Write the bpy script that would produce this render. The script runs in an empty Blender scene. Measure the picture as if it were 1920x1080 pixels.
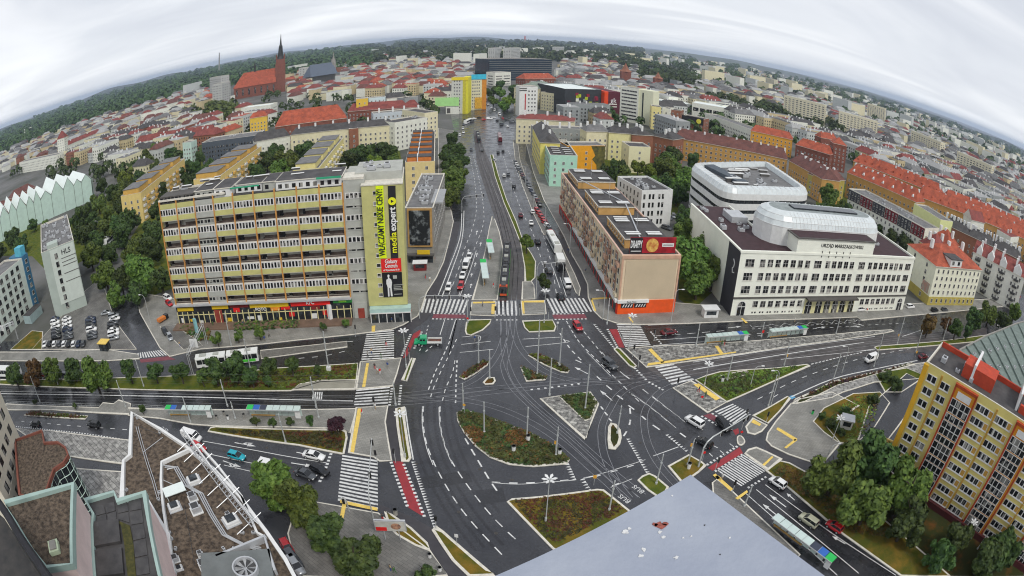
# City square seen from a tower webcam: wide fisheye lens, overcast day, wet asphalt.
import bpy, math, random
import numpy as np
from mathutils import Vector, Matrix, Euler
from mathutils.geometry import tessellate_polygon
R = math.radians
SC = bpy.context.scene
COL = SC.collection
random.seed(7)

# ---------------------------------------------------------------- camera
CAM_H = 72.0
LENS_F, LENS_K, PITCH, ROLL = 1136.2353, 0.197535, 0.4263506, 0.0211428   # measured on the photograph
cd = bpy.data.cameras.new('camera')
cam = bpy.data.objects.new('camera', cd); COL.objects.link(cam)
cd.type = 'PANO'
cd.panorama_type = 'FISHEYE_LENS_POLYNOMIAL'
cd.sensor_fit = 'HORIZONTAL'; cd.sensor_width = 36.0; cd.sensor_height = 20.25
_fm = LENS_F*36.0/1920.0
cd.fisheye_fov = R(200)
cd.fisheye_polynomial_k0 = 0.0
cd.fisheye_polynomial_k1 = -1.0/_fm
cd.fisheye_polynomial_k2 = 0.0
cd.fisheye_polynomial_k3 = -LENS_K/_fm**3
cd.fisheye_polynomial_k4 = 0.0
cd.clip_start = 0.05; cd.clip_end = 60000
_fw = Vector((0, math.cos(PITCH), -math.sin(PITCH)))
_up0 = Vector((0, math.sin(PITCH), math.cos(PITCH)))
_rt0 = Vector((1, 0, 0))
# image right / up axes after the roll
_rt = _rt0*math.cos(ROLL) + _up0*math.sin(ROLL)
_up = -_rt0*math.sin(ROLL) + _up0*math.cos(ROLL)
m = Matrix((( _rt.x, _up.x, -_fw.x, 0), (_rt.y, _up.y, -_fw.y, 0), (_rt.z, _up.z, -_fw.z, CAM_H), (0, 0, 0, 1)))
cam.matrix_world = m
SC.camera = cam

# ---------------------------------------------------------------- sky and sun (overcast)
SUN_EL, SUN_AZ = R(50), R(150)
w = bpy.data.worlds.new('World'); SC.world = w; w.use_nodes = True
nt = w.node_tree; N = nt.nodes; LK = nt.links
for n in list(N): N.remove(n)
def nd(tree, typ, **kw):
    n = tree.nodes.new(typ)
    for k, v in kw.items(): setattr(n, k, v)
    return n
out = nd(nt, 'ShaderNodeOutputWorld'); bg = nd(nt, 'ShaderNodeBackground')
sky = nd(nt, 'ShaderNodeTexSky', sky_type='NISHITA', sun_disc=False)
sky.sun_elevation = SUN_EL; sky.sun_rotation = SUN_AZ; sky.altitude = 72; sky.air_density = 1.0; sky.dust_density = 2.0
tc = nd(nt, 'ShaderNodeTexCoord')
sep = nd(nt, 'ShaderNodeSeparateXYZ'); LK.new(tc.outputs['Generated'], sep.inputs[0])
mx = nd(nt, 'ShaderNodeMath', operation='MAXIMUM'); LK.new(sep.outputs['Z'], mx.inputs[0]); mx.inputs[1].default_value = 0.0
ad = nd(nt, 'ShaderNodeMath', operation='ADD'); LK.new(mx.outputs[0], ad.inputs[0]); ad.inputs[1].default_value = 0.07
dx = nd(nt, 'ShaderNodeMath', operation='DIVIDE'); LK.new(sep.outputs['X'], dx.inputs[0]); LK.new(ad.outputs[0], dx.inputs[1])
dy = nd(nt, 'ShaderNodeMath', operation='DIVIDE'); LK.new(sep.outputs['Y'], dy.inputs[0]); LK.new(ad.outputs[0], dy.inputs[1])
cmb = nd(nt, 'ShaderNodeCombineXYZ'); LK.new(dx.outputs[0], cmb.inputs[0]); LK.new(dy.outputs[0], cmb.inputs[1])
mp = nd(nt, 'ShaderNodeMapping'); mp.inputs['Scale'].default_value = (0.22, 0.34, 1); mp.inputs['Rotation'].default_value = (0, 0, R(12))
LK.new(cmb.outputs[0], mp.inputs['Vector'])
nz = nd(nt, 'ShaderNodeTexNoise'); nz.inputs['Scale'].default_value = 1.0; nz.inputs['Detail'].default_value = 5; nz.inputs['Roughness'].default_value = 0.48; nz.inputs['Distortion'].default_value = 0.9
LK.new(mp.outputs[0], nz.inputs['Vector'])
rp = nd(nt, 'ShaderNodeValToRGB')
el = rp.color_ramp.elements
el[0].position = 0.30; el[0].color = (4.8, 5.1, 5.9, 1)
el[1].position = 0.70; el[1].color = (9.6, 9.8, 10.2, 1)
e = el.new(0.47); e.color = (6.3, 6.6, 7.2, 1)
e = el.new(0.56); e.color = (7.8, 8.0, 8.4, 1)
LK.new(nz.outputs['Fac'], rp.inputs[0])
mixs = nd(nt, 'ShaderNodeMixRGB'); mixs.inputs[0].default_value = 0.94
# the cloud sheet thins and brightens towards the horizon
hz1 = nd(nt, 'ShaderNodeMath', operation='SUBTRACT'); hz1.inputs[0].default_value = 1.0; LK.new(mx.outputs[0], hz1.inputs[1])
hz2 = nd(nt, 'ShaderNodeMath', operation='POWER'); LK.new(hz1.outputs[0], hz2.inputs[0]); hz2.inputs[1].default_value = 7.0
hz3 = nd(nt, 'ShaderNodeMixRGB'); LK.new(hz2.outputs[0], hz3.inputs[0]); LK.new(rp.outputs[0], hz3.inputs[1])
hz4 = nd(nt, 'ShaderNodeMixRGB'); hz4.inputs[0].default_value = 0.5; LK.new(rp.outputs[0], hz4.inputs[1]); hz4.inputs[2].default_value = (11.2, 11.4, 11.6, 1); LK.new(hz4.outputs[0], hz3.inputs[2])
LK.new(sky.outputs[0], mixs.inputs[1]); LK.new(hz3.outputs[0], mixs.inputs[2])
LK.new(mixs.outputs[0], bg.inputs['Color']); bg.inputs['Strength'].default_value = 0.09
LK.new(bg.outputs[0], out.inputs['Surface'])
sl = bpy.data.lights.new('sun', 'SUN'); sl.energy = 1.5; sl.angle = R(14); sl.color = (1.0, 0.97, 0.92)
so = bpy.data.objects.new('sun', sl); COL.objects.link(so)
# the sun stands behind the camera's left shoulder, veiled by cloud
_sd = Vector((math.cos(SUN_EL)*math.sin(SUN_AZ), math.cos(SUN_EL)*math.cos(SUN_AZ), math.sin(SUN_EL)))
so.rotation_euler = (-_sd).to_track_quat('-Z', 'Y').to_euler(); so.location = (0, -60, 160)

SC.view_settings.view_transform = 'Standard'; SC.view_settings.look = 'None'
SC.view_settings.exposure = 0.35; SC.view_settings.gamma = 1.0; SC.view_settings.use_curve_mapping = False
SC.render.engine = 'CYCLES'
SC.cycles.filter_width = 1.1; SC.cycles.use_denoising = True; SC.cycles.use_adaptive_sampling = True; SC.cycles.adaptive_threshold = 0.02
SC.cycles.max_bounces = 5; SC.cycles.diffuse_bounces = 2; SC.cycles.glossy_bounces = 2
SC.cycles.transmission_bounces = 2; SC.cycles.transparent_max_bounces = 6; SC.cycles.volume_bounces = 0

# ---------------------------------------------------------------- survey: photo pixel -> place on the level z
def ray(px, py):
    x, y = px-960.0, py-540.0
    r = math.hypot(x, y)/LENS_F
    th = r + LENS_K*r**3
    s = math.sin(th)/r if r > 1e-9 else 1.0
    return _rt*(x/LENS_F*s) + _up*(-y/LENS_F*s) + _fw*math.cos(th)
def G(px, py, z=0.0):
    d = ray(px, py)
    if d.z > -0.002: d.z = -0.002
    t = (z-CAM_H)/d.z
    return Vector((d.x*t, d.y*t, z))
def height_over(base, top, bz=0.0):
    """height of the point seen at `top` standing straight above the point seen at `base`"""
    b = G(base[0], base[1], bz); d = ray(*top)
    return CAM_H + d.z/math.hypot(d.x, d.y)*math.hypot(b.x, b.y)
def GP(pts, z=0.0): return [G(p[0], p[1], z) for p in pts]
def smooth(pts, closed=False, n=4):
    """Catmull-Rom through 2-D points"""
    out = []; L = len(pts); rng = range(L if closed else L-1)
    for i in rng:
        if closed: a, b, c, d = pts[i-1], pts[i], pts[(i+1) % L], pts[(i+2) % L]
        else: a, b, c, d = pts[max(i-1, 0)], pts[i], pts[i+1], pts[min(i+2, L-1)]
        for k in range(n):
            t = k/n
            out.append(tuple(0.5*((2*b[j])+(-a[j]+c[j])*t+(2*a[j]-5*b[j]+4*c[j]-d[j])*t*t+(-a[j]+3*b[j]-3*c[j]+d[j])*t**3) for j in range(2)))
    if not closed: out.append(tuple(pts[-1]))
    return out

# ---------------------------------------------------------------- materials
MATS = {}
def mat(name, col, rough=0.8, var=0.12, scale=0.6, col2=None, metal=0.0, spec=0.4, bump=0.0, bscale=6.0, detail=4, thr=None, alpha=None, emit=None, trans=0.0):
    """Principled material; the colour wanders between col*(1-var) and col*(1+var), or between col and col2, with noise in world space."""
    if name in MATS: return MATS[name]
    mt = bpy.data.materials.new(name); mt.use_nodes = True; t = mt.node_tree
    b = t.nodes['Principled BSDF']
    b.inputs['Roughness'].default_value = rough; b.inputs['Metallic'].default_value = metal
    b.inputs['Specular IOR Level'].default_value = spec
    c = Vector(col)
    if var or col2:
        g = nd(t, 'ShaderNodeNewGeometry'); n = nd(t, 'ShaderNodeTexNoise')
        n.inputs['Scale'].default_value = scale; n.inputs['Detail'].default_value = detail; n.inputs['Roughness'].default_value = 0.6
        t.links.new(g.outputs['Position'], n.inputs['Vector'])
        r = nd(t, 'ShaderNodeValToRGB')
        lo, hi = thr or (0.32, 0.68)
        r.color_ramp.elements[0].position = lo; r.color_ramp.elements[1].position = hi
        a = c if col2 else c*(1-var); z = Vector(col2) if col2 else c*(1+var)
        r.color_ramp.elements[0].color = (*a, 1); r.color_ramp.elements[1].color = (*z, 1)
        t.links.new(n.outputs['Fac'], r.inputs[0]); t.links.new(r.outputs[0], b.inputs['Base Color'])
    else: b.inputs['Base Color'].default_value = (*c, 1)
    if bump:
        g2 = nd(t, 'ShaderNodeNewGeometry'); n2 = nd(t, 'ShaderNodeTexNoise'); n2.inputs['Scale'].default_value = bscale; n2.inputs['Detail'].default_value = 3
        t.links.new(g2.outputs['Position'], n2.inputs['Vector'])
        bp = nd(t, 'ShaderNodeBump'); bp.inputs['Strength'].default_value = bump; bp.inputs['Distance'].default_value = 0.2
        t.links.new(n2.outputs['Fac'], bp.inputs['Height']); t.links.new(bp.outputs[0], b.inputs['Normal'])
    if emit: b.inputs['Emission Color'].default_value = (*emit[0], 1); b.inputs['Emission Strength'].default_value = emit[1]
    if trans: b.inputs['Transmission Weight'].default_value = trans
    if alpha is not None: b.inputs['Alpha'].default_value = alpha
    MATS[name] = mt; return mt
def hexc(h):
    """sRGB hex -> linear"""
    v = [int(h[i:i+2], 16)/255 for i in (0, 2, 4)]
    return tuple(x/12.92 if x <= 0.04045 else ((x+0.055)/1.055)**2.4 for x in v)
def mh(name, h, **k): return mat(name, hexc(h), **k)

# ---------------------------------------------------------------- mesh building
class MB:
    def __init__(s): s.v = []; s.f = []; s.m = []
    def add(s, vs, fs, mi=0):
        o = len(s.v); s.v += [tuple(v) for v in vs]; s.f += [tuple(i+o for i in f) for f in fs]; s.m += [mi]*len(fs)
    def box(s, x0, x1, y0, y1, z0, z1, mi=0):
        s.add([(x0,y0,z0),(x1,y0,z0),(x1,y1,z0),(x0,y1,z0),(x0,y0,z1),(x1,y0,z1),(x1,y1,z1),(x0,y1,z1)],
              [(0,3,2,1),(4,5,6,7),(0,1,5,4),(1,2,6,5),(2,3,7,6),(3,0,4,7)], mi)
    def obox(s, c, ux, uy, lx, ly, z0, z1, mi=0):
        """box centred on c (2-D) with axes ux, uy and half lengths lx, ly"""
        c = Vector((c[0], c[1])); ux = Vector((ux[0], ux[1])); uy = Vector((uy[0], uy[1]))
        p = [c-ux*lx-uy*ly, c+ux*lx-uy*ly, c+ux*lx+uy*ly, c-ux*lx+uy*ly]
        s.add([(q.x,q.y,z0) for q in p]+[(q.x,q.y,z1) for q in p], [(0,3,2,1),(4,5,6,7),(0,1,5,4),(1,2,6,5),(2,3,7,6),(3,0,4,7)], mi)
    def quad(s, a, b, c, d, mi=0): s.add([a,b,c,d], [(0,1,2,3)], mi)
    def sheet(s, poly, z, mi=0):
        vs = [(p[0], p[1], z) for p in poly]
        t = tessellate_polygon([[Vector(v) for v in vs]])
        s.add(vs, [], mi)
        o = len(s.v)-len(vs)
        for f in t:
            a, b, c = (Vector(vs[i]) for i in f)
            f = tuple(f) if (b-a).cross(c-a).z > 0 else (f[0], f[2], f[1])
            s.f.append(tuple(i+o for i in f)); s.m.append(mi)
    def prism(s, poly, z0, z1, top=0, side=0):
        n = len(poly)
        ar = sum(poly[i][0]*poly[(i+1)%n][1]-poly[(i+1)%n][0]*poly[i][1] for i in range(n))
        if ar < 0: poly = poly[::-1]
        s.sheet(poly, z1, top)
        s.add([(p[0],p[1],z0) for p in poly]+[(p[0],p[1],z1) for p in poly], [(i,(i+1)%n,n+(i+1)%n,n+i) for i in range(n)], side)
    def strip(s, pts, width, z, mi=0, left=None):
        """flat ribbon along a polyline of 2-D points"""
        vs = []
        n = len(pts)
        for i in range(n):
            a = Vector(pts[max(i-1,0)][:2]); b = Vector(pts[min(i+1,n-1)][:2]); d = (b-a)
            if d.length < 1e-9: d = Vector((1,0))
            d.normalize(); nn = Vector((-d.y, d.x)); p = Vector(pts[i][:2])
            l = p+nn*(width/2); r = p-nn*(width/2)
            vs += [(r.x,r.y,z),(l.x,l.y,z)]
        s.add(vs, [(2*i,2*i+2,2*i+3,2*i+1) for i in range(n-1)], mi)
    def wallstrip(s, pts, width, z0, z1, mi=0, closed=False):
        """solid low wall / kerb along a polyline"""
        P = [Vector(p[:2]) for p in pts]; n = len(P); L = []
        for i in range(n):
            a = P[i-1] if (i or closed) else P[0]; b = P[(i+1) % n] if (i < n-1 or closed) else P[-1]
            d = b-a
            if d.length < 1e-9: d = Vector((1,0))
            d.normalize(); nn = Vector((-d.y, d.x))
            e1 = (P[i]-a); e1 = e1.normalized() if e1.length > 1e-6 else d
            k = max(0.5, abs(e1.dot(d)))
            L.append((P[i]-nn*(width/2/k), P[i]+nn*(width/2/k)))
        vs = []
        for r, l in L: vs += [(r.x,r.y,z0),(l.x,l.y,z0),(l.x,l.y,z1),(r.x,r.y,z1)]
        fs = []
        for i in range(n if closed else n-1):
            a, b = 4*i, 4*((i+1) % n)
            fs += [(a+3,b+3,b+2,a+2),(a,b,b+3,a+3),(a+2,b+2,b+1,a+1)]
        if not closed: fs += [(0,3,2,1),(4*(n-1),4*(n-1)+1,4*(n-1)+2,4*(n-1)+3)]
        s.add(vs, fs, mi)
    def tube(s, pts, radii, seg=6, mi=0, cap=True):
        P = [Vector(p) for p in pts]; n = len(P)
        if not hasattr(radii, '__len__'): radii = [radii]*n
        vs = []; prev = None
        for i in range(n):
            d = (P[min(i+1,n-1)]-P[max(i-1,0)]).normalized()
            a = Vector((0,0,1)) if abs(d.z) < 0.9 else Vector((1,0,0))
            u = prev - d*prev.dot(d) if prev is not None and (prev - d*prev.dot(d)).length > 0.1 else d.cross(a)
            u.normalize(); v = d.cross(u); prev = u
            for k in range(seg):
                t = 2*math.pi*k/seg
                vs.append(P[i]+(u*math.cos(t)+v*math.sin(t))*radii[i])
        fs = [(i*seg+k, i*seg+(k+1)%seg, (i+1)*seg+(k+1)%seg, (i+1)*seg+k) for i in range(n-1) for k in range(seg)]
        if cap: fs += [tuple(range(seg))[::-1], tuple((n-1)*seg+k for k in range(seg))]
        s.add(vs, fs, mi)
    def lathe(s, prof, seg=10, mi=0, c=(0,0)):
        vs = [(c[0]+r*math.cos(2*math.pi*k/seg), c[1]+r*math.sin(2*math.pi*k/seg), z) for r, z in prof for k in range(seg)]
        fs = [(i*seg+k, i*seg+(k+1)%seg, (i+1)*seg+(k+1)%seg, (i+1)*seg+k) for i in range(len(prof)-1) for k in range(seg)]
        fs += [tuple(range(seg))[::-1], tuple((len(prof)-1)*seg+k for k in range(seg))]
        s.add(vs, fs, mi)
    def mesh(s, name, mats, origin=None, smooth_=False):
        me = bpy.data.meshes.new(name)
        vs = s.v if origin is None else [(v[0]-origin[0], v[1]-origin[1], v[2]-origin[2]) for v in s.v]
        me.from_pydata(vs, [], s.f)
        if not isinstance(mats, (list, tuple)): mats = [mats]
        for q in mats: me.materials.append(q)
        if len(mats) > 1: me.polygons.foreach_set('material_index', s.m)
        if smooth_: me.polygons.foreach_set('use_smooth', [True]*len(s.f))
        me.update(); return me
    def build(s, name, mats, parent=None, origin=None, smooth_=False):
        o = bpy.data.objects.new(name, s.mesh(name, mats, origin, smooth_)); COL.objects.link(o)
        if parent is not None: o.parent = parent
        return o
def inst(name, me, parent=None, loc=(0,0,0), rz=0.0, scale=None):
    o = bpy.data.objects.new(name, me); COL.objects.link(o); o.location = loc
    if rz: o.rotation_euler = (0,0,rz)
    if scale: o.scale = scale if hasattr(scale, '__len__') else (scale,)*3
    if parent is not None: o.parent = parent
    return o
def tag(o, label=None, cat=None, group=None, kind=None):
    if label: o['label'] = label
    if cat: o['category'] = cat
    if group: o['group'] = group
    if kind: o['kind'] = kind
    return o
def thing(name, label, cat, loc=(0,0,0), rz=0.0, group=None):
    o = bpy.data.objects.new(name, None); COL.objects.link(o); o.location = loc; o.rotation_euler = (0,0,rz); o.empty_display_size = 0.5
    return tag(o, label, cat, group)
def copy_tree(o, parent=None):
    c = o.copy(); COL.objects.link(c); c.parent = parent
    for ch in list(o.children): copy_tree(ch, c)
    return c
def struct(o): o['kind'] = 'structure'; return o
def stuff(o): o['kind'] = 'stuff'; return o
ORD = 'first second third fourth fifth sixth seventh eighth ninth tenth eleventh twelfth thirteenth fourteenth fifteenth sixteenth seventeenth eighteenth nineteenth twentieth'.split()
def ordn(i):
    if i < 20: return ORD[i]
    t = {2: 'twenty', 3: 'thirty', 4: 'forty', 5: 'fifty', 6: 'sixty'}[(i+1)//10]
    return t+'-'+ORD[(i+1) % 10-1] if (i+1) % 10 else {2:'twentieth',3:'thirtieth',4:'fortieth',5:'fiftieth',6:'sixtieth'}[(i+1)//10]
_FONT = None
def text_mesh(body, size, mt, extrude=0.02, align='CENTER', bold=0.0, xs=1.0):
    cu = bpy.data.curves.new('lettering', 'FONT'); cu.body = body; cu.size = size; cu.extrude = extrude; cu.align_x = align; cu.align_y = 'CENTER'; cu.offset = bold
    cu.resolution_u = 2
    o = bpy.data.objects.new('lettering', cu); COL.objects.link(o)
    dg = bpy.context.evaluated_depsgraph_get()
    me = bpy.data.meshes.new_from_object(o.evaluated_get(dg)); bpy.data.objects.remove(o); bpy.data.curves.remove(cu)
    if xs != 1.0:
        for v in me.vertices: v.co.x *= xs
    me.materials.clear(); me.materials.append(mt); return me
# ================================================================ GROUND, ROADS, PAVEMENTS, MARKINGS
def asphalt(name, c1, c2):
    """wet asphalt: broad damp patches, fine grain, gloss that follows the damp"""
    mt = mat(name, c1, 0.4, col2=c2, scale=0.09, detail=10, spec=0.5); t = mt.node_tree; b = t.nodes['Principled BSDF']; g_ = nd(t,'ShaderNodeNewGeometry')
    n1 = nd(t,'ShaderNodeTexNoise'); n1.inputs['Scale'].default_value = 0.16; n1.inputs['Detail'].default_value = 6; n1.inputs['Roughness'].default_value = .7; t.links.new(g_.outputs['Position'],n1.inputs['Vector'])
    r1 = nd(t,'ShaderNodeMapRange'); r1.inputs['From Min'].default_value = .35; r1.inputs['From Max'].default_value = .65; r1.inputs['To Min'].default_value = .10; r1.inputs['To Max'].default_value = .42; t.links.new(n1.outputs['Fac'],r1.inputs[0]); t.links.new(r1.outputs[0],b.inputs['Roughness'])
    n2 = nd(t,'ShaderNodeTexNoise'); n2.inputs['Scale'].default_value = 7; n2.inputs['Detail'].default_value = 2; t.links.new(g_.outputs['Position'],n2.inputs['Vector']); bp = nd(t,'ShaderNodeBump'); bp.inputs['Strength'].default_value = .05; bp.inputs['Distance'].default_value = .03; t.links.new(n2.outputs['Fac'],bp.inputs['Height']); t.links.new(bp.outputs[0],b.inputs['Normal'])
    src = b.inputs['Base Color'].links[0].from_socket; n3 = nd(t,'ShaderNodeTexNoise'); n3.inputs['Scale'].default_value = 2.6; n3.inputs['Detail'].default_value = 8; t.links.new(g_.outputs['Position'],n3.inputs['Vector']); r3 = nd(t,'ShaderNodeMapRange'); r3.inputs['To Min'].default_value = .55; r3.inputs['To Max'].default_value = 1.45; t.links.new(n3.outputs['Fac'],r3.inputs[0])
    mu = nd(t,'ShaderNodeVectorMath',operation='SCALE'); t.links.new(src,mu.inputs[0]); t.links.new(r3.outputs[0],mu.inputs['Scale']); t.links.new(mu.outputs[0],b.inputs['Base Color']); return mt
M_GROUND = mat('city_ground', (0.055,0.06,0.045), 0.95, col2=(0.16,0.155,0.15), scale=0.02, detail=8)
M_ASPH = asphalt('wet_asphalt', (0.026,0.027,0.032), (0.052,0.053,0.058))
M_ASPHD = asphalt('dark_wet_asphalt', (0.013,0.013,0.015), (0.034,0.034,0.037))
M_BIKE = mat('cycle_asphalt', (0.040,0.037,0.042), 0.5, col2=(0.058,0.054,0.058), scale=0.3)
M_TRACK = mat('tram_bed', (0.045,0.04,0.04), 0.55, col2=(0.10,0.09,0.088), scale=0.35, detail=6)
def brick_mat(name, c1, c2, mortar, bw, bh, rot=0.0, rough=0.7, msize=0.03, nscale=0.25, dark=0.55):
    mt = bpy.data.materials.new(name); mt.use_nodes = True; t = mt.node_tree; b = t.nodes['Principled BSDF']; b.inputs['Roughness'].default_value = rough
    g = nd(t, 'ShaderNodeNewGeometry'); mp_ = nd(t, 'ShaderNodeMapping'); mp_.inputs['Rotation'].default_value = (0,0,rot)
    t.links.new(g.outputs['Position'], mp_.inputs['Vector'])
    br = nd(t, 'ShaderNodeTexBrick'); br.inputs['Scale'].default_value = 1.0; br.inputs['Brick Width'].default_value = bw; br.inputs['Row Height'].default_value = bh
    br.inputs['Mortar Size'].default_value = msize; br.inputs['Color1'].default_value = (*c1,1); br.inputs['Color2'].default_value = (*c2,1); br.inputs['Mortar'].default_value = (*mortar,1)
    t.links.new(mp_.outputs[0], br.inputs['Vector'])
    n = nd(t, 'ShaderNodeTexNoise'); n.inputs['Scale'].default_value = nscale; n.inputs['Detail'].default_value = 6
    t.links.new(g.outputs['Position'], n.inputs['Vector'])
    r = nd(t, 'ShaderNodeValToRGB'); r.color_ramp.elements[0].position = 0.35; r.color_ramp.elements[1].position = 0.62
    r.color_ramp.elements[0].color = (dark,dark,dark,1); r.color_ramp.elements[1].color = (1.1,1.1,1.1,1)
    t.links.new(n.outputs['Fac'], r.inputs[0])
    mu = nd(t, 'ShaderNodeMixRGB', blend_type='MULTIPLY'); mu.inputs[0].default_value = 1.0
    t.links.new(br.outputs[0], mu.inputs[1]); t.links.new(r.outputs[0], mu.inputs[2]); t.links.new(mu.outputs[0], b.inputs['Base Color'])
    MATS[name] = mt; return mt
M_PAVE = brick_mat('pavement_slabs', (0.27,0.262,0.235), (0.225,0.218,0.195), (0.15,0.146,0.13), 0.8, 0.5, 0.1, nscale=0.18, dark=0.75)
M_PAVED = brick_mat('dark_pavement_slabs', (0.145,0.14,0.128), (0.19,0.182,0.166), (0.09,0.087,0.08), 1.2, 0.6, 0.6, nscale=0.2, dark=0.7)
M_PAVEL = brick_mat('light_pavement_slabs', (0.40,0.39,0.36), (0.26,0.25,0.235), (0.09,0.088,0.08), 2.4, 1.2, 0.42, msize=0.06, nscale=0.8, dark=0.45)
M_PAVEC = brick_mat('patched_concrete_slabs', (0.44,0.43,0.39), (0.20,0.19,0.175), (0.11,0.11,0.10), 1.5, 0.8, 0.42, msize=0.05, nscale=1.0, dark=0.28)
M_COB = brick_mat('cobbles', (0.15,0.142,0.125), (0.19,0.18,0.16), (0.11,0.105,0.095), 0.22, 0.22, 0.5, msize=0.02, nscale=1.2, dark=0.72)
M_KERB = mh('kerb_concrete', 'cfcabd', var=0.15, scale=1.2)
M_GRASS = mat('grass', (0.075,0.085,0.014), 0.95, col2=(0.20,0.125,0.022), scale=0.22, detail=8, bump=0.5, bscale=5, spec=0.1, thr=(0.42,0.66))
M_GRASSG = mat('green_grass', (0.045,0.078,0.012), 0.95, col2=(0.13,0.135,0.02), scale=0.35, detail=8, bump=0.5, bscale=5, spec=0.1)
M_BED = mat('bed_soil', (0.035,0.04,0.012), 0.95, col2=(0.12,0.055,0.014), scale=0.25, detail=6, bump=0.4, bscale=4, spec=0.1, thr=(0.5,0.68))
M_WHITE = mat('road_paint', (0.66,0.66,0.64), 0.6, col2=(0.20,0.20,0.20), scale=1.1, detail=9, thr=(0.50,0.74))
M_YEL = mh('tactile_yellow', 'e0c063', var=0.12, scale=2)
M_RED = mat('red_cycle_paint', (0.33,0.03,0.035), 0.55, col2=(0.24,0.028,0.035), scale=0.6, detail=6)
M_REDP = mat('faded_red_paint', (0.22,0.05,0.065), 0.55, col2=(0.15,0.04,0.05), scale=0.6, detail=6)
M_RAIL = mat('rail_steel', (0.30,0.30,0.31), 0.35, var=0.2, metal=0.6)

# ground sheet to the horizon
g = MB(); g.sheet([(26000*math.cos(2*math.pi*k/96), 26000*math.sin(2*math.pi*k/96)) for k in range(96)], -0.06)
ground = struct(g.build('ground', M_GROUND))

# asphalt of the square and the streets
rd = MB()
rd.sheet(GP([(0,640),(200,640),(192,545),(252,545),(312,640),(335,600),(780,590),(800,540),(835,470),(850,400),(838,380),(866,345),(858,300),(850,240),(845,215),(890,200),(905,160),(945,160),(990,205),(985,300),(1040,400),(1080,480),(1115,600),(1400,590),(1919,552),(1919,1079),(0,1079)]), 0.0)
road = struct(rd.build('road', M_ASPH))
def onroad(name, mb, mt): return mb.build(name, mt, road)
def patch(name, px, mt, z, parent=None, sm=False):
    if sm: px = smooth(px, True)
    b = MB(); b.sheet(GP(px), z); return b.build(name, mt, parent or road)
# darker, wetter carriageways of the cross street
patch('carriageway', [(0,672),(240,675),(480,648),(660,632),(742,618),(742,690),(676,680),(500,700),(300,712),(0,715)], M_ASPHD, 0.004)
patch('carriageway', [(0,722),(300,727),(480,732),(662,731),(736,726),(733,762),(660,765),(480,765),(240,762),(0,752)], M_ASPHD, 0.004)
patch('carriageway', [(20,770),(160,778),(340,792),(640,858),(636,945),(470,905),(300,850),(0,835)], M_ASPH, 0.008)
patch('carriageway', [(1158,608),(1400,596),(1700,590),(1900,575),(1900,612),(1690,618),(1560,628),(1300,648),(1172,652)], M_ASPHD, 0.004)
patch('carriageway', [(1212,690),(1300,678),(1470,652),(1660,628),(1850,614),(1850,650),(1600,668),(1500,682),(1420,690),(1300,706),(1262,722)], M_TRACK, 0.004)
patch('carriageway', [(1320,905),(1440,880),(1560,985),(1680,1079),(1560,1079),(1430,990)], M_ASPHD, 0.004)
# tram reservation up the avenue
patch('tram_reservation', [(935,562),(980,562),(984,500),(972,440),(952,382),(930,330),(908,280),(897,245),(888,245),(893,300),(905,340),(922,392),(936,430),(944,470),(940,520)], M_TRACK, 0.006)

# ---- pavements: raised slabs with a pale kerb
PAVE = []
def pavement(px, mt=M_PAVE, kerb=0.3, h=0.12, sm=False, name='pavement', kz=0.02):
    if sm: px = smooth(px, True)
    z = h + 0.003*len(PAVE) % 0.03
    P = GP(px, z)
    b = MB(); b.prism(P, -0.05, z)
    o = struct(b.build(name, mt)); PAVE.append(o)
    if kerb:
        k = MB(); k.wallstrip(P, kerb, -0.04, z+kz, closed=True); k.build('kerb', M_KERB, o)
    return o
north_w = pavement([(255,548),(262,585),(300,652),(318,668),(376,654),(490,645),(560,637),(660,627),(735,617),(757,608),(783,592),(790,578),(800,548),(818,520),(832,490),(843,447),(850,415),(845,392),(836,380),(790,330),(760,400),(640,500),(330,560)], M_PAVE)
pavement([(300,612),(344,655),(380,648),(372,640),(345,622),(335,608)], M_PAVED, 0.15)
pavement([(0,660),(60,660),(200,655),(258,664),(262,672),(200,676),(0,676)], M_PAVE)
pavement([(160,545),(190,520),(215,600),(256,655),(215,655),(150,655),(60,655),(100,610)], M_PAVED, 0.2, name='car_park')
pavement([(488,657),(650,640),(651,650),(520,668),(490,672)], M_COB, 0.2, name='bus_island')          # separator by the bus lane
med_n = pavement([(668,729),(676,678),(752,671),(744,700),(736,723)], M_PAVE)
med_s = pavement([(655,848),(668,764),(727,761),(722,790),(727,823),(734,863),(712,864),(700,856)], M_PAVE)
stop_s = pavement([(240,765),(480,768),(668,766),(656,812),(640,803),(540,800),(400,798),(360,795),(300,784),(240,778)], M_PAVE)
pavement([(10,757),(185,764),(193,755),(213,757),(222,750),(245,757),(242,776),(100,768),(15,768)], M_PAVE)
bar_w = pavement([(30,803),(100,808),(242,825),(242,870),(100,850)], M_PAVEL, 0.3)
pavement([(80,872),(240,885),(240,960),(120,940)], M_PAVEL, 0.3)
# lower left corner with the billboard
pavement([(560,935),(632,948),(709,962),(735,982),(760,998),(805,1031),(840,1079),(560,1079),(540,1000)], M_PAVED, 0.25)
# avenue west platform (tram stop)
plat_w = pavement([(923,405),(928,412),(936,435),(943,467),(940,500),(936,535),(932,562),(886,562),(898,520),(910,470),(917,430)], M_PAVE)
pavement([(885,566),(930,566),(928,592),(882,590)], M_PAVE, 0.25)
pavement([(977,564),(1021,563),(1024,588),(980,590)], M_PAVE, 0.25)
pavement([(980,528),(996,527),(1001,535),(1003,560),(979,561)], M_PAVE, 0.25)
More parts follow.
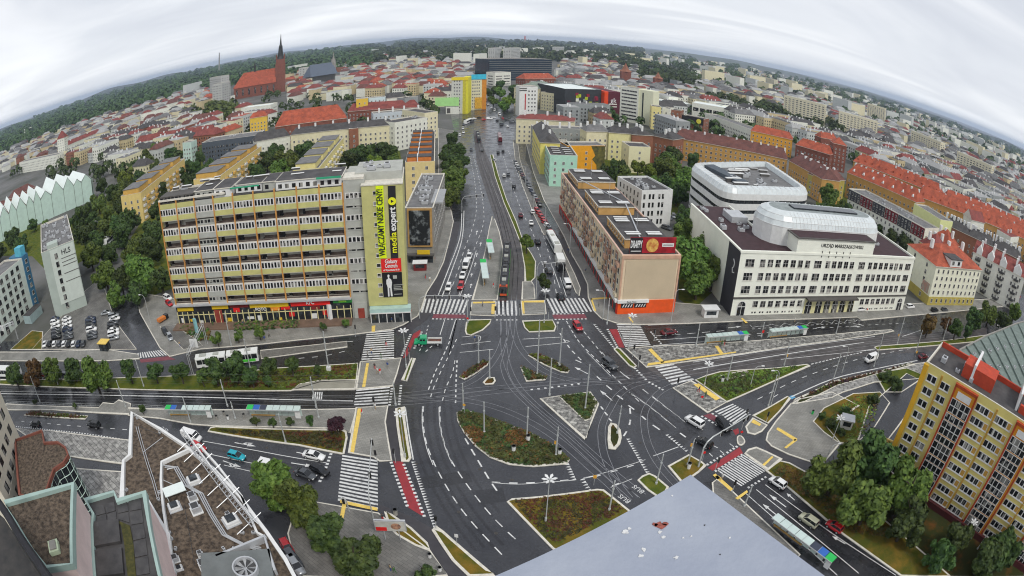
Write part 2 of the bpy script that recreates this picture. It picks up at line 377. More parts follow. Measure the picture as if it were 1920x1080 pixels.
# avenue east: island, pavement to the corner
pavement([(1040,450),(1046,448),(1060,478),(1078,515),(1088,540),(1086,555),(1080,548),(1062,505)], M_PAVE, 0.25)
north_e = pavement([(985,262),(1000,322),(1020,375),(1058,443),(1073,478),(1090,507),(1102,533),(1103,557),(1113,582),(1127,596),(1158,606),(1200,608),(1290,606),(1400,601),(1560,596),(1607,594),(1615,600),(1700,592),(1900,572),(1890,558),(1700,570),(1370,575),(1160,560),(1110,440),(1070,380),(1020,300)], M_PAVE)
pavement([(962,262),(966,300),(979,345),(1000,400),(1020,440),(1030,436),(1008,390),(990,345),(975,300),(970,262)], M_PAVED, 0.2, name='parking_bay')
# avenue west pavement strip further up
pavement([(836,380),(866,345),(860,300),(850,245),(822,240),(822,330)], M_PAVED, 0.25)
# eastern tram stop platform
plat_e = pavement([(1174,653),(1240,648),(1300,646),(1400,640),(1470,634),(1560,627),(1620,621),(1672,618),(1676,620),(1660,624),(1600,633),(1467,651),(1383,664),(1300,676),(1212,688)], M_PAVEC)
pavement([(1262,727),(1296,714),(1363,753),(1327,773)], M_PAVEC)
pavement([(1399,800),(1412,784),(1438,797),(1428,808),(1415,814),(1403,811)], M_PAVE, 0.4)
pavement([(1397,850),(1404,843),(1418,839),(1435,846),(1464,860),(1440,880)], M_PAVE, 0.5)
pavement([(1336,905),(1345,898),(1372,920),(1420,965),(1500,1040),(1480,1060),(1340,950)], M_PAVED, 0.3)
# south east forecourt and the path beside the road
pavement([(1437,825),(1440,812),(1455,790),(1483,757),(1500,748),(1560,735),(1610,760),(1550,800),(1575,830),(1540,872),(1478,851),(1447,836)], M_PAVE, 0.35)
pavement([(1483,757),(1492,748),(1560,717),(1640,698),(1700,684),(1760,676),(1790,690),(1720,710),(1640,716),(1580,735),(1560,745),(1520,752)], M_PAVEL, 0.3)
pavement([(1630,760),(1700,700),(1740,720),(1660,830),(1600,850)], M_ASPHD, 0.3, name='forecourt_drive')
pavement([(1760,690),(1919,640),(1919,700),(1800,760)], M_PAVED, 0.0, name='yard')
# small refuge with sign
pavement([(1383,820),(1388,817),(1394,822),(1396,829),(1390,834),(1384,831)], M_PAVE, 0.3, sm=True)

# ---- planted islands: kerb, soil or grass
def island(px, mt, kerb=0.35, sm=False, name='grass_island', h=0.14):
    if sm: px = smooth(px, True)
    P = GP(px, h)
    b = MB(); b.prism(P, -0.05, h); o = struct(b.build(name, mt)); PAVE.append(o)
    k = MB(); k.wallstrip(P, kerb, -0.04, h+0.03, closed=True); k.build('kerb', M_KERB, o)
    return o
BED_BIG = [(859,774),(870,770),(900,778),(950,796),(1000,816),(1040,838),(1066,862),(1062,867),(1000,873),(955,869),(920,856),(893,835),(872,810),(860,788)]
island(BED_BIG, M_BED, 0.6, name='flower_bed')
island([(952,940),(960,936),(1010,932),(1120,918),(1131,919),(1145,930),(1180,958),(1190,1000),(1100,1060),(1037,1028),(1000,990)], M_GRASS, 0.4)
big_tri = pavement([(1013,747),(1050,742),(1107,735),(1122,757),(1109,790),(1098,823)], M_PAVEC, 0.3)
def bed_on(px, mt, z=0.2, name='planted_bed'):
    b = MB(); P = GP(px, z); b.prism(P, 0.0, z); k = MB(); k.wallstrip(P, 0.3, 0.0, z+0.03, closed=True)
    o = struct(b.build(name, mt)); k.build('kerb', M_KERB, o); return o
BED_TRI = [(1050,744),(1105,738),(1118,756),(1106,785),(1098,788),(1088,780)]
bed_on(BED_TRI, M_BED)
island([(1143,800),(1147,794),(1153,796),(1161,806),(1163,820),(1160,832),(1152,841),(1146,840),(1142,825)], M_BED, 0.6, name='flower_bed')
island([(1197,900),(1205,893),(1217,888),(1228,893),(1252,913),(1240,935),(1215,918)], M_GRASSG, 0.4)
island([(1254,874),(1292,853),(1315,866),(1322,872),(1310,884),(1280,905)], M_GRASS, 0.4)
BED_W = [(863,707),(880,692),(907,676),(915,679),(913,684),(890,700),(870,711)]
island(BED_W, M_BED, 0.35, name='flower_bed')
island([(907,717),(915,708),(926,708),(928,714),(924,719),(910,720)], M_BED, 0.35, name='flower_bed')
BED_C = [(977,688),(985,690),(1005,700),(1025,708),(1022,711),(988,714)]
island(BED_C, M_BED, 0.35, name='flower_bed')
BED_E = [(991,666),(998,664),(1017,667),(1045,680),(1067,694),(1064,698),(1053,697),(1020,683)]
island(BED_E, M_BED, 0.35, name='flower_bed')
island([(1152,655),(1156,652),(1162,654),(1193,686),(1188,689),(1180,685)], M_GRASSG, 0.35)
island([(875,604),(880,600),(921,599),(918,606),(905,618),(883,628),(875,626),(873,620)], M_GRASSG, 0.35)
island([(980,602),(1036,600),(1042,612),(1039,620),(992,622),(984,614)], M_GRASSG, 0.35)
# narrow strips either side of the southern carriageway
island([(743,766),(755,763),(758,790),(764,830),(769,858),(765,864),(757,864),(752,840),(746,800)], M_GRASS, 0.5)
island([(812,993),(816,989),(830,997),(862,1025),(912,1068),(930,1079),(880,1079),(850,1050),(828,1018)], M_GRASS, 0.5)
island([(722,958),(734,965),(770,990),(800,1018),(806,1031),(780,1022),(745,1002),(732,990)], M_GRASS, 0.4)
# hatched splitter by the green truck
island([(755,712),(764,690),(772,671),(777,672),(770,692),(762,714)], M_GRASSG, 0.35)
# west: lawn with small trees, median with row of trees, triangular lawn
lawn_w = island([(0,712),(200,709),(300,706),(420,700),(520,690),(671,681),(668,712),(600,716),(545,732),(400,732),(200,728),(0,720)], M_GRASSG, 0.3, name='lawn')
bed_on([(548,730),(562,720),(600,713),(667,712),(665,729)], mat('bare_concrete', (0.30,0.285,0.23), 0.8, col2=(0.24,0.225,0.18), scale=0.4), 0.17, 'concrete_pad')
island([(390,808),(395,802),(405,800),(640,806),(648,810),(650,820),(644,850),(640,850),(560,834),(460,820)], M_GRASS, 0.4, name='lawn')
island([(60,772),(165,780),(160,785),(45,778)], M_GRASS, 0.25)
# east wedge lawn
lawn_e = island([(1304,712),(1325,704),(1350,697),(1400,693),(1455,690),(1514,683),(1518,685),(1460,710),(1363,753)], M_GRASSG, 0.35, name='lawn')
bed_on([(1347,705),(1400,694),(1408,702),(1352,712)], MATS['bare_concrete'], 0.18, 'concrete_pad')
island([(1413,779),(1445,762),(1477,743),(1481,746),(1464,768),(1440,793)], M_GRASS, 0.35)
island([(1640,651),(1645,649),(1760,640),(1850,628),(1919,612),(1919,618),(1850,638),(1700,652),(1645,656)], M_GRASSG, 0.35)
island([(1493,757),(1500,747),(1560,715),(1640,697),(1710,680),(1715,683),(1640,702),(1570,722),(1510,752)], M_BED, 0.25)
island([(1437,882),(1462,864),(1480,868),(1520,890),(1560,910),(1640,960),(1700,1010),(1780,1079),(1690,1079),(1580,1000),(1480,915)], M_GRASS, 0.4, name='lawn')
island([(1780,930),(1900,1000),(1919,1079),(1780,1079),(1700,1010),(1640,960),(1600,900),(1680,860)], M_BED, 0.0, name='shrub_ground')
island([(1525,790),(1545,765),(1600,738),(1650,735),(1668,755),(1640,800),(1600,835),(1570,828),(1545,810)], M_GRASS, 0.3, name='lawn')
island([(1640,700),(1700,690),(1735,705),(1690,735),(1660,735)], M_GRASSG, 0.3, name='lawn')
# avenue: long green strip and its tip by the crossing
strip_px = [(919,290),(924,290),(935,330),(950,375),(968,415),(982,455),(996,475),(1004,490),(1003,520),(996,527),(985,527),(984,500),(976,455),(962,420),(945,380),(928,330)]
island(strip_px, M_GRASSG, 0.3, name='grass_strip')
island([(60,620),(80,622),(78,655),(20,655)], M_GRASS, 0.3, name='lawn')

# ---- darker wheel tracks worn along the lanes
M_TYREW = asphalt('worn_wheel_track', (0.017,0.017,0.020), (0.040,0.040,0.044))
for px in ([(781,764),(781,800),(792,850),(815,905),(850,965),(900,1030)],[(808,764),(809,800),(820,850),(845,905),(885,965),(935,1025)],[(840,764),(843,800),(858,850),(885,905),(930,965)],[(850,600),(835,660),(815,720),(808,764)],[(866,590),(852,650),(840,720),(838,764)],[(1075,604),(1105,650),(1150,695),(1210,745),(1270,795)],[(1052,604),(1080,650),(1120,695),(1180,745),(1250,805)],[(870,560),(888,510),(902,460),(903,400),(897,345),(884,290)],[(850,556),(866,505),(880,455),(886,400),(886,345),(876,290)],[(1032,556),(1026,505),(1008,440),(985,390),(965,335)],[(380,835),(470,852),(600,876)],[(380,860),(470,872),(600,895)],[(1425,752),(1500,715),(1600,682),(1700,660)],[(1410,740),(1500,702),(1600,668),(1700,648)],[(1430,905),(1520,975),(1640,1070)],[(1415,915),(1500,985),(1600,1070)]):
    P = [Vector(G(*p)[:2]) for p in smooth(px, n=6)]
    for s in (-.75,.75):
        Q = []
        for i in range(len(P)): d = (P[min(i+1,len(P)-1)]-P[max(i-1,0)]).normalized(); Q.append(tuple(P[i]+Vector((-d.y,d.x))*s))
        b = MB(); b.strip(Q, .55, 0.0095); b.build('wheel_track', M_TYREW, road)
# ---- dark cycle tracks
def track(px, width=None, mt=M_BIKE, z=0.012):
    b = MB(); b.sheet(GP(smooth(px, False) if width else px), z) if not width else b.strip([tuple(G(*p))[:2] for p in smooth(px)], width, z)
    return b.build('cycle_track', mt, road)
patch('cycle_track', [(851,415),(862,418),(856,455),(838,505),(822,552),(812,582),(800,600),(775,618),(745,630),(742,620),(765,608),(790,590),(798,560),(818,520),(834,490),(845,450)], M_BIKE, 0.010)
patch('cycle_track', [(1060,445),(1050,450),(1072,500),(1090,545),(1090,580),(1102,600),(1140,616),(1160,617),(1160,607),(1127,597),(1113,582),(1103,557),(1102,533),(1090,507),(1073,478)], M_BIKE, 0.010)
patch('cycle_track', [(725,765),(743,766),(746,800),(752,840),(757,864),(735,864),(727,823),(722,790)], M_BIKE, 0.010)
patch('cycle_track', [(710,945),(735,955),(775,970),(812,992),(828,1020),(850,1050),(880,1079),(842,1079),(806,1031),(770,1002),(735,975),(712,958)], M_BIKE, 0.010)
patch('cycle_track', [(752,671),(772,672),(758,712),(737,724),(745,700)], M_BIKE, 0.010)
patch('cycle_track', [(1172,652),(1200,686),(1214,690),(1182,653)], M_BIKE, 0.010)
patch('cycle_track', [(1440,812),(1480,745),(1490,744),(1560,708),(1640,690),(1710,674),(1710,680),(1640,697),(1560,715),(1492,750),(1450,800)], M_BIKE, 0.010)
patch('cycle_track', [(1437,825),(1447,836),(1478,851),(1540,872),(1520,890),(1465,862),(1435,846)], M_BIKE, 0.010)
# red crossings for bicycles
def red(px, mt=M_RED): return patch('red_cycle_crossing', px, mt, 0.018)
red([(737,865),(755,865),(768,900),(796,970),(766,952),(749,900)])
red([(813,589),(873,590),(875,597),(810,597)], M_REDP)
red([(1035,590),(1096,589),(1101,597),(1039,598)], M_REDP)
red([(1142,617),(1157,617),(1171,652),(1161,651)])
red([(775,626),(788,618),(789,624),(777,640),(763,668),(755,672)])
red([(1318,779),(1333,775),(1357,791),(1352,797)], M_REDP)
red([(1374,807),(1384,803),(1386,812),(1379,816)])
red([(1327,877),(1387,838),(1393,850),(1336,883)])
red([(262,674),(315,668),(330,674),(264,680)], M_REDP)
red([(1480,743),(1486,741),(1492,745),(1484,749)], mat('blue_cycle_mark', (0.12,0.35,0.55), 0.6))

# ---- painted markings, each piece its own
ZM = 0.026
def poly_mark(px, name='road_marking', mt=None, world=None):
    b = MB(); b.sheet(world or GP(px), ZM); return b.build(name, mt or M_WHITE, road)
def lerp(a, b, t): return (a[0]+(b[0]-a[0])*t, a[1]+(b[1]-a[1])*t)
def zebra(A, B, C, D, n, duty=0.5, name='zebra_stripe'):
    """n stripes running from edge A-D to edge B-C; A,B first stripe end, D,C last (photo pixels)"""
    a, b, c, d = (G(*p) for p in (A,B,C,D))
    for i in range(n):
        t0 = i/n; t1 = (i+duty)/n
        w_ = [a.lerp(d,t0), b.lerp(c,t0), b.lerp(c,t1), a.lerp(d,t1)]
        poly_mark(None, name, world=w_)
def line(px, wid=0.16, sm=True, name='lane_line'):
    P = [tuple(G(*p))[:2] for p in (smooth(px) if sm and len(px) > 2 else px)]
    b = MB(); b.strip(P, wid, ZM); return b.build(name, M_WHITE, road)
def resample(P, step):
    P = [Vector(p) for p in P]; out = [P[0].copy()]; acc = 0.0
    for a, b in zip(P, P[1:]):
        L = (b-a).length
        if L < 1e-9: continue
        t = step-acc
        while t <= L: out.append(a.lerp(b, t/L)); t += step
        acc = L-(t-step)
    return out
def dashes(px, on=2.0, off=2.0, wid=0.2, sm=True, name='lane_dash'):
    P = [tuple(G(*p))[:2] for p in (smooth(px, n=8) if sm and len(px) > 2 else px)]
    Q = resample(P, 0.5); k = int(on/0.5); s = int((on+off)/0.5)
    for i in range(0, len(Q)-k, s):
        b = MB(); b.strip([tuple(q) for q in Q[i:i+k+1]], wid, ZM); b.build(name, M_WHITE, road)
def teeth(px0, px1, n, size=0.7, side=1):
    a, b = G(*px0), G(*px1); d = (b-a).normalized(); nn = Vector((-d.y, d.x, 0))*side
    for i in range(n):
        c = a.lerp(b, (i+0.5)/n); h = (b-a).length/n*0.36
        poly_mark(None, 'give_way_tooth', world=[c-d*h, c+d*h, c+nn*size])
def blocks(px, size=0.55, gap=0.55, name='crossing_block', wid=None):
    dashes(px, size, gap, wid or 0.55, name=name)
def arrow(px, to, L=5.0, kind='straight', wid=0.25):
    a, b = G(*px), G(*to); d = (b-a).normalized(); n = Vector((-d.y, d.x, 0)); L = (b-a).length
    P = [a-n*wid/2, a-n*wid/2+d*(L*0.62), a-n*wid*1.9+d*(L*0.62), a+d*L, a+n*wid*1.9+d*(L*0.62), a+n*wid/2+d*(L*0.62), a+n*wid/2]
    poly_mark(None, 'lane_arrow', world=P)
    if kind != 'straight':
        s = 1 if kind == 'left' else -1
        q = a+d*(L*0.3)
        poly_mark(None, 'lane_arrow', world=[q, q+d*L*.12, q+d*L*.32+n*s*wid*2.6, q+d*L*.2+n*s*wid*2.6])
        poly_mark(None, 'lane_arrow', world=[q+d*L*.15+n*s*wid*2.6, q+d*L*.52+n*s*wid*3.6, q+d*L*.42+n*s*wid*1.6])

# zebra crossings
zebra((796,560),(789,586),(873,587),(883,562),11, name='zebra_stripe')
zebra((925,564),(926,590),(974,590),(973,564),6)
zebra((1024,560),(1038,588),(1114,584),(1098,559),10)
zebra((688,623),(739,619),(739,674),(677,677),13)
zebra((668,731),(731,725),(727,760),(663,763),6, 0.45)
zebra((642,853),(708,863),(709,959),(633,942),14)
zebra((1156,608),(1199,608),(1221,649),(1173,652),13)
zebra((1228,688),(1262,682),(1305,714),(1262,724),7)
zebra((1374,757),(1340,772),(1378,797),(1407,775),7)
zebra((1393,852),(1438,881),(1388,913),(1343,884),13, 0.52)
zebra((258,662),(258,672),(316,666),(303,656),11)
zebra((1600,598),(1602,600),(1604,602),(1602,603),1)
# blocks along the cycle crossings
for a, b in [((733,866),(766,955)),((757,870),(797,972)),((812,588),(873,589)),((810,598),(874,599)),((1036,589),(1096,588)),((1040,599),(1101,598)),
             ((1139,617),(1158,652)),((1159,617),(1174,651)),((770,627),(753,668)),((791,622),(776,655)),((1315,780),(1346,798)),((1335,775),(1358,790)),((1325,872),(1384,836)),((1340,884),(1394,851)),((930,591),(972,591)),((930,600),(975,600)),
             ((1190,690),(1215,716)),((1216,716),(1248,734)),((735,728),(730,762)),((752,722),(748,762)),((748,866),(748,866.5))]:
    blocks([a, b])
# stop lines and teeth
teeth((771,865),(813,990), 26, 0.8, 1)
teeth((1066,868),(1081,901), 7, 0.9, -1)
teeth((1094,896),(1110,921), 5, 0.9, -1)
teeth((1174,822),(1212,888), 15, 0.8, 1)
teeth((1247,815),(1287,848), 9, 0.8, 1)
teeth((1112,608),(1152,655), 14, 0.8, 1)
blocks([(866,633),(862,655)], 0.35, 0.4, wid=1.0); blocks([(862,658),(860,675),(882,681)], 0.4, 0.5, wid=0.7)
blocks([(1000,626),(1004,634)], 0.35, 0.4, wid=0.9); blocks([(1015,640),(1020,648)], 0.35, 0.4, wid=0.9); blocks([(1030,648),(1037,660)], 0.35, 0.4, wid=0.9)
blocks([(621,850),(604,895),(595,908)], 0.6, 0.5, wid=0.6); blocks([(1402,915),(1440,892)], 0.6, 0.5, wid=0.5)
blocks([(205,560),(240,640),(262,668)], 0.3, 0.6, wid=0.3)
# curved lanes of the southern carriageway
dashes([(794,762),(793,785),(797,820),(808,855),(830,900),(858,945),(888,983),(922,1020),(960,1060)], 2.0, 1.6, 0.22)
dashes([(825,762),(826,800),(836,840),(851,872),(880,915),(920,965),(960,1005),(990,1030)], 2.0, 1.6, 0.22)
dashes([(872,822),(893,858),(918,900),(940,932)], 2.2, 1.6, 0.3)
line([(792,762),(792,800),(800,840),(812,872)], 0.14); line([(823,764),(825,800),(835,840),(848,870)], 0.14)
line([(760,764),(766,810),(775,862)], 0.25); line([(922,905),(970,908),(1020,905),(1081,900)], 0.14); dashes([(922,904),(970,906),(1020,904),(1080,899)], 1.6, 1.6, 0.3)
line([(1094,897),(1112,893)], 0.3); line([(1112,893),(1210,862)], 0.14); dashes([(1112,895),(1208,866)], 1.6, 2, 0.25); line([(1225,855),(1272,838)], 0.2)
line([(1145,914),(1185,898)], 0.14); dashes([(1148,911),(1190,896)], 1.5, 3, 0.3)
dashes([(856,636),(845,660),(825,700),(812,730),(803,760)], 1.6, 1.4, 0.2); dashes([(853,676),(848,700),(835,730),(828,760)], 1.6, 1.4, 0.2); dashes([(857,676),(855,720),(854,762)], 1.2, 0.9, 0.3)
line([(835,596),(825,628)], 0.2); line([(855,597),(843,636)], 0.2); dashes([(843,640),(832,665),(815,700),(800,740)], 1.5, 1.2, 0.25); dashes([(803,610),(795,640),(783,665)], 1.0, 1.0, 0.2); dashes([(818,642),(795,662)], 1.2, 1.2, 0.25)
line([(867,632),(899,630),(899,640)], 0.18); line([(865,646),(920,640)], 0.18); line([(862,661),(925,655)], 0.18)
# eastern half of the square
dashes([(1062,602),(1085,640),(1120,676),(1160,715),(1200,755)], 1.6, 1.2, 0.25); dashes([(1095,622),(1118,650),(1140,676),(1180,712)], 1.6, 1.2, 0.2); dashes([(1050,625),(1070,655),(1100,685)], 1.5, 1.5, 0.3); 
line([(1100,660),(1130,690),(1145,705)], 0.15); line([(1128,660),(1150,685)], 0.15)
line([(980,636),(1055,632)], 0.2); line([(985,650),(1063,642),(1060,638)], 0.2); dashes([(995,731),(1092,719)], 0.8, 0.8, 0.5)
for a, b in [((1119,706),(1127,713)),((1137,723),(1147,731)),((1157,741),(1168,749)),((1126,762),(1131,768)),((1134,773),(1139,779)),((1142,785),(1147,790)),((1178,760),(1189,768)),((1181,765),(1182,776)),((1182,787),(1180,797)),((1175,809),(1169,818)),((1203,780),(1211,787)),((1224,797),(1237,806)),((1275,812),(1286,820)),((1079,675),(1090,680)),((1170,703),(1180,710))]:
    line([a, b], 0.35, name='lane_dash')
dashes([(1180,736),(1225,768),(1268,804)], 2.2, 1.6, 0.22); dashes([(1205,730),(1250,765),(1284,790)], 2.2, 1.6, 0.22); line([(1180,735),(1226,768),(1268,803)], 0.12); line([(1222,742),(1285,792)], 0.12)
arrow((1102,701),(1077,688))
arrow((1148,751),(1125,732))
# western cross street
for p in ([(380,827),(470,843),(540,856),(612,868)], [(378,848),(490,872)], [(420,872),(480,886)]): line(p, 0.18)
arrow((440,830),(480,837), kind='left'); arrow((418,864),(452,876), kind='right'); arrow((546,868),(590,875)); arrow((556,848),(575,852))
dashes([(40,790),(120,797),(240,806)], 1.8, 2.6, 0.2); dashes([(30,800),(150,812),(242,826)], 0.5, 0.5, 0.4)
line([(0,738),(300,743),(560,750),(662,752)], 0.35, name='kerb_line'); line([(0,734),(300,738),(480,742)], 0.12)
dashes([(560,672),(610,667),(660,655)], 1.6, 2.2, 0.2); line([(488,659),(640,642)], 0.15); dashes([(430,680),(480,676)], 2, 3, 0.2)
line([(650,641),(662,640)], 0.2)
for t in range(5): line([(588+t*4,735),(586+t*4,752)], 0.3, name='tram_stop_mark')
# eastern cross street
for p in ([(1215,610),(1300,606),(1400,602)], [(1225,638),(1300,633),(1365,628)], [(1225,648),(1300,642),(1350,640)]): line(p, 0.18)
dashes([(1220,622),(1240,645)], 0.6, 0.7, 0.5); dashes([(1230,630),(1360,620)], 2.5, 2.0, 0.2); dashes([(1410,617),(1480,612),(1600,605)], 1.2, 1.2, 0.2); dashes([(1400,628),(1480,620),(1620,610),(1700,606)], 1.6, 2.2, 0.2); dashes([(1380,632),(1480,626)], 1.4, 2.4, 0.2)
zz = [(1407,610),(1410,614)]
zzp = [(1406,609),(1411,614),(1421,612),(1438,611),(1446,608),(1463,612),(1471,606),(1489,611),(1496,605),(1513,609),(1520,604),(1538,608),(1544,601),(1560,606),(1565,601),(1583,605),(1588,600),(1603,603),(1607,600),(1614,601)]
line(zzp, 0.15, sm=False, name='zigzag_line')
for p, q in [((1365,615),(1390,612)),((1455,620),(1475,617)),((1530,615),(1548,613)),((1372,622),(1398,622)),((1600,607),(1616,609)),((1595,612),(1614,613))]: arrow(p, q)
line([(1300,693),(1460,666),(1620,642)], 0.3, name='kerb_line'); line([(1300,679),(1470,653),(1640,631)], 0.25, name='kerb_line'); line([(1464,674),(1560,664),(1640,656)], 0.2); dashes([(1521,683),(1570,671),(1620,660)], 1.0, 0.8, 0.35)
dashes([(1420,749),(1500,710),(1600,676),(1700,655),(1780,642)], 2.0, 2.6, 0.22); line([(1484,744),(1560,711),(1640,692),(1720,676)], 0.35); line([(1692,631),(1730,618)], 0.25)
line([(1600,660),(1650,653)], 0.25)
dashes([(1450,745),(1460,739)], 2.0, 2.6, 0.2)
for p, q in [((1362,791),(1373,798)),((1310,800),(1318,806)),((1336,835),(1346,840)),((1350,845),(1360,853)),((1368,832),(1376,838)),((1330,850),(1336,856))]: line([p, q], 0.2, name='lane_dash')
# south east approach
for p in ([(1418,918),(1520,1000),(1610,1075)], [(1435,909),(1560,1000),(1680,1079)], [(1398,925),(1500,1015),(1570,1079)]): line(p, 0.18)
for p, q in [((1474,951),(1442,927)),((1455,965),(1430,945)),((1490,938),(1475,925)),((1545,1040),(1530,1022)),((1585,1020),(1560,1005))]: arrow(p, q)
# avenue lanes
for p in ([(842,552),(858,510),(870,470),(885,430),(893,395),(890,340),(880,290)], [(860,555),(876,505),(890,465),(905,425),(907,395),(899,340),(887,290)]): dashes(p, 3, 3, 0.2)
line([(822,553),(840,507),(862,447),(866,400)], 0.3); line([(829,556),(846,510),(866,450),(870,395)], 0.3); line([(862,556),(882,505),(893,470)], 0.2)
line([(888,560),(905,512),(915,463),(920,423)], 0.25)
for p in ([(1022,545),(1018,500),(1000,440),(978,395),(958,340),(943,290)], [(1043,550),(1035,500),(1018,440),(994,385),(972,330),(952,280)]): dashes(p, 3, 3.5, 0.2)
line([(1050,540),(1036,500)], 0.2); line([(1062,556),(1050,520)], 0.2); dashes([(895,245),(905,300),(925,350),(940,390)], 1, 1, 0.1)
line([(868,372),(908,370)], 0.3)
for y, x in ((440,893),(462,900),(475,877),(482,893),(500,890),(505,870),(520,883),(540,882)): arrow((x,y),(x+2,y-8))
# crossings' yellow tactile strips
def tactile(px): patch('tactile_strip', px, M_YEL, 0.165)
for q in ([(687,682),(692,682),(685,727),(679,727)], [(671,767),(679,767),(664,850),(657,848)], [(697,612),(704,611),(703,623),(697,623)], [(887,567),(928,566),(928,569),(887,570)], [(922,571),(929,571),(927,590),(921,590)], [(978,565),(982,565),(984,589),(980,589)], [(981,565),(1020,564),(1020,568),(982,568)],
          [(1107,560),(1110,560),(1118,585),(1114,583)], [(1107,560),(1138,558),(1138,561),(1108,563)], [(1178,596),(1181,595),(1188,605),(1185,606)], [(1215,657),(1221,654),(1246,680),(1240,682)], [(1213,687),(1300,674),(1380,662),(1380,660),(1300,671),(1215,682)], [(1300,722),(1310,720),(1350,748),(1342,752)], [(1455,806),(1458,802),(1495,824),(1490,828)], [(1490,824),(1495,826),(1474,842),(1470,840)],
          [(1408,793),(1412,787),(1427,796),(1424,800)], [(1447,856),(1450,858),(1433,875),(1429,872)], [(1336,892),(1341,889),(1374,918),(1369,922)], [(642,946),(650,947),(644,975),(637,974)], [(638,938),(708,953),(708,959),(638,944)], [(1352,897),(1345,900),(1340,895),(1345,892)], [(1378,935),(1400,920),(1402,924),(1383,938)], [(1389,598),(1392,597),(1402,606),(1398,607)], [(1340,650),(1346,649),(1356,663),(1350,665)]):
    tactile(q)
# tram rails
def rails(px, gauge=1.435, z=0.03):
    P = [Vector(G(*p)[:2]) for p in smooth(px, n=6)]
    for s in (-1, 1):
        Q = []
        for i in range(len(P)):
            d = (P[min(i+1,len(P)-1)]-P[max(i-1,0)]).normalized(); Q.append(P[i]+Vector((-d.y,d.x))*s*gauge/2)
        b = MB(); b.strip([tuple(q) for q in Q], 0.11, z); b.build('tram_rail', M_RAIL, road)
AV1 = [(889,248),(901,300),(918,350),(935,400),(947,450),(950,490),(945,540),(944,590)]
AV2 = [(894,248),(908,300),(927,350),(945,400),(960,450),(967,490),(965,540),(962,590)]
rails(AV1+[(945,625),(935,660),(905,700),(860,725),(780,738),(660,746),(400,738),(0,728)])
rails(AV2+[(958,630),(950,665),(945,690),(960,725),(1000,765),(1060,815),(1130,880),(1190,935)])
rails(AV1+[(944,625),(946,660),(955,695),(975,730),(1015,770),(1075,820),(1145,882),(1205,930)])
rails(AV2+[(966,630),(985,665),(1030,700),(1100,715),(1200,705),(1300,687),(1460,660),(1640,637),(1800,620)])
rails([(0,746),(300,751),(560,757),(700,758),(800,752),(900,738),(1000,728),(1120,718),(1220,712),(1300,698),(1460,671),(1640,645),(1800,628)])
rails([(0,735),(300,741),(560,747),(700,748),(800,742),(900,730),(1000,722),(1120,712),(1220,704)])
rails([(1235,712),(1190,722),(1161,740),(1146,762),(1130,795),(1128,823),(1133,853),(1145,882),(1160,910),(1180,935)])
rails([(1290,712),(1250,728),(1229,743),(1210,770),(1208,800),(1216,835),(1235,870),(1263,903),(1300,940)])
rails([(560,752),(700,753),(800,748),(880,752),(960,775),(1040,820),(1110,880),(1160,925)])
# BUS lettering on the tram bed
for bt, px, sz in (('BUS', (1171,935), 1.5),('BUS', (1197,917), 1.5)):
    me = text_mesh(bt, sz, M_WHITE, 0.0); p = G(*px, ZM+0.006); inst('lane_lettering', me, road, p, R(128))
# ================================================================ BUILDINGS: helpers
def glass_mat(name, dark, light, share=0.35, rough=0.18):
    mt = bpy.data.materials.new(name); mt.use_nodes = True; t = mt.node_tree; b = t.nodes['Principled BSDF']
    b.inputs['Roughness'].default_value = rough; b.inputs['Specular IOR Level'].default_value = 0.5
    oi = nd(t, 'ShaderNodeObjectInfo'); g = nd(t, 'ShaderNodeNewGeometry'); wn = nd(t, 'ShaderNodeTexWhiteNoise', noise_dimensions='4D')
    sn = nd(t, 'ShaderNodeVectorMath', operation='SNAP'); sn.inputs[1].default_value = (0.9,0.9,1.4)
    t.links.new(g.outputs['Position'], sn.inputs[0]); t.links.new(sn.outputs[0], wn.inputs['Vector']); t.links.new(oi.outputs['Random'], wn.inputs['W'])
    r = nd(t, 'ShaderNodeValToRGB'); r.color_ramp.elements[0].position = 1-share; r.color_ramp.elements[0].color = (*dark,1); r.color_ramp.elements[1].position = 1.0; r.color_ramp.elements[1].color = (*light,1)
    t.links.new(wn.outputs['Value'], r.inputs[0]); t.links.new(r.outputs[0], b.inputs['Base Color']); MATS[name] = mt; return mt
M_GLASS = glass_mat('window_glass', (0.012,0.013,0.015), (0.34,0.33,0.30), 0.38)
M_GLASSB = glass_mat('office_glass', (0.018,0.022,0.026), (0.05,0.06,0.065), 0.4, 0.1)
M_FRAME = mat('window_frame_white', (0.66,0.65,0.62), 0.6, var=0.08)
M_FRAMED = mat('window_frame_dark', (0.05,0.05,0.05), 0.5, var=0.1)
M_CONC = mh('concrete_grey', '8d8a83', var=0.15, scale=0.4)
M_CONCD = mh('concrete_dark', '55524e', var=0.15, scale=0.4)
M_ROOFD = mat('roof_felt', (0.040,0.037,0.037), 0.75, col2=(0.085,0.08,0.078), scale=0.35, detail=7)
M_ROOFG = mat('roof_grey', (0.11,0.11,0.11), 0.75, col2=(0.19,0.185,0.18), scale=0.35, detail=7)
M_METAL = mat('galvanised', (0.50,0.51,0.52), 0.4, var=0.1, metal=0.3)
M_WHITEP = mat('white_paint', (0.70,0.70,0.68), 0.6, var=0.06, scale=0.8)
def tile_mat(name, h1, h2):
    mt = brick_mat(name, hexc(h1), hexc(h2), tuple(c*0.5 for c in hexc(h1)), 0.9, 0.45, 0.0, 0.8, 0.03, 0.3, 0.7); return mt
M_TILE_O = tile_mat('roof_tile_orange', 'b05638', '9c4830'); M_TILE_R = tile_mat('roof_tile_red', '8c453c', '7a3c36'); M_TILE_B = tile_mat('roof_tile_brown', '75483f', '64403a')
_WM = {}
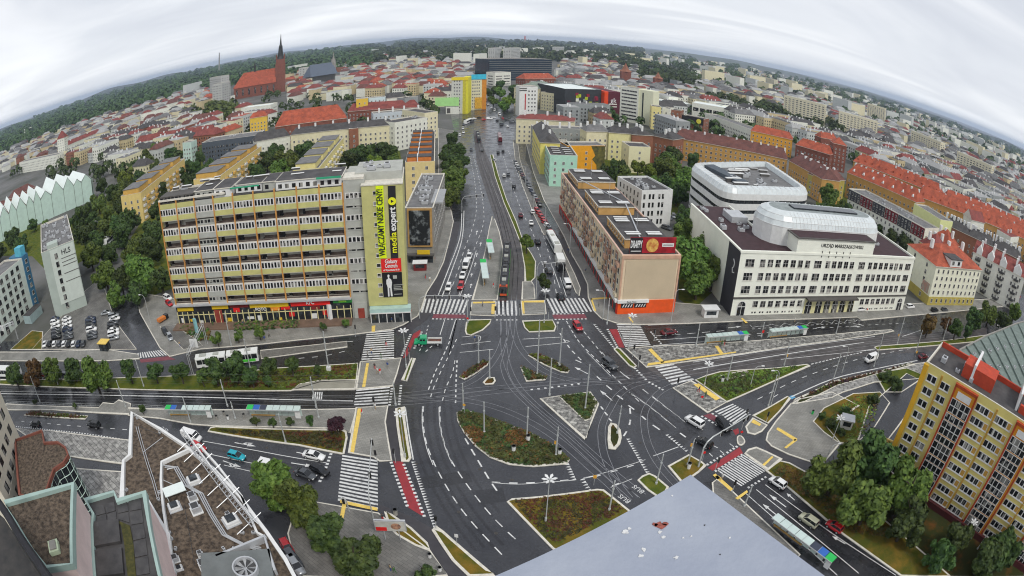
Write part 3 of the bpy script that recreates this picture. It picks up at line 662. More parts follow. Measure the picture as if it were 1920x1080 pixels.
def win_mesh(wd, ht, nx=2, ny=1, style='w', sill=True):
    k = (round(wd,2), round(ht,2), nx, ny, style, sill)
    if k in _WM: return _WM[k]
    b = MB(); f = min(0.09, wd*0.08)
    b.box(-wd/2, wd/2, -0.05, 0.12, 0, ht, 0)                      # frame body
    pw = (wd-f*(nx+1))/nx; ph = (ht-f*(ny+1))/ny
    for i in range(nx):
        for j in range(ny):
            x0 = -wd/2+f+i*(pw+f); z0 = f+j*(ph+f)
            b.box(x0, x0+pw, -0.075, 0.0, z0, z0+ph, 1)
    if sill: b.box(-wd/2-0.08, wd/2+0.08, -0.18, 0.02, -0.08, -0.002, 2)
    me = b.mesh('window', [M_FRAME if style[0] == 'w' else M_FRAMED, M_GLASS if len(style) < 2 else M_GLASSB, M_KERB])
    _WM[k] = me; return me
class Bld:
    """local frame: x along the front from its left corner, y back from the front, z up"""
    def __init__(s, name, label, A, B=None, H=10.0, D=10.0, cat='building', group=None, rz=None, L=None, z0=0.0):
        A = Vector((A[0], A[1], z0)); s.A = A
        if B is not None:
            d = Vector((B[0]-A.x, B[1]-A.y)); s.L = L or d.length; s.rz = math.atan2(d.y, d.x) if rz is None else rz
        else: s.L = L; s.rz = rz
        s.H, s.D = H, D
        s.u = Vector((math.cos(s.rz), math.sin(s.rz), 0)); s.v = Vector((-math.sin(s.rz), math.cos(s.rz), 0))
        s.o = thing(name, label, cat, A, s.rz, group); s.roof = None
    def w(s, x, y, z=0): return s.A + s.u*x + s.v*y + Vector((0,0,z))
    def part(s, name, mb, mats, parent=None, sm=False): return mb.build(name, mats, parent or s.o, None, sm)
    def put(s, name, me, x, y, z, rz=0.0, parent=None, scale=None): return inst(name, me, parent or s.o, (x,y,z), rz, scale)
    def face(s, side, px, off=0.0):
        """photo pixel -> (distance along the face, height) on the face F, L or R"""
        d = ray(*px); o = Vector((0,0,CAM_H))
        n, p = {'F': (s.v, s.w(0,-off)), 'L': (s.u, s.w(-off,0)), 'R': (s.u, s.w(s.L+off,0)), 'B': (s.v, s.w(0,s.D))}[side]
        t = (p-o).dot(n)/d.dot(n); q = o+d*t-s.A
        return (q.dot(s.u) if side in 'FB' else q.dot(s.v)), q.z
    def at(s, side, t, z, off=0.0):
        return {'F': ((t,-off,z),0.0), 'L': ((-off,t,z),-math.pi/2), 'R': ((s.L+off,t,z),math.pi/2), 'B': ((t,s.D+off,z),math.pi)}[side]
    def length(s, side): return s.L if side in 'FB' else s.D
    def body(s, wall, roof=None, parapet=0.7, coping=None, z0=-0.3, name='wall', cw=0.35):
        b = MB(); L, D, H = s.L, s.D, s.H
        b.add([(0,0,z0),(L,0,z0),(L,D,z0),(0,D,z0),(0,0,H),(L,0,H),(L,D,H),(0,D,H)], [(0,1,5,4),(1,2,6,5),(2,3,7,6),(3,0,4,7)])
        wl = s.part(name, b, wall)
        if roof:
            r = MB(); zr = H-parapet
            r.quad((cw,cw,zr),(L-cw,cw,zr),(L-cw,D-cw,zr),(cw,D-cw,zr))
            ro = s.part('roof', r, roof); s.roof = ro
            p = MB(); P = [(0,0),(L,0),(L,D),(0,D)]; Q = [(cw,cw),(L-cw,cw),(L-cw,D-cw),(cw,D-cw)]
            hh = H+0.06
            p.add([(x,y,hh) for x,y in P]+[(x,y,hh) for x,y in Q]+[(x,y,zr) for x,y in Q]+[(x,y,H-0.02) for x,y in P],
                  [(i,(i+1)%4,4+(i+1)%4,4+i) for i in range(4)]+[(4+i,4+(i+1)%4,8+(i+1)%4,8+i) for i in range(4)]+[(12+i,12+(i+1)%4,(i+1)%4,i) for i in range(4)])
            s.part('parapet', p, coping or M_KERB)
        return wl
    def pitched(s, mt, rh=4.0, kind='hip', ov=0.4, x0=0, x1=None, y0=0, y1=None, z=None, name='roof', along=None, gable=None):
        L, D = (s.L if x1 is None else x1), (s.D if y1 is None else y1); z = s.H if z is None else z
        a, c, b_, d = x0-ov, y0-ov, L+ov, D+ov; b = MB(); w_, h_ = b_-a, d-c
        t = 0.25
        if (along or ('x' if w_ >= h_ else 'y')) == 'x':
            k = h_/2 if kind == 'hip' else (h_/4 if kind == 'half' else 0)
            k = min(k, w_/2-0.01); r0 = (a+k,(c+d)/2,z+rh); r1 = (b_-k,(c+d)/2,z+rh)
            fs = [(0,1,5,4),(2,3,4,5),(3,0,4),(1,2,5)]
        else:
            k = w_/2 if kind == 'hip' else (w_/4 if kind == 'half' else 0)
            k = min(k, h_/2-0.01); r0 = ((a+b_)/2,c+k,z+rh); r1 = ((a+b_)/2,d-k,z+rh)
            fs = [(0,1,4),(1,2,5,4),(2,3,5),(3,0,4,5)]
        vs = [(a,c,z),(b_,c,z),(b_,d,z),(a,d,z),r0,r1]
        b.add(vs, fs, 0)
        b.add([(a,c,z-t),(b_,c,z-t),(b_,d,z-t),(a,d,z-t)]+vs[:4], [(0,1,5,4),(1,2,6,5),(2,3,7,6),(3,0,4,7),(3,2,1,0)], 1)
        if kind == 'gable': b.m[-9+ (2 if fs[2] == (3,0,4) else 0)] = 1; b.m[-9+(3 if fs[2] == (3,0,4) else 2)] = 1
        s.roof = s.part(name, b, [mt, gable or M_KERB]); return s.roof
    def windows(s, side, cols, rows, wd=1.4, ht=1.6, z0=4.0, dz=3.2, t0=None, t1=None, nx=2, ny=1, style='w', joined=True, off=0.0, skip=0.0, ts=None, sill=True, name='window', parent=None):
        ln = s.length(side); t0 = 1.6 if t0 is None else t0; t1 = ln-1.6 if t1 is None else t1
        ts = ts or [t0+(t1-t0)*(i+0.5)/cols for i in range(cols)]
        me = win_mesh(wd, ht, nx, ny, style, sill)
        for j in range(rows):
            z = z0+j*dz
            if not joined:
                for t in ts:
                    if skip and random.random() < skip: continue
                    p, a = s.at(side, t, z, off); s.put(name, me, *p, a, parent)
            else:
                b = MB(); p0, a = s.at(side, 0, z, off); ca, sa = math.cos(a), math.sin(a)
                for t in ts:
                    p, _ = s.at(side, t, z, off); f = min(0.12, wd*0.1); pw = (wd-f*(nx+1))/nx
                    def bx(x0,x1,y0,y1,za,zb,mi):
                        vs = [(x0,y0,za),(x1,y0,za),(x1,y1,za),(x0,y1,za),(x0,y0,zb),(x1,y0,zb),(x1,y1,zb),(x0,y1,zb)]
                        b.add([(p[0]+x*ca-y*sa, p[1]+x*sa+y*ca, p[2]+zz_) for x,y,zz_ in vs], [(4,5,6,7),(0,1,5,4),(1,2,6,5),(3,0,4,7),(0,3,2,1)], mi)
                    bx(-wd/2, wd/2, -0.06, 0.05, 0, ht, 0)
                    for i in range(nx):
                        xx = -wd/2+f+i*(pw+f); bx(xx, xx+pw, -0.09, 0.0, f, ht-f, 1)
                o = s.part('window_row', b, [M_FRAME if style[0] == 'w' else M_FRAMED, M_GLASS], parent); stuff(o)
    def chimneys(s, n, z, mt=None, row=None, sz=(1.2,1.6,3.6), parent=None):
        me = box_mesh('chimney', sz, mt or M_WHITEP)
        for i in range(n):
            x = s.L*(i+0.5)/n if s.L >= s.D else s.L/2+random.uniform(-1,1); y = (s.D/2+random.uniform(-1,1)) if s.L >= s.D else s.D*(i+0.5)/n
            s.put('chimney', me, x+random.uniform(-.8,.8), y if row is None else row, z, random.uniform(-.05,.05), parent or s.roof)
_BM = {}
def box_mesh(name, sz, mt, key=None):
    k = (name, sz, mt.name)
    if k not in _BM:
        b = MB(); b.box(-sz[0]/2, sz[0]/2, -sz[1]/2, sz[1]/2, 0, sz[2]); _BM[k] = b.mesh(name, mt)
    return _BM[k]
def sign_text(b, side, body, t, z, size, mt, off, parent=None, rot=0.0, xs=1.0, bold=0.0, name='lettering', fit=None):
    """raised letters standing on a face; rot turns them in the plane of the face"""
    me = text_mesh(body, size, mt, 0.02, bold=bold, xs=xs)
    p, a = b.at(side, t, z, off)
    o = inst(name, me, parent or b.o, p)
    if fit:
        xs_ = [v.co.x for v in me.vertices]; k = fit/(max(xs_)-min(xs_))
        for v in me.vertices: v.co.x *= k
    o.rotation_euler = (Matrix.Rotation(a, 3, 'Z') @ Matrix.Rotation(math.pi/2, 3, 'X') @ Matrix.Rotation(rot, 3, 'Z')).to_euler()
    return o
def panel(b, side, pxs, mt, name, off=0.1, th=0.1, parent=None, z=None):
    """flat board on a face from two opposite pixel corners"""
    (t0,z0),(t1,z1) = b.face(side, pxs[0], off), b.face(side, pxs[1], off)
    t0, t1 = min(t0,t1), max(t0,t1); z0, z1 = min(z0,z1), max(z0,z1)
    q = MB(); q.box(-(t1-t0)/2, (t1-t0)/2, -th, 0, 0, z1-z0)
    p, a = b.at(side, (t0+t1)/2, z0, off-th)
    o = inst(name, q.mesh(name, mt), parent or b.o, p, a)
    return o, (t0,t1,z0,z1)
# roof clutter shared meshes
def mesh_ac():
    b = MB(); b.box(-0.9,0.9,-0.6,0.6,0,1.0,0); b.lathe([(0.42,1.0),(0.42,1.12)],8,1); b.box(-1.0,1.0,-0.7,0.7,0,0.08,1); return b.mesh('roof_unit', [M_METAL, M_FRAMED])
def mesh_vent():
    b = MB(); b.box(-2.2,2.2,-0.35,0.35,0,0.9,0); b.box(-2.35,2.35,-0.5,0.5,0.9,1.02,1); return b.mesh('vent_block', [M_CONCD, M_WHITEP])
ME_AC, ME_VENT = mesh_ac(), mesh_vent()
def clutter(b, n, x0, x1, y0, y1, z, seed=1):
    r = random.Random(seed)
    for i in range(n):
        b.put('roof_unit', ME_AC, r.uniform(x0,x1), r.uniform(y0,y1), z, r.choice((0,1.57)), b.roof, r.uniform(.6,1.3))
def mast(b, x, y, z, h):
    m_ = MB(); m_.tube([(0,0,0),(0,0,h)],[0.08,0.04],5); m_.tube([(-.5,0,h*.8),(.5,0,h*.8)],0.03,4); b.put('antenna', m_.mesh('antenna', M_METAL), x, y, z)
# ================================================================ THE NEAR BUILDINGS
# ---- long ten-storey slab with gallery facade (north west corner of the square)
M_YG = mh('yellow_green_panel', 'bdb978', var=0.10, scale=0.5); M_YGB = mh('yellow_green_render', 'b9b577', var=0.12, scale=0.25)
M_GREYP = mh('grey_panel', 'a9aaa2', var=0.10, scale=0.5); M_ORC = mh('ochre_pillar', 'c58d4a', var=0.2, scale=0.6)
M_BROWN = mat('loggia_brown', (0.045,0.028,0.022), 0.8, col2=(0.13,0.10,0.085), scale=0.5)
A, B_ = G(338,608), G(662,597)
S = Bld('slab_apartment_block', 'long yellow-green slab block with gallery rows and shops along its foot', A, B_, 37.2, 16.0, cat='apartment block')
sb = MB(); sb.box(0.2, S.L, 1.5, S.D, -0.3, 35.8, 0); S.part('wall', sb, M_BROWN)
rf = MB(); rf.box(0, S.L+4, 0.6, S.D, 35.8, 36.2, 0); S.roof = S.part('roof', rf, M_ROOFD)
cp = MB(); cp.box(-0.1, 22, -0.15, 0.6, 36.9, 37.4, 0); cp.box(-0.1,0.5,0.6,S.D,36.2,37.4,0); cp.box(0.5,S.L,S.D-0.4,S.D,36.2,36.8,0); S.part('parapet', cp, M_KERB)
lw = MB(); lw.box(0,0.25,0.1,S.D,-0.3,36.9); S.part('end_wall', lw, M_YGB)
NB = 9; bw = S.L/NB
def strip_mesh(gy=False):
    b = MB(); W = bw-0.3
    b.box(0,W,-0.1,0.5,0,1.85,0)
    n = 6
    for i in range(n):
        x = 0.15+i*(W-0.2)/n; wdt = (W-0.2)/n*0.62; b.box(x,x+wdt,-0.13,0.0,0.18,1.62,1)
    return b.mesh('window_strip', [M_FRAME, M_GLASS])
def pane_strip(): 
    b = MB(); W = bw-0.3; b.box(0,W,-0.05,1.6,0,1.5,0)
    for i in range(5):
        x = 0.1+i*(W-0.1)/5; b.box(x,x+0.85,-0.08,0,0.5,1.35,1)
    return b.mesh('window_strip', [M_GREYP, M_GLASS])
ME_STRIP, ME_GSTRIP = strip_mesh(), pane_strip()
bb = MB(); bb.box(0,bw-0.2,-0.12,0.15,0,1.35); ME_BAND = bb.mesh('balcony_panel', M_YG); ME_BANDG = bb.mesh('balcony_panel', M_GREYP)
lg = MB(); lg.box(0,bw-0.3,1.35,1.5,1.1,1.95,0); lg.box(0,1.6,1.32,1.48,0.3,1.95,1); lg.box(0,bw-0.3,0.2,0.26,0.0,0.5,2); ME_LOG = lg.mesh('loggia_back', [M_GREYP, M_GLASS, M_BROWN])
sl_ = MB(); sl_.box(0,S.L,-0.05,1.6,-0.12,0.12); ME_SLAB = sl_.mesh('floor_slab', M_KERB)
zs = []
zs.append(('L',6.5)); zs.append(('Y',8.4)); z = 9.75
for k in range(4): zs += [('S',z),('L',z+2.0),('Y',z+4.3)]; z += 5.75
zs += [('S',z),('Y',z+1.95)]
ztop = z+3.3
for kd, zz_ in zs:
    S.put('floor_slab', ME_SLAB, 0, 0, zz_)
    for i in range(NB):
        x = i*bw+0.15
        g_ = (i == 2)
        if kd == 'Y': S.put('balcony_panel', ME_BANDG if g_ else ME_BAND, x-0.05, 0, zz_+0.05)
        elif kd == 'S': S.put('window_strip', ME_STRIP, x, 0, zz_+0.08)
        else:
            if g_: S.put('window_strip', ME_GSTRIP, x, 0, zz_+0.2)
            else: S.put('loggia_back', ME_LOG, x, 0, zz_)
pc = MB(); pc.box(-0.16,0.16,-0.32,0.3,6.2,37.0); ME_PIL = pc.mesh('pillar', M_ORC)
for i in range(NB+1): S.put('pillar', ME_PIL, i*bw+(0.16 if i == 0 else 0), 0, 0)
# top storey: glazed corner, patchwork of penthouses
tp = MB(); tp.box(0.3,2*bw-0.2,0.3,6,ztop+0.1,ztop+2.1,0); 
for i in range(9): tp.box(0.6+i*1.3,1.5+i*1.3,0.2,0.3,ztop+0.4,ztop+1.8,1)
S.part('penthouse', tp, [M_CONCD, M_GLASS])
for k, (x0,x1,y0,h_,mt_) in enumerate([(2*bw,3*bw-.3,1.0,2.2,M_GREYP),(3*bw+.3,4*bw-.3,.5,2.3,M_WHITEP),(4*bw+.3,5*bw+2,2.5,2.2,M_WHITEP),(5*bw+2.4,6*bw,1.8,2.4,M_GREYP),(6*bw+.3,9*bw-.2,0.9,2.4,M_WHITEP)]):
    b = MB(); b.box(x0,x1,y0,11,ztop,ztop+h_,0); b.box(x0-.2,x1+.2,y0-.25,11.2,ztop+h_,ztop+h_+.2,2)
    x = x0+0.7
    while x < x1-1.2: b.box(x,x+1.0,y0-.06,y0,ztop+0.6,ztop+1.7,1); x += 1.9
    b.box(x0,x1,y0,11,ztop+h_+.2,ztop+h_+.22,3); S.part('penthouse', b, [mt_, M_GLASS, M_KERB, M_ROOFD])
b = MB(); b.box(0,8.5,-0.12,0.12,0,0.35); me_g = b.mesh('green_awning', mh('green_awning_paint','2f9a72',var=0.1)); S.put('awning', me_g, 3.9*bw, 0.1, ztop+2.0, 0.02); S.put('awning', me_g, 7.9*bw, 0.1, ztop+2.3, 0, scale=(0.75,1,1.4))
for i in range(34):
    rr = random.Random(i); S.put('roof_vent', ME_VENT, rr.uniform(3,S.L), rr.uniform(5,15), 36.2+(2.3 if rr.random() < .4 else 0), rr.choice((0,0.0,0.1)), scale=(rr.uniform(.4,1.1),1,rr.uniform(.3,.7)))
clutter(S, 14, 3, S.L, 4, 15, 36.3, 5); mast(S, 12, 8, 36.2, 4)
# grey stair tower and the blind end block with the banners
st = MB(); st.box(S.L+0.1,S.L+5.6,0.2,S.D,-0.3,37.6,0); st.box(S.L,S.L+5.4,0.1,6,37.6,38.2,1); S.part('stair_tower', st, [M_GREYP, M_KERB])
b = MB(); b.box(0,4.6,-0.1,0.3,0,1.5,0)
for i in range(4): b.box(0.25+i*1.1,1.0+i*1.1,-0.13,0,0.15,1.35,1)
me_ = b.mesh('window_strip', [M_FRAME, M_GLASS]); b = MB(); b.box(0,4.6,-0.1,0.3,0,0.9,0); b.box(0.2,1.9,-0.13,0,0.3,0.7,1); b.box(2.3,4.3,-.13,0,.3,.7,1); me2 = b.mesh('window_strip', [M_GREYP, M_GLASS])
for k in range(5): S.put('window_strip', me_, S.L+0.5, 0.2, 9.8+5.75*k); S.put('window_strip', me2, S.L+0.5, 0.2, 7.2+5.75*k)
EX0 = S.L+4.9
eb = MB(); eb.box(EX0,EX0+10.2,-1.6,S.D,4.2,36.2,0); eb.box(EX0-.1,EX0+10.3,-1.75,S.D,36.2,36.5,1); eb.box(EX0+0.3,EX0+10,-1.0,S.D,-0.3,4.2,0); S.part('end_block', eb, [M_YGB, M_KERB])
me_ = win_mesh(1.1,1.0,1,1)
for k in range(11): S.put('window', me_, EX0+3.4, -1.6, 6.8+2.7*k)
tk = MB(); tk.box(EX0-2,EX0+10,3,S.D,36.2,38.6,0); S.part('penthouse', tk, M_GREYP); clutter(S,5,EX0,EX0+9,4,14,38.6,9)
def S_panel(p0,p1,mt,name): return panel(S,'F',(p0,p1),mt,name,1.75,0.12)
M_BY = mh('banner_yellow','d9ec12',var=0.05); M_BK = mh('banner_black','232224',var=0.1); M_BR = mh('banner_red','d8231f',var=0.05); M_BD = mh('banner_dark','16161a',var=0.15)
M_WT = mat('white_letter', (0.78,0.78,0.76), 0.6, var=0); M_KT = mat('black_letter', (0.015,0.015,0.016), 0.6, var=0); M_YT = mh('yellow_letter','e6e61e',var=0)
o,(t0,t1,z0,z1) = S_panel((704,349),(725,484),M_BY,'banner'); o['label'] = 'tall yellow banner with black lettering'
sign_text(S,'F','WŁĄCZAMY NISKIE CENY!',(t0+t1)/2,(z0+z1)/2,2.15,M_KT,1.9,rot=math.pi/2,bold=0.03,fit=(z1-z0)*.92)
o,(t0,t1,z0,z1) = S_panel((727,349),(747,484),M_BK,'banner'); o['label'] = 'tall black banner with white and yellow lettering'
zc = z0+(z1-z0)*0.40
sign_text(S,'F','media',(t0+t1)/2,z0+4.2,2.3,M_YT,1.9,rot=math.pi/2,bold=0.03,fit=5.4); sign_text(S,'F','expert',(t0+t1)/2,z0+10.3,2.3,M_WT,1.9,rot=math.pi/2,bold=0.05,fit=6.2)
b = MB(); b.lathe([(1.0,0),(1.0,0.05)],18,0); b.add([(0.45,0,0.06),(-0.3,0.45,0.06),(-0.3,-0.45,0.06)],[(0,1,2)],1); mk = b.mesh('banner_mark',[M_YT,M_KT])
o = inst('banner_mark', mk, S.o, ((t0+t1)/2,-1.88,z0+14.9)); o.rotation_euler = (math.pi/2,0,0)
o,(t0,t1,z0,z1) = S_panel((714,486),(753,509),M_BR,'banner'); o['label'] = 'red banner with white lettering'
for body,dz,sz in (('Galaxy',3.4,1.55),('Centrum',2.0,1.5),('al. Wyzwolenia 18-20',0.7,0.62)): sign_text(S,'F',body,(t0+t1)/2,z0+dz*(z1-z0)/4.2,sz,M_WT,1.9,bold=0.02,fit=(t1-t0)*(.62 if sz > 1 else .8))
o,(t0,t1,z0,z1) = S_panel((716,512),(756,556),M_BD,'banner'); o['label'] = 'black poster banner with a figure in white clothes'
# the figure in white printed on the banner
f = MB(); fx = t0+1.2
P = [(0,0),(0.25,0),(0.3,2.2),(0.45,2.2),(0.5,0),(0.8,0),(0.72,2.4),(0.85,3.6),(0.7,4.4),(0.45,4.6),(0.4,4.9),(0.5,5.3),(0.35,5.6),(0.15,5.5),(0.12,5.1),(0.2,4.8),(0.15,4.5),(-0.1,4.3),(-0.15,3.3),(0.02,2.4)]
f.add([(x*1.5,-0.03,zq) for x,zq in P],[tuple(range(len(P)))]); inst('poster_figure', f.mesh('poster_figure', M_WHITEP), S.o, (fx,-1.75,z0+0.2)).scale = (1,1,(z1-z0)/6.2)
for k,(wq,zq) in enumerate(((2.6,.48),(1.9,.40),(2.2,.34),(2.4,.28),(2.0,.10),(1.0,.75))):
    q = MB(); q.box(0,wq,-0.03,0,0,0.16 if k < 5 else 0.9); inst('poster_line', q.mesh('poster_line', M_GREYP), S.o, (t0+2.8,-1.75,z0+zq*(z1-z0)))
# shops along the foot
b = MB(); b.box(-0.8,S.L+0.2,-1.2,2.0,6.0,6.35,0); S.part('canopy', b, M_METAL)
b = MB(); b.box(-0.2,S.L,-0.2,1.2,0,6.0,0); S.part('shop_wall', b, M_GLASSB)
M_SY = mh('sign_yellow','d6b221',var=0.08); M_SR = mh('sign_red','d61f1c',var=0.06); M_SDR = mh('sign_dark_red','74211f',var=0.1); M_SG = mh('sign_green','2e8b3c',var=0.1); M_CREAM = mh('cream_frame','d8cf9a',var=0.08)
def shop(p0,p1,mt,txt=None,tm=None,sz=1.0,lab=None):
    o,(t0,t1,z0,z1) = panel(S,'F',(p0,p1),mt,'shop_sign',0.45,0.25)
    if txt: sign_text(S,'F',txt,(t0+t1)/2,(z0+z1)/2,sz,tm or M_WT,0.5,bold=0.03)
    if lab: o['label'] = lab
shop((332,578),(363,583),M_SY); shop((365,575),(395,584),M_BK); shop((396,572),(428,579),M_SY); shop((430,572),(466,576),M_SDR); shop((467,568),(541,575),M_SY); shop((473,577),(506,583),M_BK,'FOTO',M_WT,1.3,'black shop sign lettered FOTO')
shop((544,564),(619,571.5),M_SR,'KFC',M_WT,1.3,'wide red shop sign lettered KFC'); shop((624,562),(660,567),M_SG,'żabka',mh('lime_letter','9be23c',var=0),0.9); shop((507,576),(525,582),mh('sign_orange','e08a2a',var=.2)); shop((526,575),(544,580),M_SR); shop((437,578),(450,585),M_SR)
shop((612,581),(621,594),M_SR); shop((588-5,576-1),(600,580),M_SDR)
for k in range(30):
    q = MB(); q.box(-0.09,0.09,-0.35,0,0,4.0); S.put('shop_mullion', q.mesh('shop_mullion', M_CREAM) if k == 0 else bpy.data.meshes['shop_mullion'], k*(S.L-0.4)/29+0.1, -0.2, 0)
q = MB(); q.box(0,S.L,-0.32,0,2.9,3.1); q.box(0,S.L,-0.34,0,0,0.25); S.part('shop_transom', q, M_CREAM)
q = MB(); q.box(0,2.6,-0.4,0.6,0,4.2); S.put('shop_door', q.mesh('shop_door', mh('entrance_red','8c3a2e',var=.2)), 13.2, -0.1, 0)
for k in range(16):
    rr = random.Random(k*3+1); q = MB(); wq = rr.uniform(0.9,2.2); q.box(0,wq,-0.05,0,0,rr.uniform(.7,1.6)); S.put('shop_poster', q.mesh('shop_poster', rr.choice([M_WHITEP,M_SR,M_GREYP,M_SY,M_BD,M_FRAME])), 1+k*3.25, -0.27, rr.uniform(.3,1.6))
# glass pavilion under the end block
q = MB(); q.box(EX0+0.2,EX0+11,-3.6,-1.0,3.0,4.1,0); q.box(EX0+0.4,EX0+10.8,-3.3,-1.0,0,3.0,1); q.box(EX0+0.2,EX0+11,-3.7,-3.6,2.8,3.1,2)
for i in range(6): q.box(EX0+0.3+i*2.1,EX0+0.5+i*2.1,-3.45,-3.3,0,3.0,2)
S.part('shop_pavilion', q, [mh('pale_glass','a9c4bd',var=.1,rough=.2), M_GLASSB, M_FRAME])
q = MB(); q.box(S.L+0.6,S.L+4.2,-0.2,0.4,0,4.6,0); q.box(S.L+1.6,S.L+3.4,-0.3,0,0,3.0,1); S.part('entrance', q, [M_GREYP, mh('entrance_red','8c3a2e')])
# ---- terrace in front of the shops
q = MB(); q.prism([S.w(-1,-4.5),S.w(S.L,-4.5),S.w(S.L,-0.1),S.w(-1,-0.1)], 0.0, 0.45); tr = struct(q.build('shop_terrace', mh('terrace_brown','6f5a4b',var=.25,scale=.5)))
# ---- building with the big poster at the avenue
A, B_ = G(763,493), G(815,493)
P2 = Bld('poster_building', 'low grey-roofed building with large framed poster facing the square', A, B_, 18.4, 46, cat='building', rz=math.atan2(G(815,493).y-G(763,493).y, G(815,493).x-G(763,493).x)+0.0)
P2.body(M_CONC, M_ROOFG, 0.5, M_KERB)
o,(t0,t1,z0,z1) = panel(P2,'F',((763,392),(811,463)),mh('ochre_frame','b08a52',var=.15),'poster_frame',0.5,0.5)
o2,_ = panel(P2,'F',((766,395),(807,460)),mat('dark_poster_print',(0.012,0.014,0.017),0.4,col2=(0.34,0.37,0.38),scale=0.55,detail=9,thr=(0.50,0.72)),'poster',0.6,0.08); o2['label'] = 'dark poster with pale brushed shapes'
q = MB(); q.box(0,P2.L,-1.6,0,2.9,3.3,0); q.box(0.5,P2.L-.5,-0.1,0.2,0,2.9,1); P2.part('shop_front', q, [M_CONCD, M_GLASSB])
o,(t0,t1,z0,z1) = panel(P2,'F',((782,469),(806,477)),M_SY,'shop_sign',1.7,0.2); 
q = MB()
for i in range(22): q.box(0,3.8,i*0.75,i*0.75+0.3,0,0.5)
P2.put('roof_slats', q.mesh('roof_slats', M_METAL), 7.6, 6, 17.95); clutter(P2,16,1,6,4,40,17.9,3)
P2.windows('R', 14, 4, 1.6,1.7, 4.5,3.4)
# ================================================================ EAST SIDE
def lp(b, px, z):
    """photo pixel at height z -> local x, y of a building"""
    q = G(px[0], px[1], z)-b.A; return q.dot(b.u), q.dot(b.v)
# ---- long apartment block with the blank gable
A = Vector((28.2,142.9,0))
E1 = Bld('avenue_apartment_block', 'long beige apartment block with blank gable wall and rooftop burger billboard', A, None, 17.0, 90.0, cat='apartment block', rz=0.108, L=16.8)
M_BEI = mh('beige_render','d8c4a6',var=.1,scale=.3); M_BEIG = mh('gable_beige','bfae92',var=.05,scale=.2); M_OCH = mh('ochre_render','c49a5c',var=.12,scale=.4); M_PINKB = mh('pink_beige','c09a82',var=.12)
E1.body(M_BEI, M_ROOFD, 0.5, mh('coping_pink','cfae9c',var=.1), cw=0.5)
q = MB(); q.box(1.2,E1.L-1.0,-0.12,0,4.4,15.6,0); E1.part('gable_panel', q, M_BEIG)
q = MB(); q.box(0.0,E1.L,-0.25,0,16.0,16.9,0); q.box(0,0.5,-.2,0,4.4,16,0); q.box(E1.L-.5,E1.L,-.2,0,4.4,16,0); E1.part('gable_frame', q, M_PINKB)
q = MB(); q.box(0,E1.L,-0.3,0,-0.2,4.0,0); E1.part('gable_base', q, mh('orange_render','e2561c',var=.1,scale=.5))
q = MB(); q.box(-0.3,8.6,-0.9,0,3.6,4.4,0); q.box(-0.9,0,-.3,60,3.6,4.4,0); E1.part('shop_fascia', q, M_WHITEP)
sign_text(E1,'F','Beck Nest',3.6,4.0,0.65,M_KT,0.95)
for i in range(2):
    q = MB(); q.box(-1.7,1.7,-0.12,0,0,1.3,0)
    for k in range(4): q.add([(-1.4+k*.75,-.14,.2),(-1.1+k*.75,-.14,.2),(-.7+k*.75,-.14,1.1),(-1.0+k*.75,-.14,1.1)],[(0,1,2,3)],1)
    o = E1.put('shop_panel', q.mesh('shop_panel',[M_BK,M_WHITEP]), 2.6+i*3.8, -0.31, 2.0)
# avenue front: bays of windows and loggias in three tints
tints = [M_BEI, mh('bay_cream','d3c6aa',var=.1), mh('bay_brown','96705e',var=.15), M_BEI, mh('bay_rose','bd9880',var=.1)]
nb = 27
wm = win_mesh(1.5,1.6,2,1); rr = random.Random(4)
for i in range(nb):
    t = 1.8+i*(E1.D-3)/nb
    mt_ = rr.choice([0,1,2,2,3,4,2])
    q = MB(); q.box(0,0.12,-1.2,1.2,4.6,16.2); E1.put('facade_bay', q.mesh('facade_bay', tints[mt_]), -0.12, t, 0)
    for k in range(4):
        E1.put('window', wm, -0.13, t, 5.4+2.85*k, -math.pi/2)
        if (i+k) % 3 == 0:
            q = MB(); q.box(-0.9,0,-1.1,1.1,0,1.0); E1.put('balcony', q.mesh('balcony', tints[(mt_+k) % 5]) if False else box_mesh('balcony',(0.8,2.2,1.0),tints[(mt_+k) % 5]), -0.45, t, 4.7+2.85*k)
q = MB(); q.box(-0.25,0,0,E1.D,-0.2,3.6,0)
for k in range(26): q.box(-0.32,-0.2,0.8+k*3.4,3.2+k*3.4,0.3,3.0,1)
E1.part('shop_front', q, [mh('shop_red','c23322',var=.25,scale=.08), M_GLASSB])
# penthouses
for fl, fr_, bl in (((1080,353),(1146,351),(1061,318)),((1118,402),(1178,400),(1093,357)),((1171,465),(1240,463),(1135,407))):
    z = 16.6
    x0, y0 = lp(E1, fl, z); x1, _ = lp(E1, fr_, z); _, y1 = lp(E1, bl, z+2.4)
    x0 = max(x0,2.2); x1 = min(x1+1.5,E1.L-0.6)
    q = MB(); q.box(x0,x1,y0,y1,16.5,19.0,0); q.box(x0-.2,x1+.2,y0-.2,y1+.2,19.0,19.2,1); q.box(x0-.25,x1+.25,y0-.25,y0-.05,18.95,19.25,2); q.box(x0-.25,x0-.05,y0-.25,y1+.2,18.95,19.25,2)
    ph = E1.part('penthouse', q, [M_OCH, M_ROOFD, M_KERB])
    k = 0; y = y0+1.5
    while y < y1-1.2: E1.put('window', win_mesh(1.0,1.2,1,1), x0, y, 17.2, -math.pi/2); y += 2.2
    for (fx,fy) in ((.25,.14),(.75,.14),(.25,.22),(.75,.22),(.25,.8),(.75,.82),(.25,.72),(.75,.74),(.27,.9)): E1.put('vent_block', ME_VENT, x0+(x1-x0)*fx, y0+(y1-y0)*fy, 19.2, 0, scale=(0.9,1,.55))
    mast(E1, x0+(x1-x0)*.5, y0+(y1-y0)*.5, 19.2, 6)
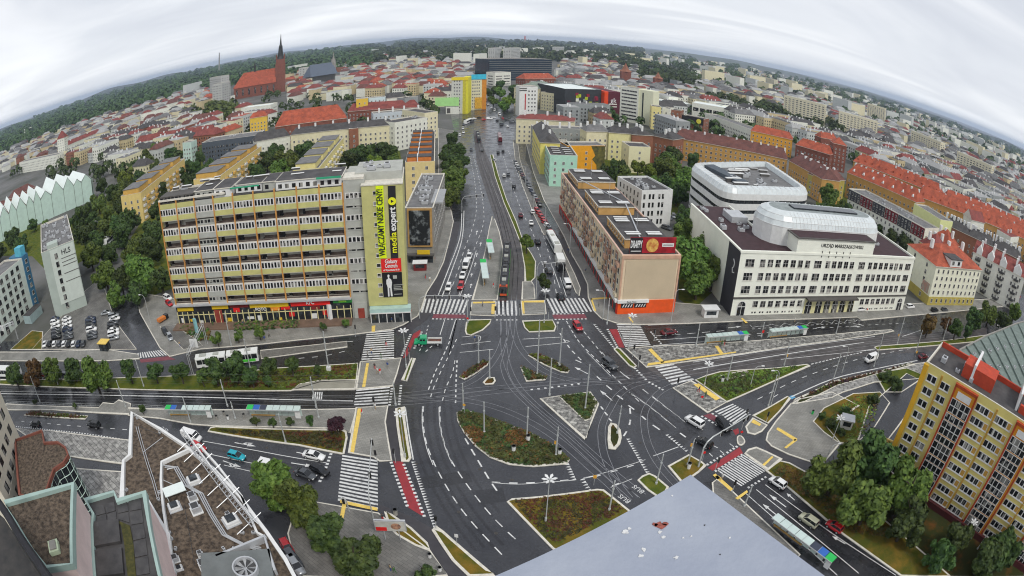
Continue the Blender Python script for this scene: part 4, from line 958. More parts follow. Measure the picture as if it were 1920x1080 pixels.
q = MB(); q.tube([(6,2,19.4),(12,40,19.4)],.25,5); q.tube([(12,40,19.4),(3,70,19.4)],.2,5); E1.part('roof_duct', q, M_METAL)
# rooftop billboard
(t0,z0),(t1,z1) = E1.face('F',(1184,479)),E1.face('F',(1268,450))
bb_ = thing('roof_billboard', 'red and dark burger billboard standing on the gable end roof', 'billboard', E1.w(2.0,0.5,16.6), E1.rz)
q = MB(); q.box(0,13.0,-0.15,0.1,0.8,5.2,0); q.build('board', mh('billboard_red','8f1420',var=.45,scale=.35), bb_)
q = MB(); q.box(0,3.4,-0.2,-.15,0.85,5.15,0); q.build('dark_field', M_BK, bb_)
for k in range(6): q = MB(); q.box(0,0.15,0.1,2.2,0,0.15); q.tube([(0.1,0.2,4.5),(0.1,2.4,0)],.08,4); inst('strut', q.mesh('strut', M_FRAMED) if k == 0 else bpy.data.meshes['strut'], bb_, (0.4+k*2.4,0,0))
me = text_mesh('DRAPPY',1.7,M_WT,0.02,bold=0.03,xs=.52); o = inst('lettering', me, bb_, (1.7,-0.24,3.2)); o.rotation_euler = (math.pi/2,0,0); o.scale = (1,1.7,1)
q = MB(); q.box(0.3,3.1,-.24,-.2,1.3,1.5); q.build('text_line', M_WHITEP, bb_)
q = MB(); q.lathe([(1.75,0),(1.75,0.05)],18,0); o = inst('burger_print', q.mesh('burger_print', mat('burger_yellow',(0.75,0.5,0.12),0.6,col2=(0.45,0.12,0.03),scale=1.1)), bb_, (6.2,-0.2,3.0)); o.rotation_euler = (math.pi/2,0,0); o.scale = (1,1.1,1)
q = MB(); q.box(9.0,12.4,-.22,-.15,2.6,3.6); q.build('text_plate', M_WHITEP, bb_); q = MB(); q.box(9.3,12.1,-.25,-.22,3.0,3.2); q.build('text_line', M_KT, bb_)

# ---- small white office block
A, B_ = G(1204,357,15.4), G(1262,356,15.4)
O1 = Bld('white_office_block', 'small white office block with narrow dark windows and rooftop plant', A, B_, 15.4, 22)
O1.body(M_WHITEP, M_ROOFD, 0.7, M_WHITEP)
O1.windows('F',0,4,0.9,2.0,1.6,3.4,ts=[1.2,3.6,5.2,8.0,9.6],nx=1,style='d',joined=False,sill=False)
O1.windows('L',6,4,0.9,2.0,1.6,3.4,nx=1,style='d'); clutter(O1,10,2,9,3,19,14.8,2)

# ---- regional office: white main building
A, B_ = G(1369,592.5), G(1691.7,581)
U = Bld('white_office_building', 'large white public office building with rows of grouped windows and arched entrances', A, B_, 19.9, 15.0, cat='office building')
M_UW = mh('off_white_render','e9eadd',var=.05,scale=.3); M_UD = mh('attic_maroon','3f2b2e',var=.2)
q = MB(); q.box(0,U.L,0,U.D,-.3,19.2,0); q.box(0,15,U.D,44,-.3,19.2,0); q.box(U.L-14,U.L,U.D,40,-.3,19.2,0); U.part('wall', q, M_UW)
q = MB(); q.box(.5,U.L-.5,.5,U.D-.4,19.2,19.3,0); q.box(.5,14.5,U.D-.4,43.6,19.2,19.3,0); q.box(U.L-13.5,U.L-.5,U.D-.4,39.6,19.2,19.3,0); U.part('roof', q, M_UD)
q = MB(); q.box(-.15,U.L+.15,-.2,.5,19.2,19.9); q.box(-.15,.5,.5,44,19.2,19.9); q.box(U.L-.5,U.L+.15,.5,40,19.2,19.9); q.box(14.5,15,U.D,44,19.2,19.9); U.part('parapet', q, M_UW)
q = MB(); q.box(-.1,U.L+.1,-.35,0,5.5,5.9); U.part('cornice', q, M_CONCD)
q = MB(); q.box(-.2,0,0,8.5,-.3,19.5); U.part('dark_end_panel', q, mh('dark_banner','35343a',var=.1))
q = MB(); q.tube([(-.25,2,12.5),(-.25,3.2,12.1),(-.25,3.6,13.4),(-.25,2.8,13.9),(-.25,2.6,15.2),(-.25,3.6,16)],.16,5); U.part('banner_mark', q, M_WHITEP)
w2, w3 = win_mesh(1.9,2.4,2,2,'w'), win_mesh(3.0,2.4,3,2,'w')
row = [('3',(1406,493))]+[('2',(1340+x/6,493)) for x in (540,628,715,800,885,965,1048)]+[('3',(1340+1162/6,494))]+[('2',(1340+x/6,494)) for x in (1275,1346,1413,1480,1547)]+[('3',(1340+1655/6,496))]+[('2',(1600+x/6,497)) for x in (190,250,311,370,430,485,540)]+[('3',(1600+615/6,498))]
for kd, px in row:
    t, _ = U.face('F', px)
    for z in (15.1,11.0,7.0): U.put('window', w3 if kd == '3' else w2, t, 0, z)
for kd, px in row[1:8]+row[15:22]:
    t, _ = U.face('F', px); U.put('window', w2, t, 0, 2.6, scale=(1,1,.85)); U.put('cellar_window', win_mesh(0.55,0.5,1,1,'d',False), t-.5, 0, .7); U.put('cellar_window', win_mesh(0.55,0.5,1,1,'d',False), t+.5, 0, .7)
def arch_mesh(w_, h_):
    b = MB(); n = 8; P = [(-w_/2,0),(w_/2,0)]+[(w_/2*math.cos(math.pi*k/n), h_-w_/2+w_/2*math.sin(math.pi*k/n)) for k in range(n+1)]
    b.add([(x*1.16,-.06,z*1.04) for x,z in P],[tuple(range(len(P)))],0); b.add([(x,-.1,z) for x,z in P],[tuple(range(len(P)))],1)
    b.box(-.06,.06,-.14,-.1,0,h_-.3,0); b.box(-w_/2,w_/2,-.14,-.1,h_*.62,h_*.66,0); return b.mesh('arched_door',[M_WHITEP,M_GLASS])
AM = arch_mesh(2.5,4.4)
for px in ((1515,575),(1534,575),(1550,574),(1565,573),(1579,572),(1595,571),(1388,585),(1686,570)):
    t, _ = U.face('F', px); U.put('arched_door', AM, t, -.02, 0.1)
t0, _ = U.face('F',(1510,560)); t1, _ = U.face('F',(1603,560))
q = MB(); q.box(t0,t1,-2.4,0,5.2,5.7); U.part('canopy', q, M_CONCD); q = MB(); q.box(t0,t1,-.12,0,0,5.2); U.part('entrance_wall', q, mh('entrance_yellow','d9d3a2',var=.06))
# attic block with the name
t0, _ = U.face('F',(1492,478)); t1, _ = U.face('F',(1636,478))
q = MB(); q.box(t0,t1,-.05,9,19.2,24.2,0); q.box(t0-.5,t1+.5,-.5,9.5,24.2,24.5,1); q.box(t0+.3,t1-.3,.3,8.7,24.5,24.56,2); at_ = U.part('attic', q, [M_UW, M_CONCD, M_UD])
sign_text(U,'F','URZĄD MARSZAŁKOWSKI',(t0+t1)/2+2,22.3,1.55,M_KT,.1,bold=.03)
for k in range(5): q = MB(); q.box(0,.3,-.1,0,0,2.0); U.put('slit', q.mesh('slit', M_CONCD) if k == 0 else bpy.data.meshes['slit'], t0+14+k*3.0-4, -.05, 18.6)
# glass topped hall behind: stadium plan
def stadium(x0,x1,y0,y1,n=8):
    r = (y1-y0)/2; c = (y0+y1)/2; P = [(x1-r+r*math.sin(math.pi*k/n), c-r*math.cos(math.pi*k/n)) for k in range(n+1)]
    return P+[(x0+r-r*math.sin(math.pi*k/n), c+r*math.cos(math.pi*k/n)) for k in range(n+1)]
hx0, hx1, hy0, hy1 = 11.5, U.L-12.5, 6.2, 24.0
rings = [(0,19.2),(0,25.0),(0.6,26.6),(1.8,28.0),(3.6,28.9),(4.4,29.0)]
M_PG = mat('pale_hall_glass',(0.58,0.62,0.62),0.25,var=.1,scale=.5,spec=.5)
b = MB(); n = None
for k,(ins,z) in enumerate(rings):
    P = stadium(hx0+ins,hx1-ins,hy0+ins,hy1-ins); n = len(P); b.v += [(x,y,z) for x,y in P]
for k in range(len(rings)-1):
    for i in range(n): b.f.append((k*n+i,k*n+(i+1)%n,(k+1)*n+(i+1)%n,(k+1)*n+i)); b.m.append(0 if k == 0 else 1)
b.f.append(tuple((len(rings)-1)*n+i for i in range(n))); b.m.append(2)
hall = U.part('glass_hall', b, [M_WHITEP, M_PG, mh('hall_roof','8b9291',var=.2)], sm=False)
q = MB()
for k in range(24):
    x = hx0+9+(hx1-hx0-18)*k/23
    for s_, y_, yy in ((0,hy0,1),(1,hy1,-1)): q.tube([(x,y_-.02*yy,25),(x,y_+.58*yy,26.65),(x,y_+1.8*yy,28.05),(x,y_+3.6*yy,28.95)],.09,4)
for k in range(1,4):
    ins,z = rings[k]; P = stadium(hx0+ins-.05,hx1-ins+.05,hy0+ins-.05,hy1-ins+.05); P.append(P[0]); q.tube([(x,y,z) for x,y in P],.07,4,cap=False)
U.part('glazing_bars', q, M_WHITEP, hall)
q = MB(); q.box(24,52,13,17,29.0,29.5); U.part('roof_light', q, M_GLASSB, hall)
clutter(U,12,2,13,16,42,19.3,6); clutter(U,6,U.L-12,U.L-2,8,36,19.3,8)
q = MB(); q.box(8,14,26,34,19.3,21.3); U.part('roof_plant', q, M_METAL)

# ---- white building of ribbon storeys with rounded corners
cor = [(77.4,201.5),(124.5,213.1),(126.8,270.2),(74.4,244.4)]
W2 = thing('ribbon_office_building','white five-storey office building with dark ribbon windows and rounded corners','office building',(77.4,201.5,0))
def rounded(P, r, n=5):
    out = []; L_ = len(P)
    for i in range(L_):
        p = Vector(P[i]); a = (Vector(P[i-1])-p).normalized(); c = (Vector(P[(i+1)%L_])-p).normalized()
        p0, p1 = p+a*r, p+c*r
        for k in range(n+1): t = k/n; out.append(tuple(p0*(1-t)**2+p*2*t*(1-t)+p1*t*t))
    return out
def offs(P, d):
    c = Vector((sum(p[0] for p in P)/len(P), sum(p[1] for p in P)/len(P))); out = []
    n = len(P)
    for i in range(n):
        a, b_ = Vector(P[i-1]), Vector(P[(i+1) % n]); t = (b_-a).normalized(); nn = Vector((t.y,-t.x)); out.append(tuple(Vector(P[i])+nn*d))
    return out
RP = rounded(cor, 9, 6); org = (77.4,201.5,0)
def ring(P, z0, z1, name, mt, parent, cap=False):
    q = MB(); n = len(P); q.add([(p[0],p[1],z0) for p in P]+[(p[0],p[1],z1) for p in P],[(i,(i+1)%n,n+(i+1)%n,n+i) for i in range(n)])
    if cap: q.sheet(P, z1)
    return q.build(name, mt, parent, org)
for k in range(5):
    z = 0.2+4.0*k
    ring(offs(RP,-.35), z-.2, z+1.7, 'window_band', M_GLASSB, W2); ring(RP, z+1.5, z+4.0, 'white_band', M_WHITEP, W2, True)
    q = MB(); pts = offs(RP,-.3)
    for i in range(len(pts)):
        a, b_ = Vector(pts[i]), Vector(pts[(i+1)%len(pts)]); m_ = max(1,int((b_-a).length/2.2))
        for j in range(m_): p = a.lerp(b_,(j+.5)/m_); q.box(p.x-.1,p.x+.1,p.y-.1,p.y+.1,z,z+1.5)
    stuff(q.build('mullions', M_FRAMED, W2, org))
q = MB(); n = len(RP); r0, r1, r2 = RP, offs(RP,-1.2), offs(RP,-4.0)
q.add([(p[0],p[1],20.2) for p in r0]+[(p[0],p[1],22.2) for p in r1]+[(p[0],p[1],22.6) for p in r2]+[(p[0],p[1],20.4) for p in offs(RP,-4.6)],[(k*n+i,k*n+(i+1)%n,(k+1)*n+(i+1)%n,(k+1)*n+i) for k in range(3) for i in range(n)])
q.build('glass_crown', M_PG, W2, org)
q = MB(); q.sheet(offs(RP,-4.5),20.4); q.build('roof', M_ROOFG, W2, org)
for i in range(26):
    a, b_ = Vector(cor[0]).lerp(Vector(cor[1]),random.uniform(.16,.84)), Vector(cor[3]).lerp(Vector(cor[2]),random.uniform(.16,.84)); p = a.lerp(b_,random.uniform(.2,.8)); inst('roof_unit', ME_AC if i % 2 else ME_VENT, W2, (p.x-org[0],p.y-org[1],20.4), .25, random.uniform(.8,1.9))
q = MB(); q.obox((88,232),(.97,.24),(-.24,.97),3,14,20.4,22.0); q.build('solar_field', mh('blue_panels','50585f',var=.2), W2, org)
q = MB()
for i in range(len(RP)):
    a, b_ = Vector(RP[i]), Vector(RP[(i+1)%n]); a2, b2 = Vector(r1[i]), Vector(r1[(i+1)%n]); a3 = Vector(r2[i]); m_ = max(1,int((b_-a).length/3))
    for j in range(m_):
        t = j/m_; p, p2, p3 = a.lerp(b_,t), a2.lerp(b2,t), a3.lerp(Vector(r2[(i+1)%n]),t); q.tube([(p.x,p.y,20.2),(p2.x,p2.y,22.3),(p3.x,p3.y,22.7)],.08,4)
stuff(q.build('crown_bars', M_WHITEP, W2, org))

# ---- cream corner house with red hipped roof
A, B_ = G(1737.5,572.5), G(1822.5,573)
bk = G(1719,472,16)
C1 = Bld('cream_corner_house','cream corner house with orange hipped roof beside the white office building', A, B_, 16.0, 22, cat='house')
C1.body(mh('cream_render','e3e2cc',var=.06), None); C1.pitched(M_TILE_O, 5.5, 'hip', .5)
q = MB(); q.box(-.08,C1.L+.08,-.12,C1.D,-.3,3.6); C1.part('plinth', q, mh('ochre_plinth','b5a555',var=.12))
C1.windows('F',0,4,1.15,1.6,4.6,2.85,ts=[2.2+i*3.3 for i in range(10)],joined=False); C1.windows('F',0,1,1.15,1.6,1.2,3,ts=[2.2+i*3.3 for i in range(10)],joined=False,off=.14)
C1.windows('L',2,4,1.3,1.7,4.6,2.85,joined=False); C1.windows('L',2,1,1.3,1.7,1.2,2.85,joined=False,off=.1)
q = MB(); q.box(9,17,-.2,9,16.2,19.0,0); q.box(8.6,17.4,-.5,9.5,19.0,19.3,1); q.box(10,11.6,-.26,-.2,16.9,18.4,2); q.box(14,15.6,-.26,-.2,16.9,18.4,2); C1.part('dormer', q, [M_WHITEP, M_ROOFD, M_GLASS])
C1.chimneys(3,19.2,None); q = MB(); q.box(-.12,0,1.5,6.5,4.0,8.0); C1.part('mural', q, mat('mural_print',(0.5,0.2,0.16),0.7,col2=(0.35,0.4,0.32),scale=.8))

# ---- row of white town houses with red gables at the right edge
px_t = [(1826,470),(1846,480),(1868,492),(1893,505),(1922,520)]
for k in range(4):
    A, B_ = G(*px_t[k],17.0), G(*px_t[k+1],17.0)
    T = Bld('gabled_town_house', 'white town house with red gable, %s from the cream corner house' % ordn(k), A, B_, 16.5, 15, cat='house', group='white gabled town houses')
    T.body(mh('town_white','dfdfd5',var=.07), None); T.pitched(M_TILE_R, 4.5, 'gable', .3, along='x')
    n = max(3,int(T.L/2.6)); T.windows('F',n,5,1.1,1.8,1.2,3.1); T.windows('L',3,5,1.1,1.8,1.2,3.1)
    q = MB(); g0, g1 = T.L*.25, T.L*.75; q.add([(g0,-.3,16.5),(g1,-.3,16.5),(g1,-.3,18.6),((g0+g1)/2,-.3,21.0),(g0,-.3,18.6),(g0,2.5,16.5),(g1,2.5,16.5),(g1,2.5,18.6),((g0+g1)/2,2.5,21.0),(g0,2.5,18.6)],[(0,1,2,3,4),(1,6,7,2),(5,0,4,9),(2,7,8,3),(4,3,8,9)]); T.part('gable', q, [M_WHITEP])
    for kk in range(5): T.put('balcony',box_mesh('balcony',(3.0,1.1,.9),M_FRAMED),T.L*.5,-.55,1.0+3.1*kk)
    T.chimneys(2,19)

# ---- yellow office tower at the lower right
HT = 27.0
A, B_ = G(1737,678,HT), G(1919,790,HT)
Yt = Bld('yellow_office_tower','yellow office tower with orange stair columns behind the big trees', A, B_, HT, 13.0, cat='office tower', L=62)
M_YW = mh('yellow_render','d8c878',var=.07,scale=.3); M_OW = mh('orange_render2','d08a20',var=.1,scale=.3); M_OR = mh('rust_trim','a8421c',var=.15); M_RR = mh('red_roof_box','b5432a',var=.15)
Yt.body(M_YW, M_ROOFD, 0.6, M_KERB)
q = MB(); q.box(-.3,.9,-.35,.5,-.3,HT-.4,0); q.box(-.1,0,.5,13,-.3,HT-.4,0); Yt.part('corner_pier', q, mh('deep_yellow','dca92a',var=.08))
def yrow(nw):
    b = MB(); W = nw*1.25
    b.box(0,W,-.12,.1,0,1.55,0)
    for i in range(nw): b.box(i*1.25+.12,i*1.25+1.1,-.15,0,.15,1.4,1 if (i*7+nw) % 5 else 2)
    b.box(-.1,W+.1,-.3,.1,-.12,-.002,0); return b.mesh('window_strip',[M_FRAME,M_GLASS,mh('ochre_blind','b98d3c')])
def ystair(big=True):
    b = MB(); b.box(0,5.4,-.12,.1,0,3.0 if big else 1.5,0)
    for j in range(2 if big else 1):
        for i in range(4): b.box(.15+i*1.32,1.25+i*1.32,-.15,0,.12+j*1.5,1.4+j*1.5,1)
    return b.mesh('stair_window',[M_FRAME,M_GLASS])
# columns from pixels on the face
cols = []
for a_, b_ in (((1790,735),(1829,747)),((1900,812),(1937,830))):
    cols.append((Yt.face('F',a_,.5)[0], Yt.face('F',b_,.5)[0]))
pitch = cols[1][0]-cols[0][0]; cw_ = cols[0][1]-cols[0][0]
cols.append((cols[1][0]+pitch,cols[1][0]+pitch+cw_))
ys_a, ys_b = ystair(True), ystair(False)
for c0,c1 in cols:
    if c1 > Yt.L: continue
    q = MB(); q.box(c0,c1,-.6,0,1.5,HT-1.0); Yt.part('stair_column', q, M_OW)
    q = MB(); q.box(c0-.45,c0,-.75,0,1.5,HT-.6); q.box(c1,c1+.45,-.75,0,1.5,HT-.6); q.box(c0-.45,c1+.45,-.75,0,HT-1.0,HT-.4); Yt.part('column_trim', q, M_OR)
    for k in range(5):
        z = HT-6.3-4.9*k
        if z > 1: Yt.put('stair_window', ys_a, c0+(cw_-5.4)/2, -.6, z); 
        if z-2.0 > 1: Yt.put('stair_window', ys_b, c0+(cw_-5.4)/2, -.6, z-1.75)
    q = MB(); q.box(c0+.8,c1-.8,-.72,-.6,HT-3.0,HT-1.6); Yt.part('name_board', q, M_WHITEP)
segs = [(1.2,cols[0][0]-.6)]+[(cols[i][1]+.6,cols[i+1][0]-.6) for i in range(2)]
for s0,s1 in segs:
    nw = int((s1-s0-.3)/1.25)//2
    if nw < 2: continue
    me1 = yrow(nw); half = (s1-s0)/2
    for k in range(9):
        z = HT-3.3-2.75*k
        for j in range(2):
            Yt.put('window_strip', me1, s0+j*half+.2, -.01, z)
    q = MB(); q.box((s0+s1)/2-.25,(s0+s1)/2+.25,-.28,0,2,HT-.8); Yt.part('pilaster', q, mh('ochre_pilaster','bd9440'))
q = MB(); q.box(0,Yt.L,-1.2,0,0,1.6); Yt.part('base_canopy', q, mh('dark_maroon','4d1f1f'))
x0,_ = lp(Yt,(1843,752),HT); q = MB(); q.box(cols[0][0]-.5,cols[0][1]+3,4.0,9.5,HT-.6,HT+2.2,0); q.box(cols[0][0]+2,cols[0][0]+2.6,3.6,12.6,HT-.6,HT+3.0,1); q.box(cols[1][0]-2,cols[1][0]-1.4,3.6,12.6,HT-.6,HT+3.0,1); Yt.part('roof_house', q, [M_RR, M_WHITEP])
q = MB(); q.box(.4,Yt.L,12.1,12.6,HT-.6,HT+.5); Yt.part('rear_parapet', q, M_RR); q = MB(); q.box(cols[1][0]-1,Yt.L,3.5,4.3,HT-.6,HT+1.0); Yt.part('red_upstand', q, M_RR)
clutter(Yt,5,3,16,3,10,HT-.6,12); mast(Yt,9,7,HT-.6,3)
# hall behind with grey ridged roof
# small signboard building in front of the tower
sg = thing('forecourt_sign','angled yellow and red shop sign panel beside the forecourt','sign',G(1640,850)); sg.rotation_euler = (0,0,R(-40))
q = MB(); q.box(-3.2,3.2,-.2,.2,1.0,4.6); q.build('panel', mh('sign_sand','cdbb7a',var=.1), sg)
q = MB(); q.box(-2.0,1.8,-.26,-.2,2.4,4.0); q.build('red_field', M_SR, sg)
for x in (-2.5,2.5): inst('post',box_mesh('post',(.2,.2,1.0),M_FRAMED),sg,(x,0,0))
me = text_mesh('VS',1.4,M_WT,.02,bold=.03); o = inst('lettering',me,sg,(-.1,-.3,3.2)); o.rotation_euler = (math.pi/2,0,0)
# ================================================================ WEST SIDE AND FOREGROUND
def bld3(name, label, a, b, c, H, **k):
    """front-left, front-right, back-right eave corners seen in the photo at height H; the long side b-c gives the direction"""
    Aw, Bw, Cw = G(*a,H), G(*b,H), G(*c,H)
    v = Vector((Cw.x-Bw.x, Cw.y-Bw.y)); D = v.length; v.normalize(); u = Vector((v.y,-v.x)); L = abs((Bw.xy-Aw.xy).dot(u))
    o = Bw.xy-u*L
    return Bld(name, label, (o.x,o.y), None, H, D, rz=math.atan2(u.y,u.x), L=L, **k)
def facing(b, side):
    n, p = {'F': (-b.v, b.w(b.L/2,0)), 'L': (-b.u, b.w(0,b.D/2)), 'R': (b.u, b.w(b.L,b.D/2)), 'B': (b.v, b.w(b.L/2,b.D))}[side]
    return n.dot(Vector((0,0,0))-p.xy.to_3d()) > 0
def dress(b, wall, roof, kind='flat', rh=4.0, sp=3.0, ht=1.6, wd=1.2, dz=3.1, z0=1.4, chim=0, joined=True, coping=None, clut=0, sides='FLR', style='w', nx=2):
    b.body(wall, roof if kind == 'flat' else None, .6, coping)
    if kind != 'flat': b.pitched(roof, rh, kind)
    rows = max(1, int((b.H-z0-.6)/dz))
    for s_ in sides:
        if facing(b, s_):
            ln = b.length(s_); cols = max(1, int((ln-1.5)/sp)); b.windows(s_, cols, rows, wd, ht, z0, dz, t0=.6, t1=ln-.6, joined=joined, style=style, nx=nx)
    if chim: b.chimneys(chim, b.H+(rh*.45 if kind != 'flat' else -.5))
    if clut: clutter(b, clut, 1.5, b.L-1.5, 1.5, b.D-1.5, b.H-.6, int(b.L*7))
    return b
# ---- office with lettering and sober grey gable
A, B_ = G(103,590), G(163,584)
K1 = bld3('grey_gable_office','grey seven-storey office with lettering on its blank end wall',(77,477),(138,450),(126,402),24.5,cat='office building')
M_GG = mh('pale_grey_green','a9b3aa',var=.06,scale=.3)
K1.body(M_GG, M_ROOFG, .8, M_KERB)
q = MB(); q.box(K1.L*.25,K1.L-.3,-.15,0,4.0,24.0); K1.part('end_panel', q, mh('pale_panel','c3cbc2',var=.05))
for k in range(7): K1.put('window', win_mesh(1.4,1.9,2,1,'d'), K1.L*.42, -.17, 2.2+3.05*k)
sign_text(K1,'F','HLS',K1.L*.72,21.9,2.6,M_KT,.2,bold=.03)
for k,(w_,z_) in enumerate(((7,19.7),(6,18.3),(6.5,17.0),(7.5,14.2),(7.5,11.2))): q = MB(); q.box(0,w_,-.2,-.15,0,.25); K1.put('text_line', q.mesh('text_line', M_CONCD), K1.L*.55, 0, z_)
K1.windows('L',8,6,1.3,2.0,3.0,3.2); clutter(K1,34,1,K1.L-1,2,K1.D-2,23.7,31)
q = MB(); q.box(3,8,2,7,23.7,25.6); K1.part('plant_room', q, M_GG)
# ---- white and blue office at the left edge
A, B_ = G(10,640), G(64,580)
K2 = Bld('white_blue_office','white office block with blue corner bay at the left edge', (G(-40,690).x,G(-40,690).y), (G(64,580).x,G(64,580).y), 21.0, 14, cat='office building')
K2.body(mh('mint_white','cdd6cc',var=.06), M_ROOFG, .6, M_KERB)
ts = [K2.L-4.5-4.0*i for i in range(int(K2.L/4.0)-1)]
K2.windows('F',0,6,2.0,1.9,1.8,3.2,ts=ts,nx=2,ny=2,style='d',joined=False)
M_BLU = mh('blue_cladding','3d6f8e',var=.1); q = MB(); q.box(K2.L-.1,K2.L+4,-.4,10,-.3,21.6,0); q.box(K2.L+.2,K2.L+3.6,.5,5,21.6,25.0,1); cb = K2.part('corner_bay', q, [M_BLU, mh('cyan_box','58a9bd',var=.1)])
for k in range(6): K2.put('window', win_mesh(1.6,1.6,2,1), K2.L+2, -.42, 2.2+3.2*k)
K2.windows('F',0,1,2.2,2.2,.2,3,ts=ts[::2],style='d')
q = MB(); q.prism([(0,0),(9,0),(10.5,2),(10,5),(0,5)],0,3.2,0,1); gp = K2.put('gate_pavilion', q.mesh('gate_pavilion',[M_ROOFD,mh('pavilion_grey','9db0b0')]), K2.L-12, -9.0, 0)
# ---- concert hall with folded white gables
Ph = Bld('folded_concert_hall','pale green concert hall with a saw-tooth skyline of folded gables', (G(-30,470).x,G(-30,470).y), (G(178,374).x,G(178,374).y), 15.0, 46, cat='concert hall')
M_PH = mh('pale_glass_panels','bcd2c6',var=.07,scale=.4,rough=.35); M_PHR = mh('white_folded_roof','dde5e0',var=.04,rough=.4)
rr = random.Random(11); x = 0; seg = []
while x < Ph.L-2: w_ = rr.uniform(6.0,11.0); seg.append((x,min(x+w_,Ph.L),rr.uniform(3.5,8.0))); x += w_
q = MB(); q2 = MB()
for i,(a,b_,h_) in enumerate(seg):
    m_ = (a+b_)/2; z0 = 15.0+2.0*(i % 2)*.4; zr = z0+h_
    q.add([(a,0,-.3),(b_,0,-.3),(b_,0,z0),(m_,0,zr),(a,0,z0)],[(0,1,2,3,4)])
    q2.add([(a,0,z0),(m_,0,zr),(b_,0,z0),(a,Ph.D,z0),(m_,Ph.D,zr),(b_,Ph.D,z0)],[(0,1,4,3),(1,2,5,4)])
q.add([(0,0,-.3),(0,Ph.D,-.3),(0,Ph.D,15),(0,0,15),(Ph.L,0,-.3),(Ph.L,Ph.D,-.3),(Ph.L,Ph.D,15),(Ph.L,0,15)],[(0,3,2,1),(4,5,6,7)])
Ph.part('wall', q, M_PH); Ph.part('roof', q2, M_PHR)
for i,(a,b_,h_) in enumerate(seg):
    e_ = MB(); e_.tube([(a,-.06,15.0),((a+b_)/2,-.06,15.0+2.0*(i%2)*.4+h_),(b_,-.06,15)],.16,4); e_.tube([(b_,-.06,0),(b_,-.06,15)],.12,4); Ph.part('fold_edge', e_, M_CONCD)
# ---- three parallel yellow apartment rows with stepped roof terraces
M_YL = mh('pale_yellow_render','dccf8c',var=.07); M_YO = mh('ochre_yellow','cfa452',var=.1)
for nm,lab,a,b_,c,H_,mt_ in (('stepped_apartment_row','yellow apartment row with stepped roofs, farthest from the avenue',(229,366),(264,361),(346,297),15.7,M_YO),('stepped_apartment_row','ochre apartment row with stepped roofs, middle one of three',(371,331),(411,331),(490,274),15.0,M_YO),('stepped_apartment_row','pale yellow apartment row with stepped roofs behind the slab block',(548,320),(598,315),(644,258),15.0,M_YL)):
    R_ = bld3(nm,lab,a,b_,c,H_,cat='apartment block',group='yellow rows with stepped roofs')
    dress(R_, M_YL if mt_ is M_YL else mh('warm_yellow','d9c07a',var=.08), M_ROOFG, sp=3.4, clut=0)
    n = 4
    for k in range(n):
        y0 = 1.5+k*R_.D/n; y1 = y0+R_.D/n-5; q = MB(); q.box(1.2,R_.L-2.0,y0,y1,R_.H-.6,R_.H+2.4,0); q.box(.9,R_.L-1.7,y0-.3,y1+.3,R_.H+2.4,R_.H+2.6,1); R_.part('penthouse', q, [mt_, M_ROOFG])
    for k in range(int(R_.D/6.5)):
        q = MB(); q.box(0,1.1,-1.6,1.6,0,1.0)
        for j in range(4): R_.put('balcony', box_mesh('balcony',(1.1,3.2,1.0),mt_ if k % 2 else M_FRAME), R_.L+.5, 3+k*6.5, 1.6+3.1*j)
# ---- orange terrace building and its yellow front behind the poster building
T3 = bld3('orange_terrace_block','apartment block with rows of orange roof terraces facing the avenue',(760,303),(815,302),(816,244),17.5,cat='apartment block')
dress(T3, mh('sand_yellow','d8c48a',var=.07), M_ROOFD, sp=5)
M_ORG = mh('orange_cladding','c97634',var=.12)
for k in range(6):
    y = 2+k*(T3.D-4)/6; q = MB(); q.box(.8,T3.L-1.5,y,y+3.2,16.9,19.2,0); q.box(.5,T3.L-1.2,y-.2,y+6.5,19.2,19.4,1); q.box(T3.L*.4,T3.L*.4+.4,y-1,y+5,16.9,20.0,2); T3.part('roof_terrace', q, [M_ORG, M_ROOFD, M_WHITEP])
# ---- mid-distance houses west of the avenue
def mid(name, label, a, b_, H_, D_, wall, roof, **k):
    cat = k.pop('cat','building'); grp = k.pop('group',None)
    B0 = Bld(name, label, G(*a,H_), G(*b_,H_), H_, D_, cat=cat, group=grp); dress(B0, wall, roof, **k); return B0
M_W1 = mh('house_white','dcdccf',var=.08); M_CR = mh('house_cream','d8d0ae',var=.08); M_GRY = mh('house_grey','8f9392',var=.1); M_BRK = mat('red_brick',(0.20,0.07,0.045),0.85,var=.25,scale=.5); M_BRN = mh('house_brown','8a5b45',var=.12); M_YE = mh('house_yellow','dcb844',var=.08); M_MINT = mh('mint_render','a9d3bd',var=.06); M_OCR = mh('house_ochre','b98f4e',var=.1)
mid('white_tenement','white five-storey tenement with arched windows behind the orange terraces',(740,230),(801,220),18.5,14,M_W1,M_ROOFD,sp=3.2,clut=3)
mid('cream_mansard_row','long cream and brown row with dark mansard roof',(545,253),(738,234),16.5,13,M_CR,M_ROOFD,kind='half',rh=3.5,sp=3.0,chim=6)
mid('dark_roofed_row','row with dark slate roof left of the cream mansard row',(478,266),(544,254),14,13,M_W1,M_ROOFD,kind='half',rh=5,sp=3.0)
for k,(xa,xb) in enumerate(((655,672),(716,737))):
    f_ = mid('brick_bay_house','brown brick fronted bay house, %s along the mansard row' % ordn(k),(xa,242-k*7),(xb,240-k*7),16.6,3,M_BRN,M_ROOFD,sp=2.6,group='brown bay houses')
mid('grey_modern_block','grey modern block with glass front behind the trees',(378,268),(480,254),16,22,mh('slate_cladding','4d545c',var=.1),M_ROOFG,sp=2.4,style='d',clut=6)
mid('glass_stair_tower','pale glass stair tower beside the grey modern block',(342,268),(358,266),17,8,M_PH,M_ROOFG,sp=2.0)
mid('white_gable_row','pale grey gabled row above the white tenement',(700,213),(798,205),18,12,mh('pale_blue_grey','b9c0c6',var=.06),M_ROOFG,sp=3,chim=4)
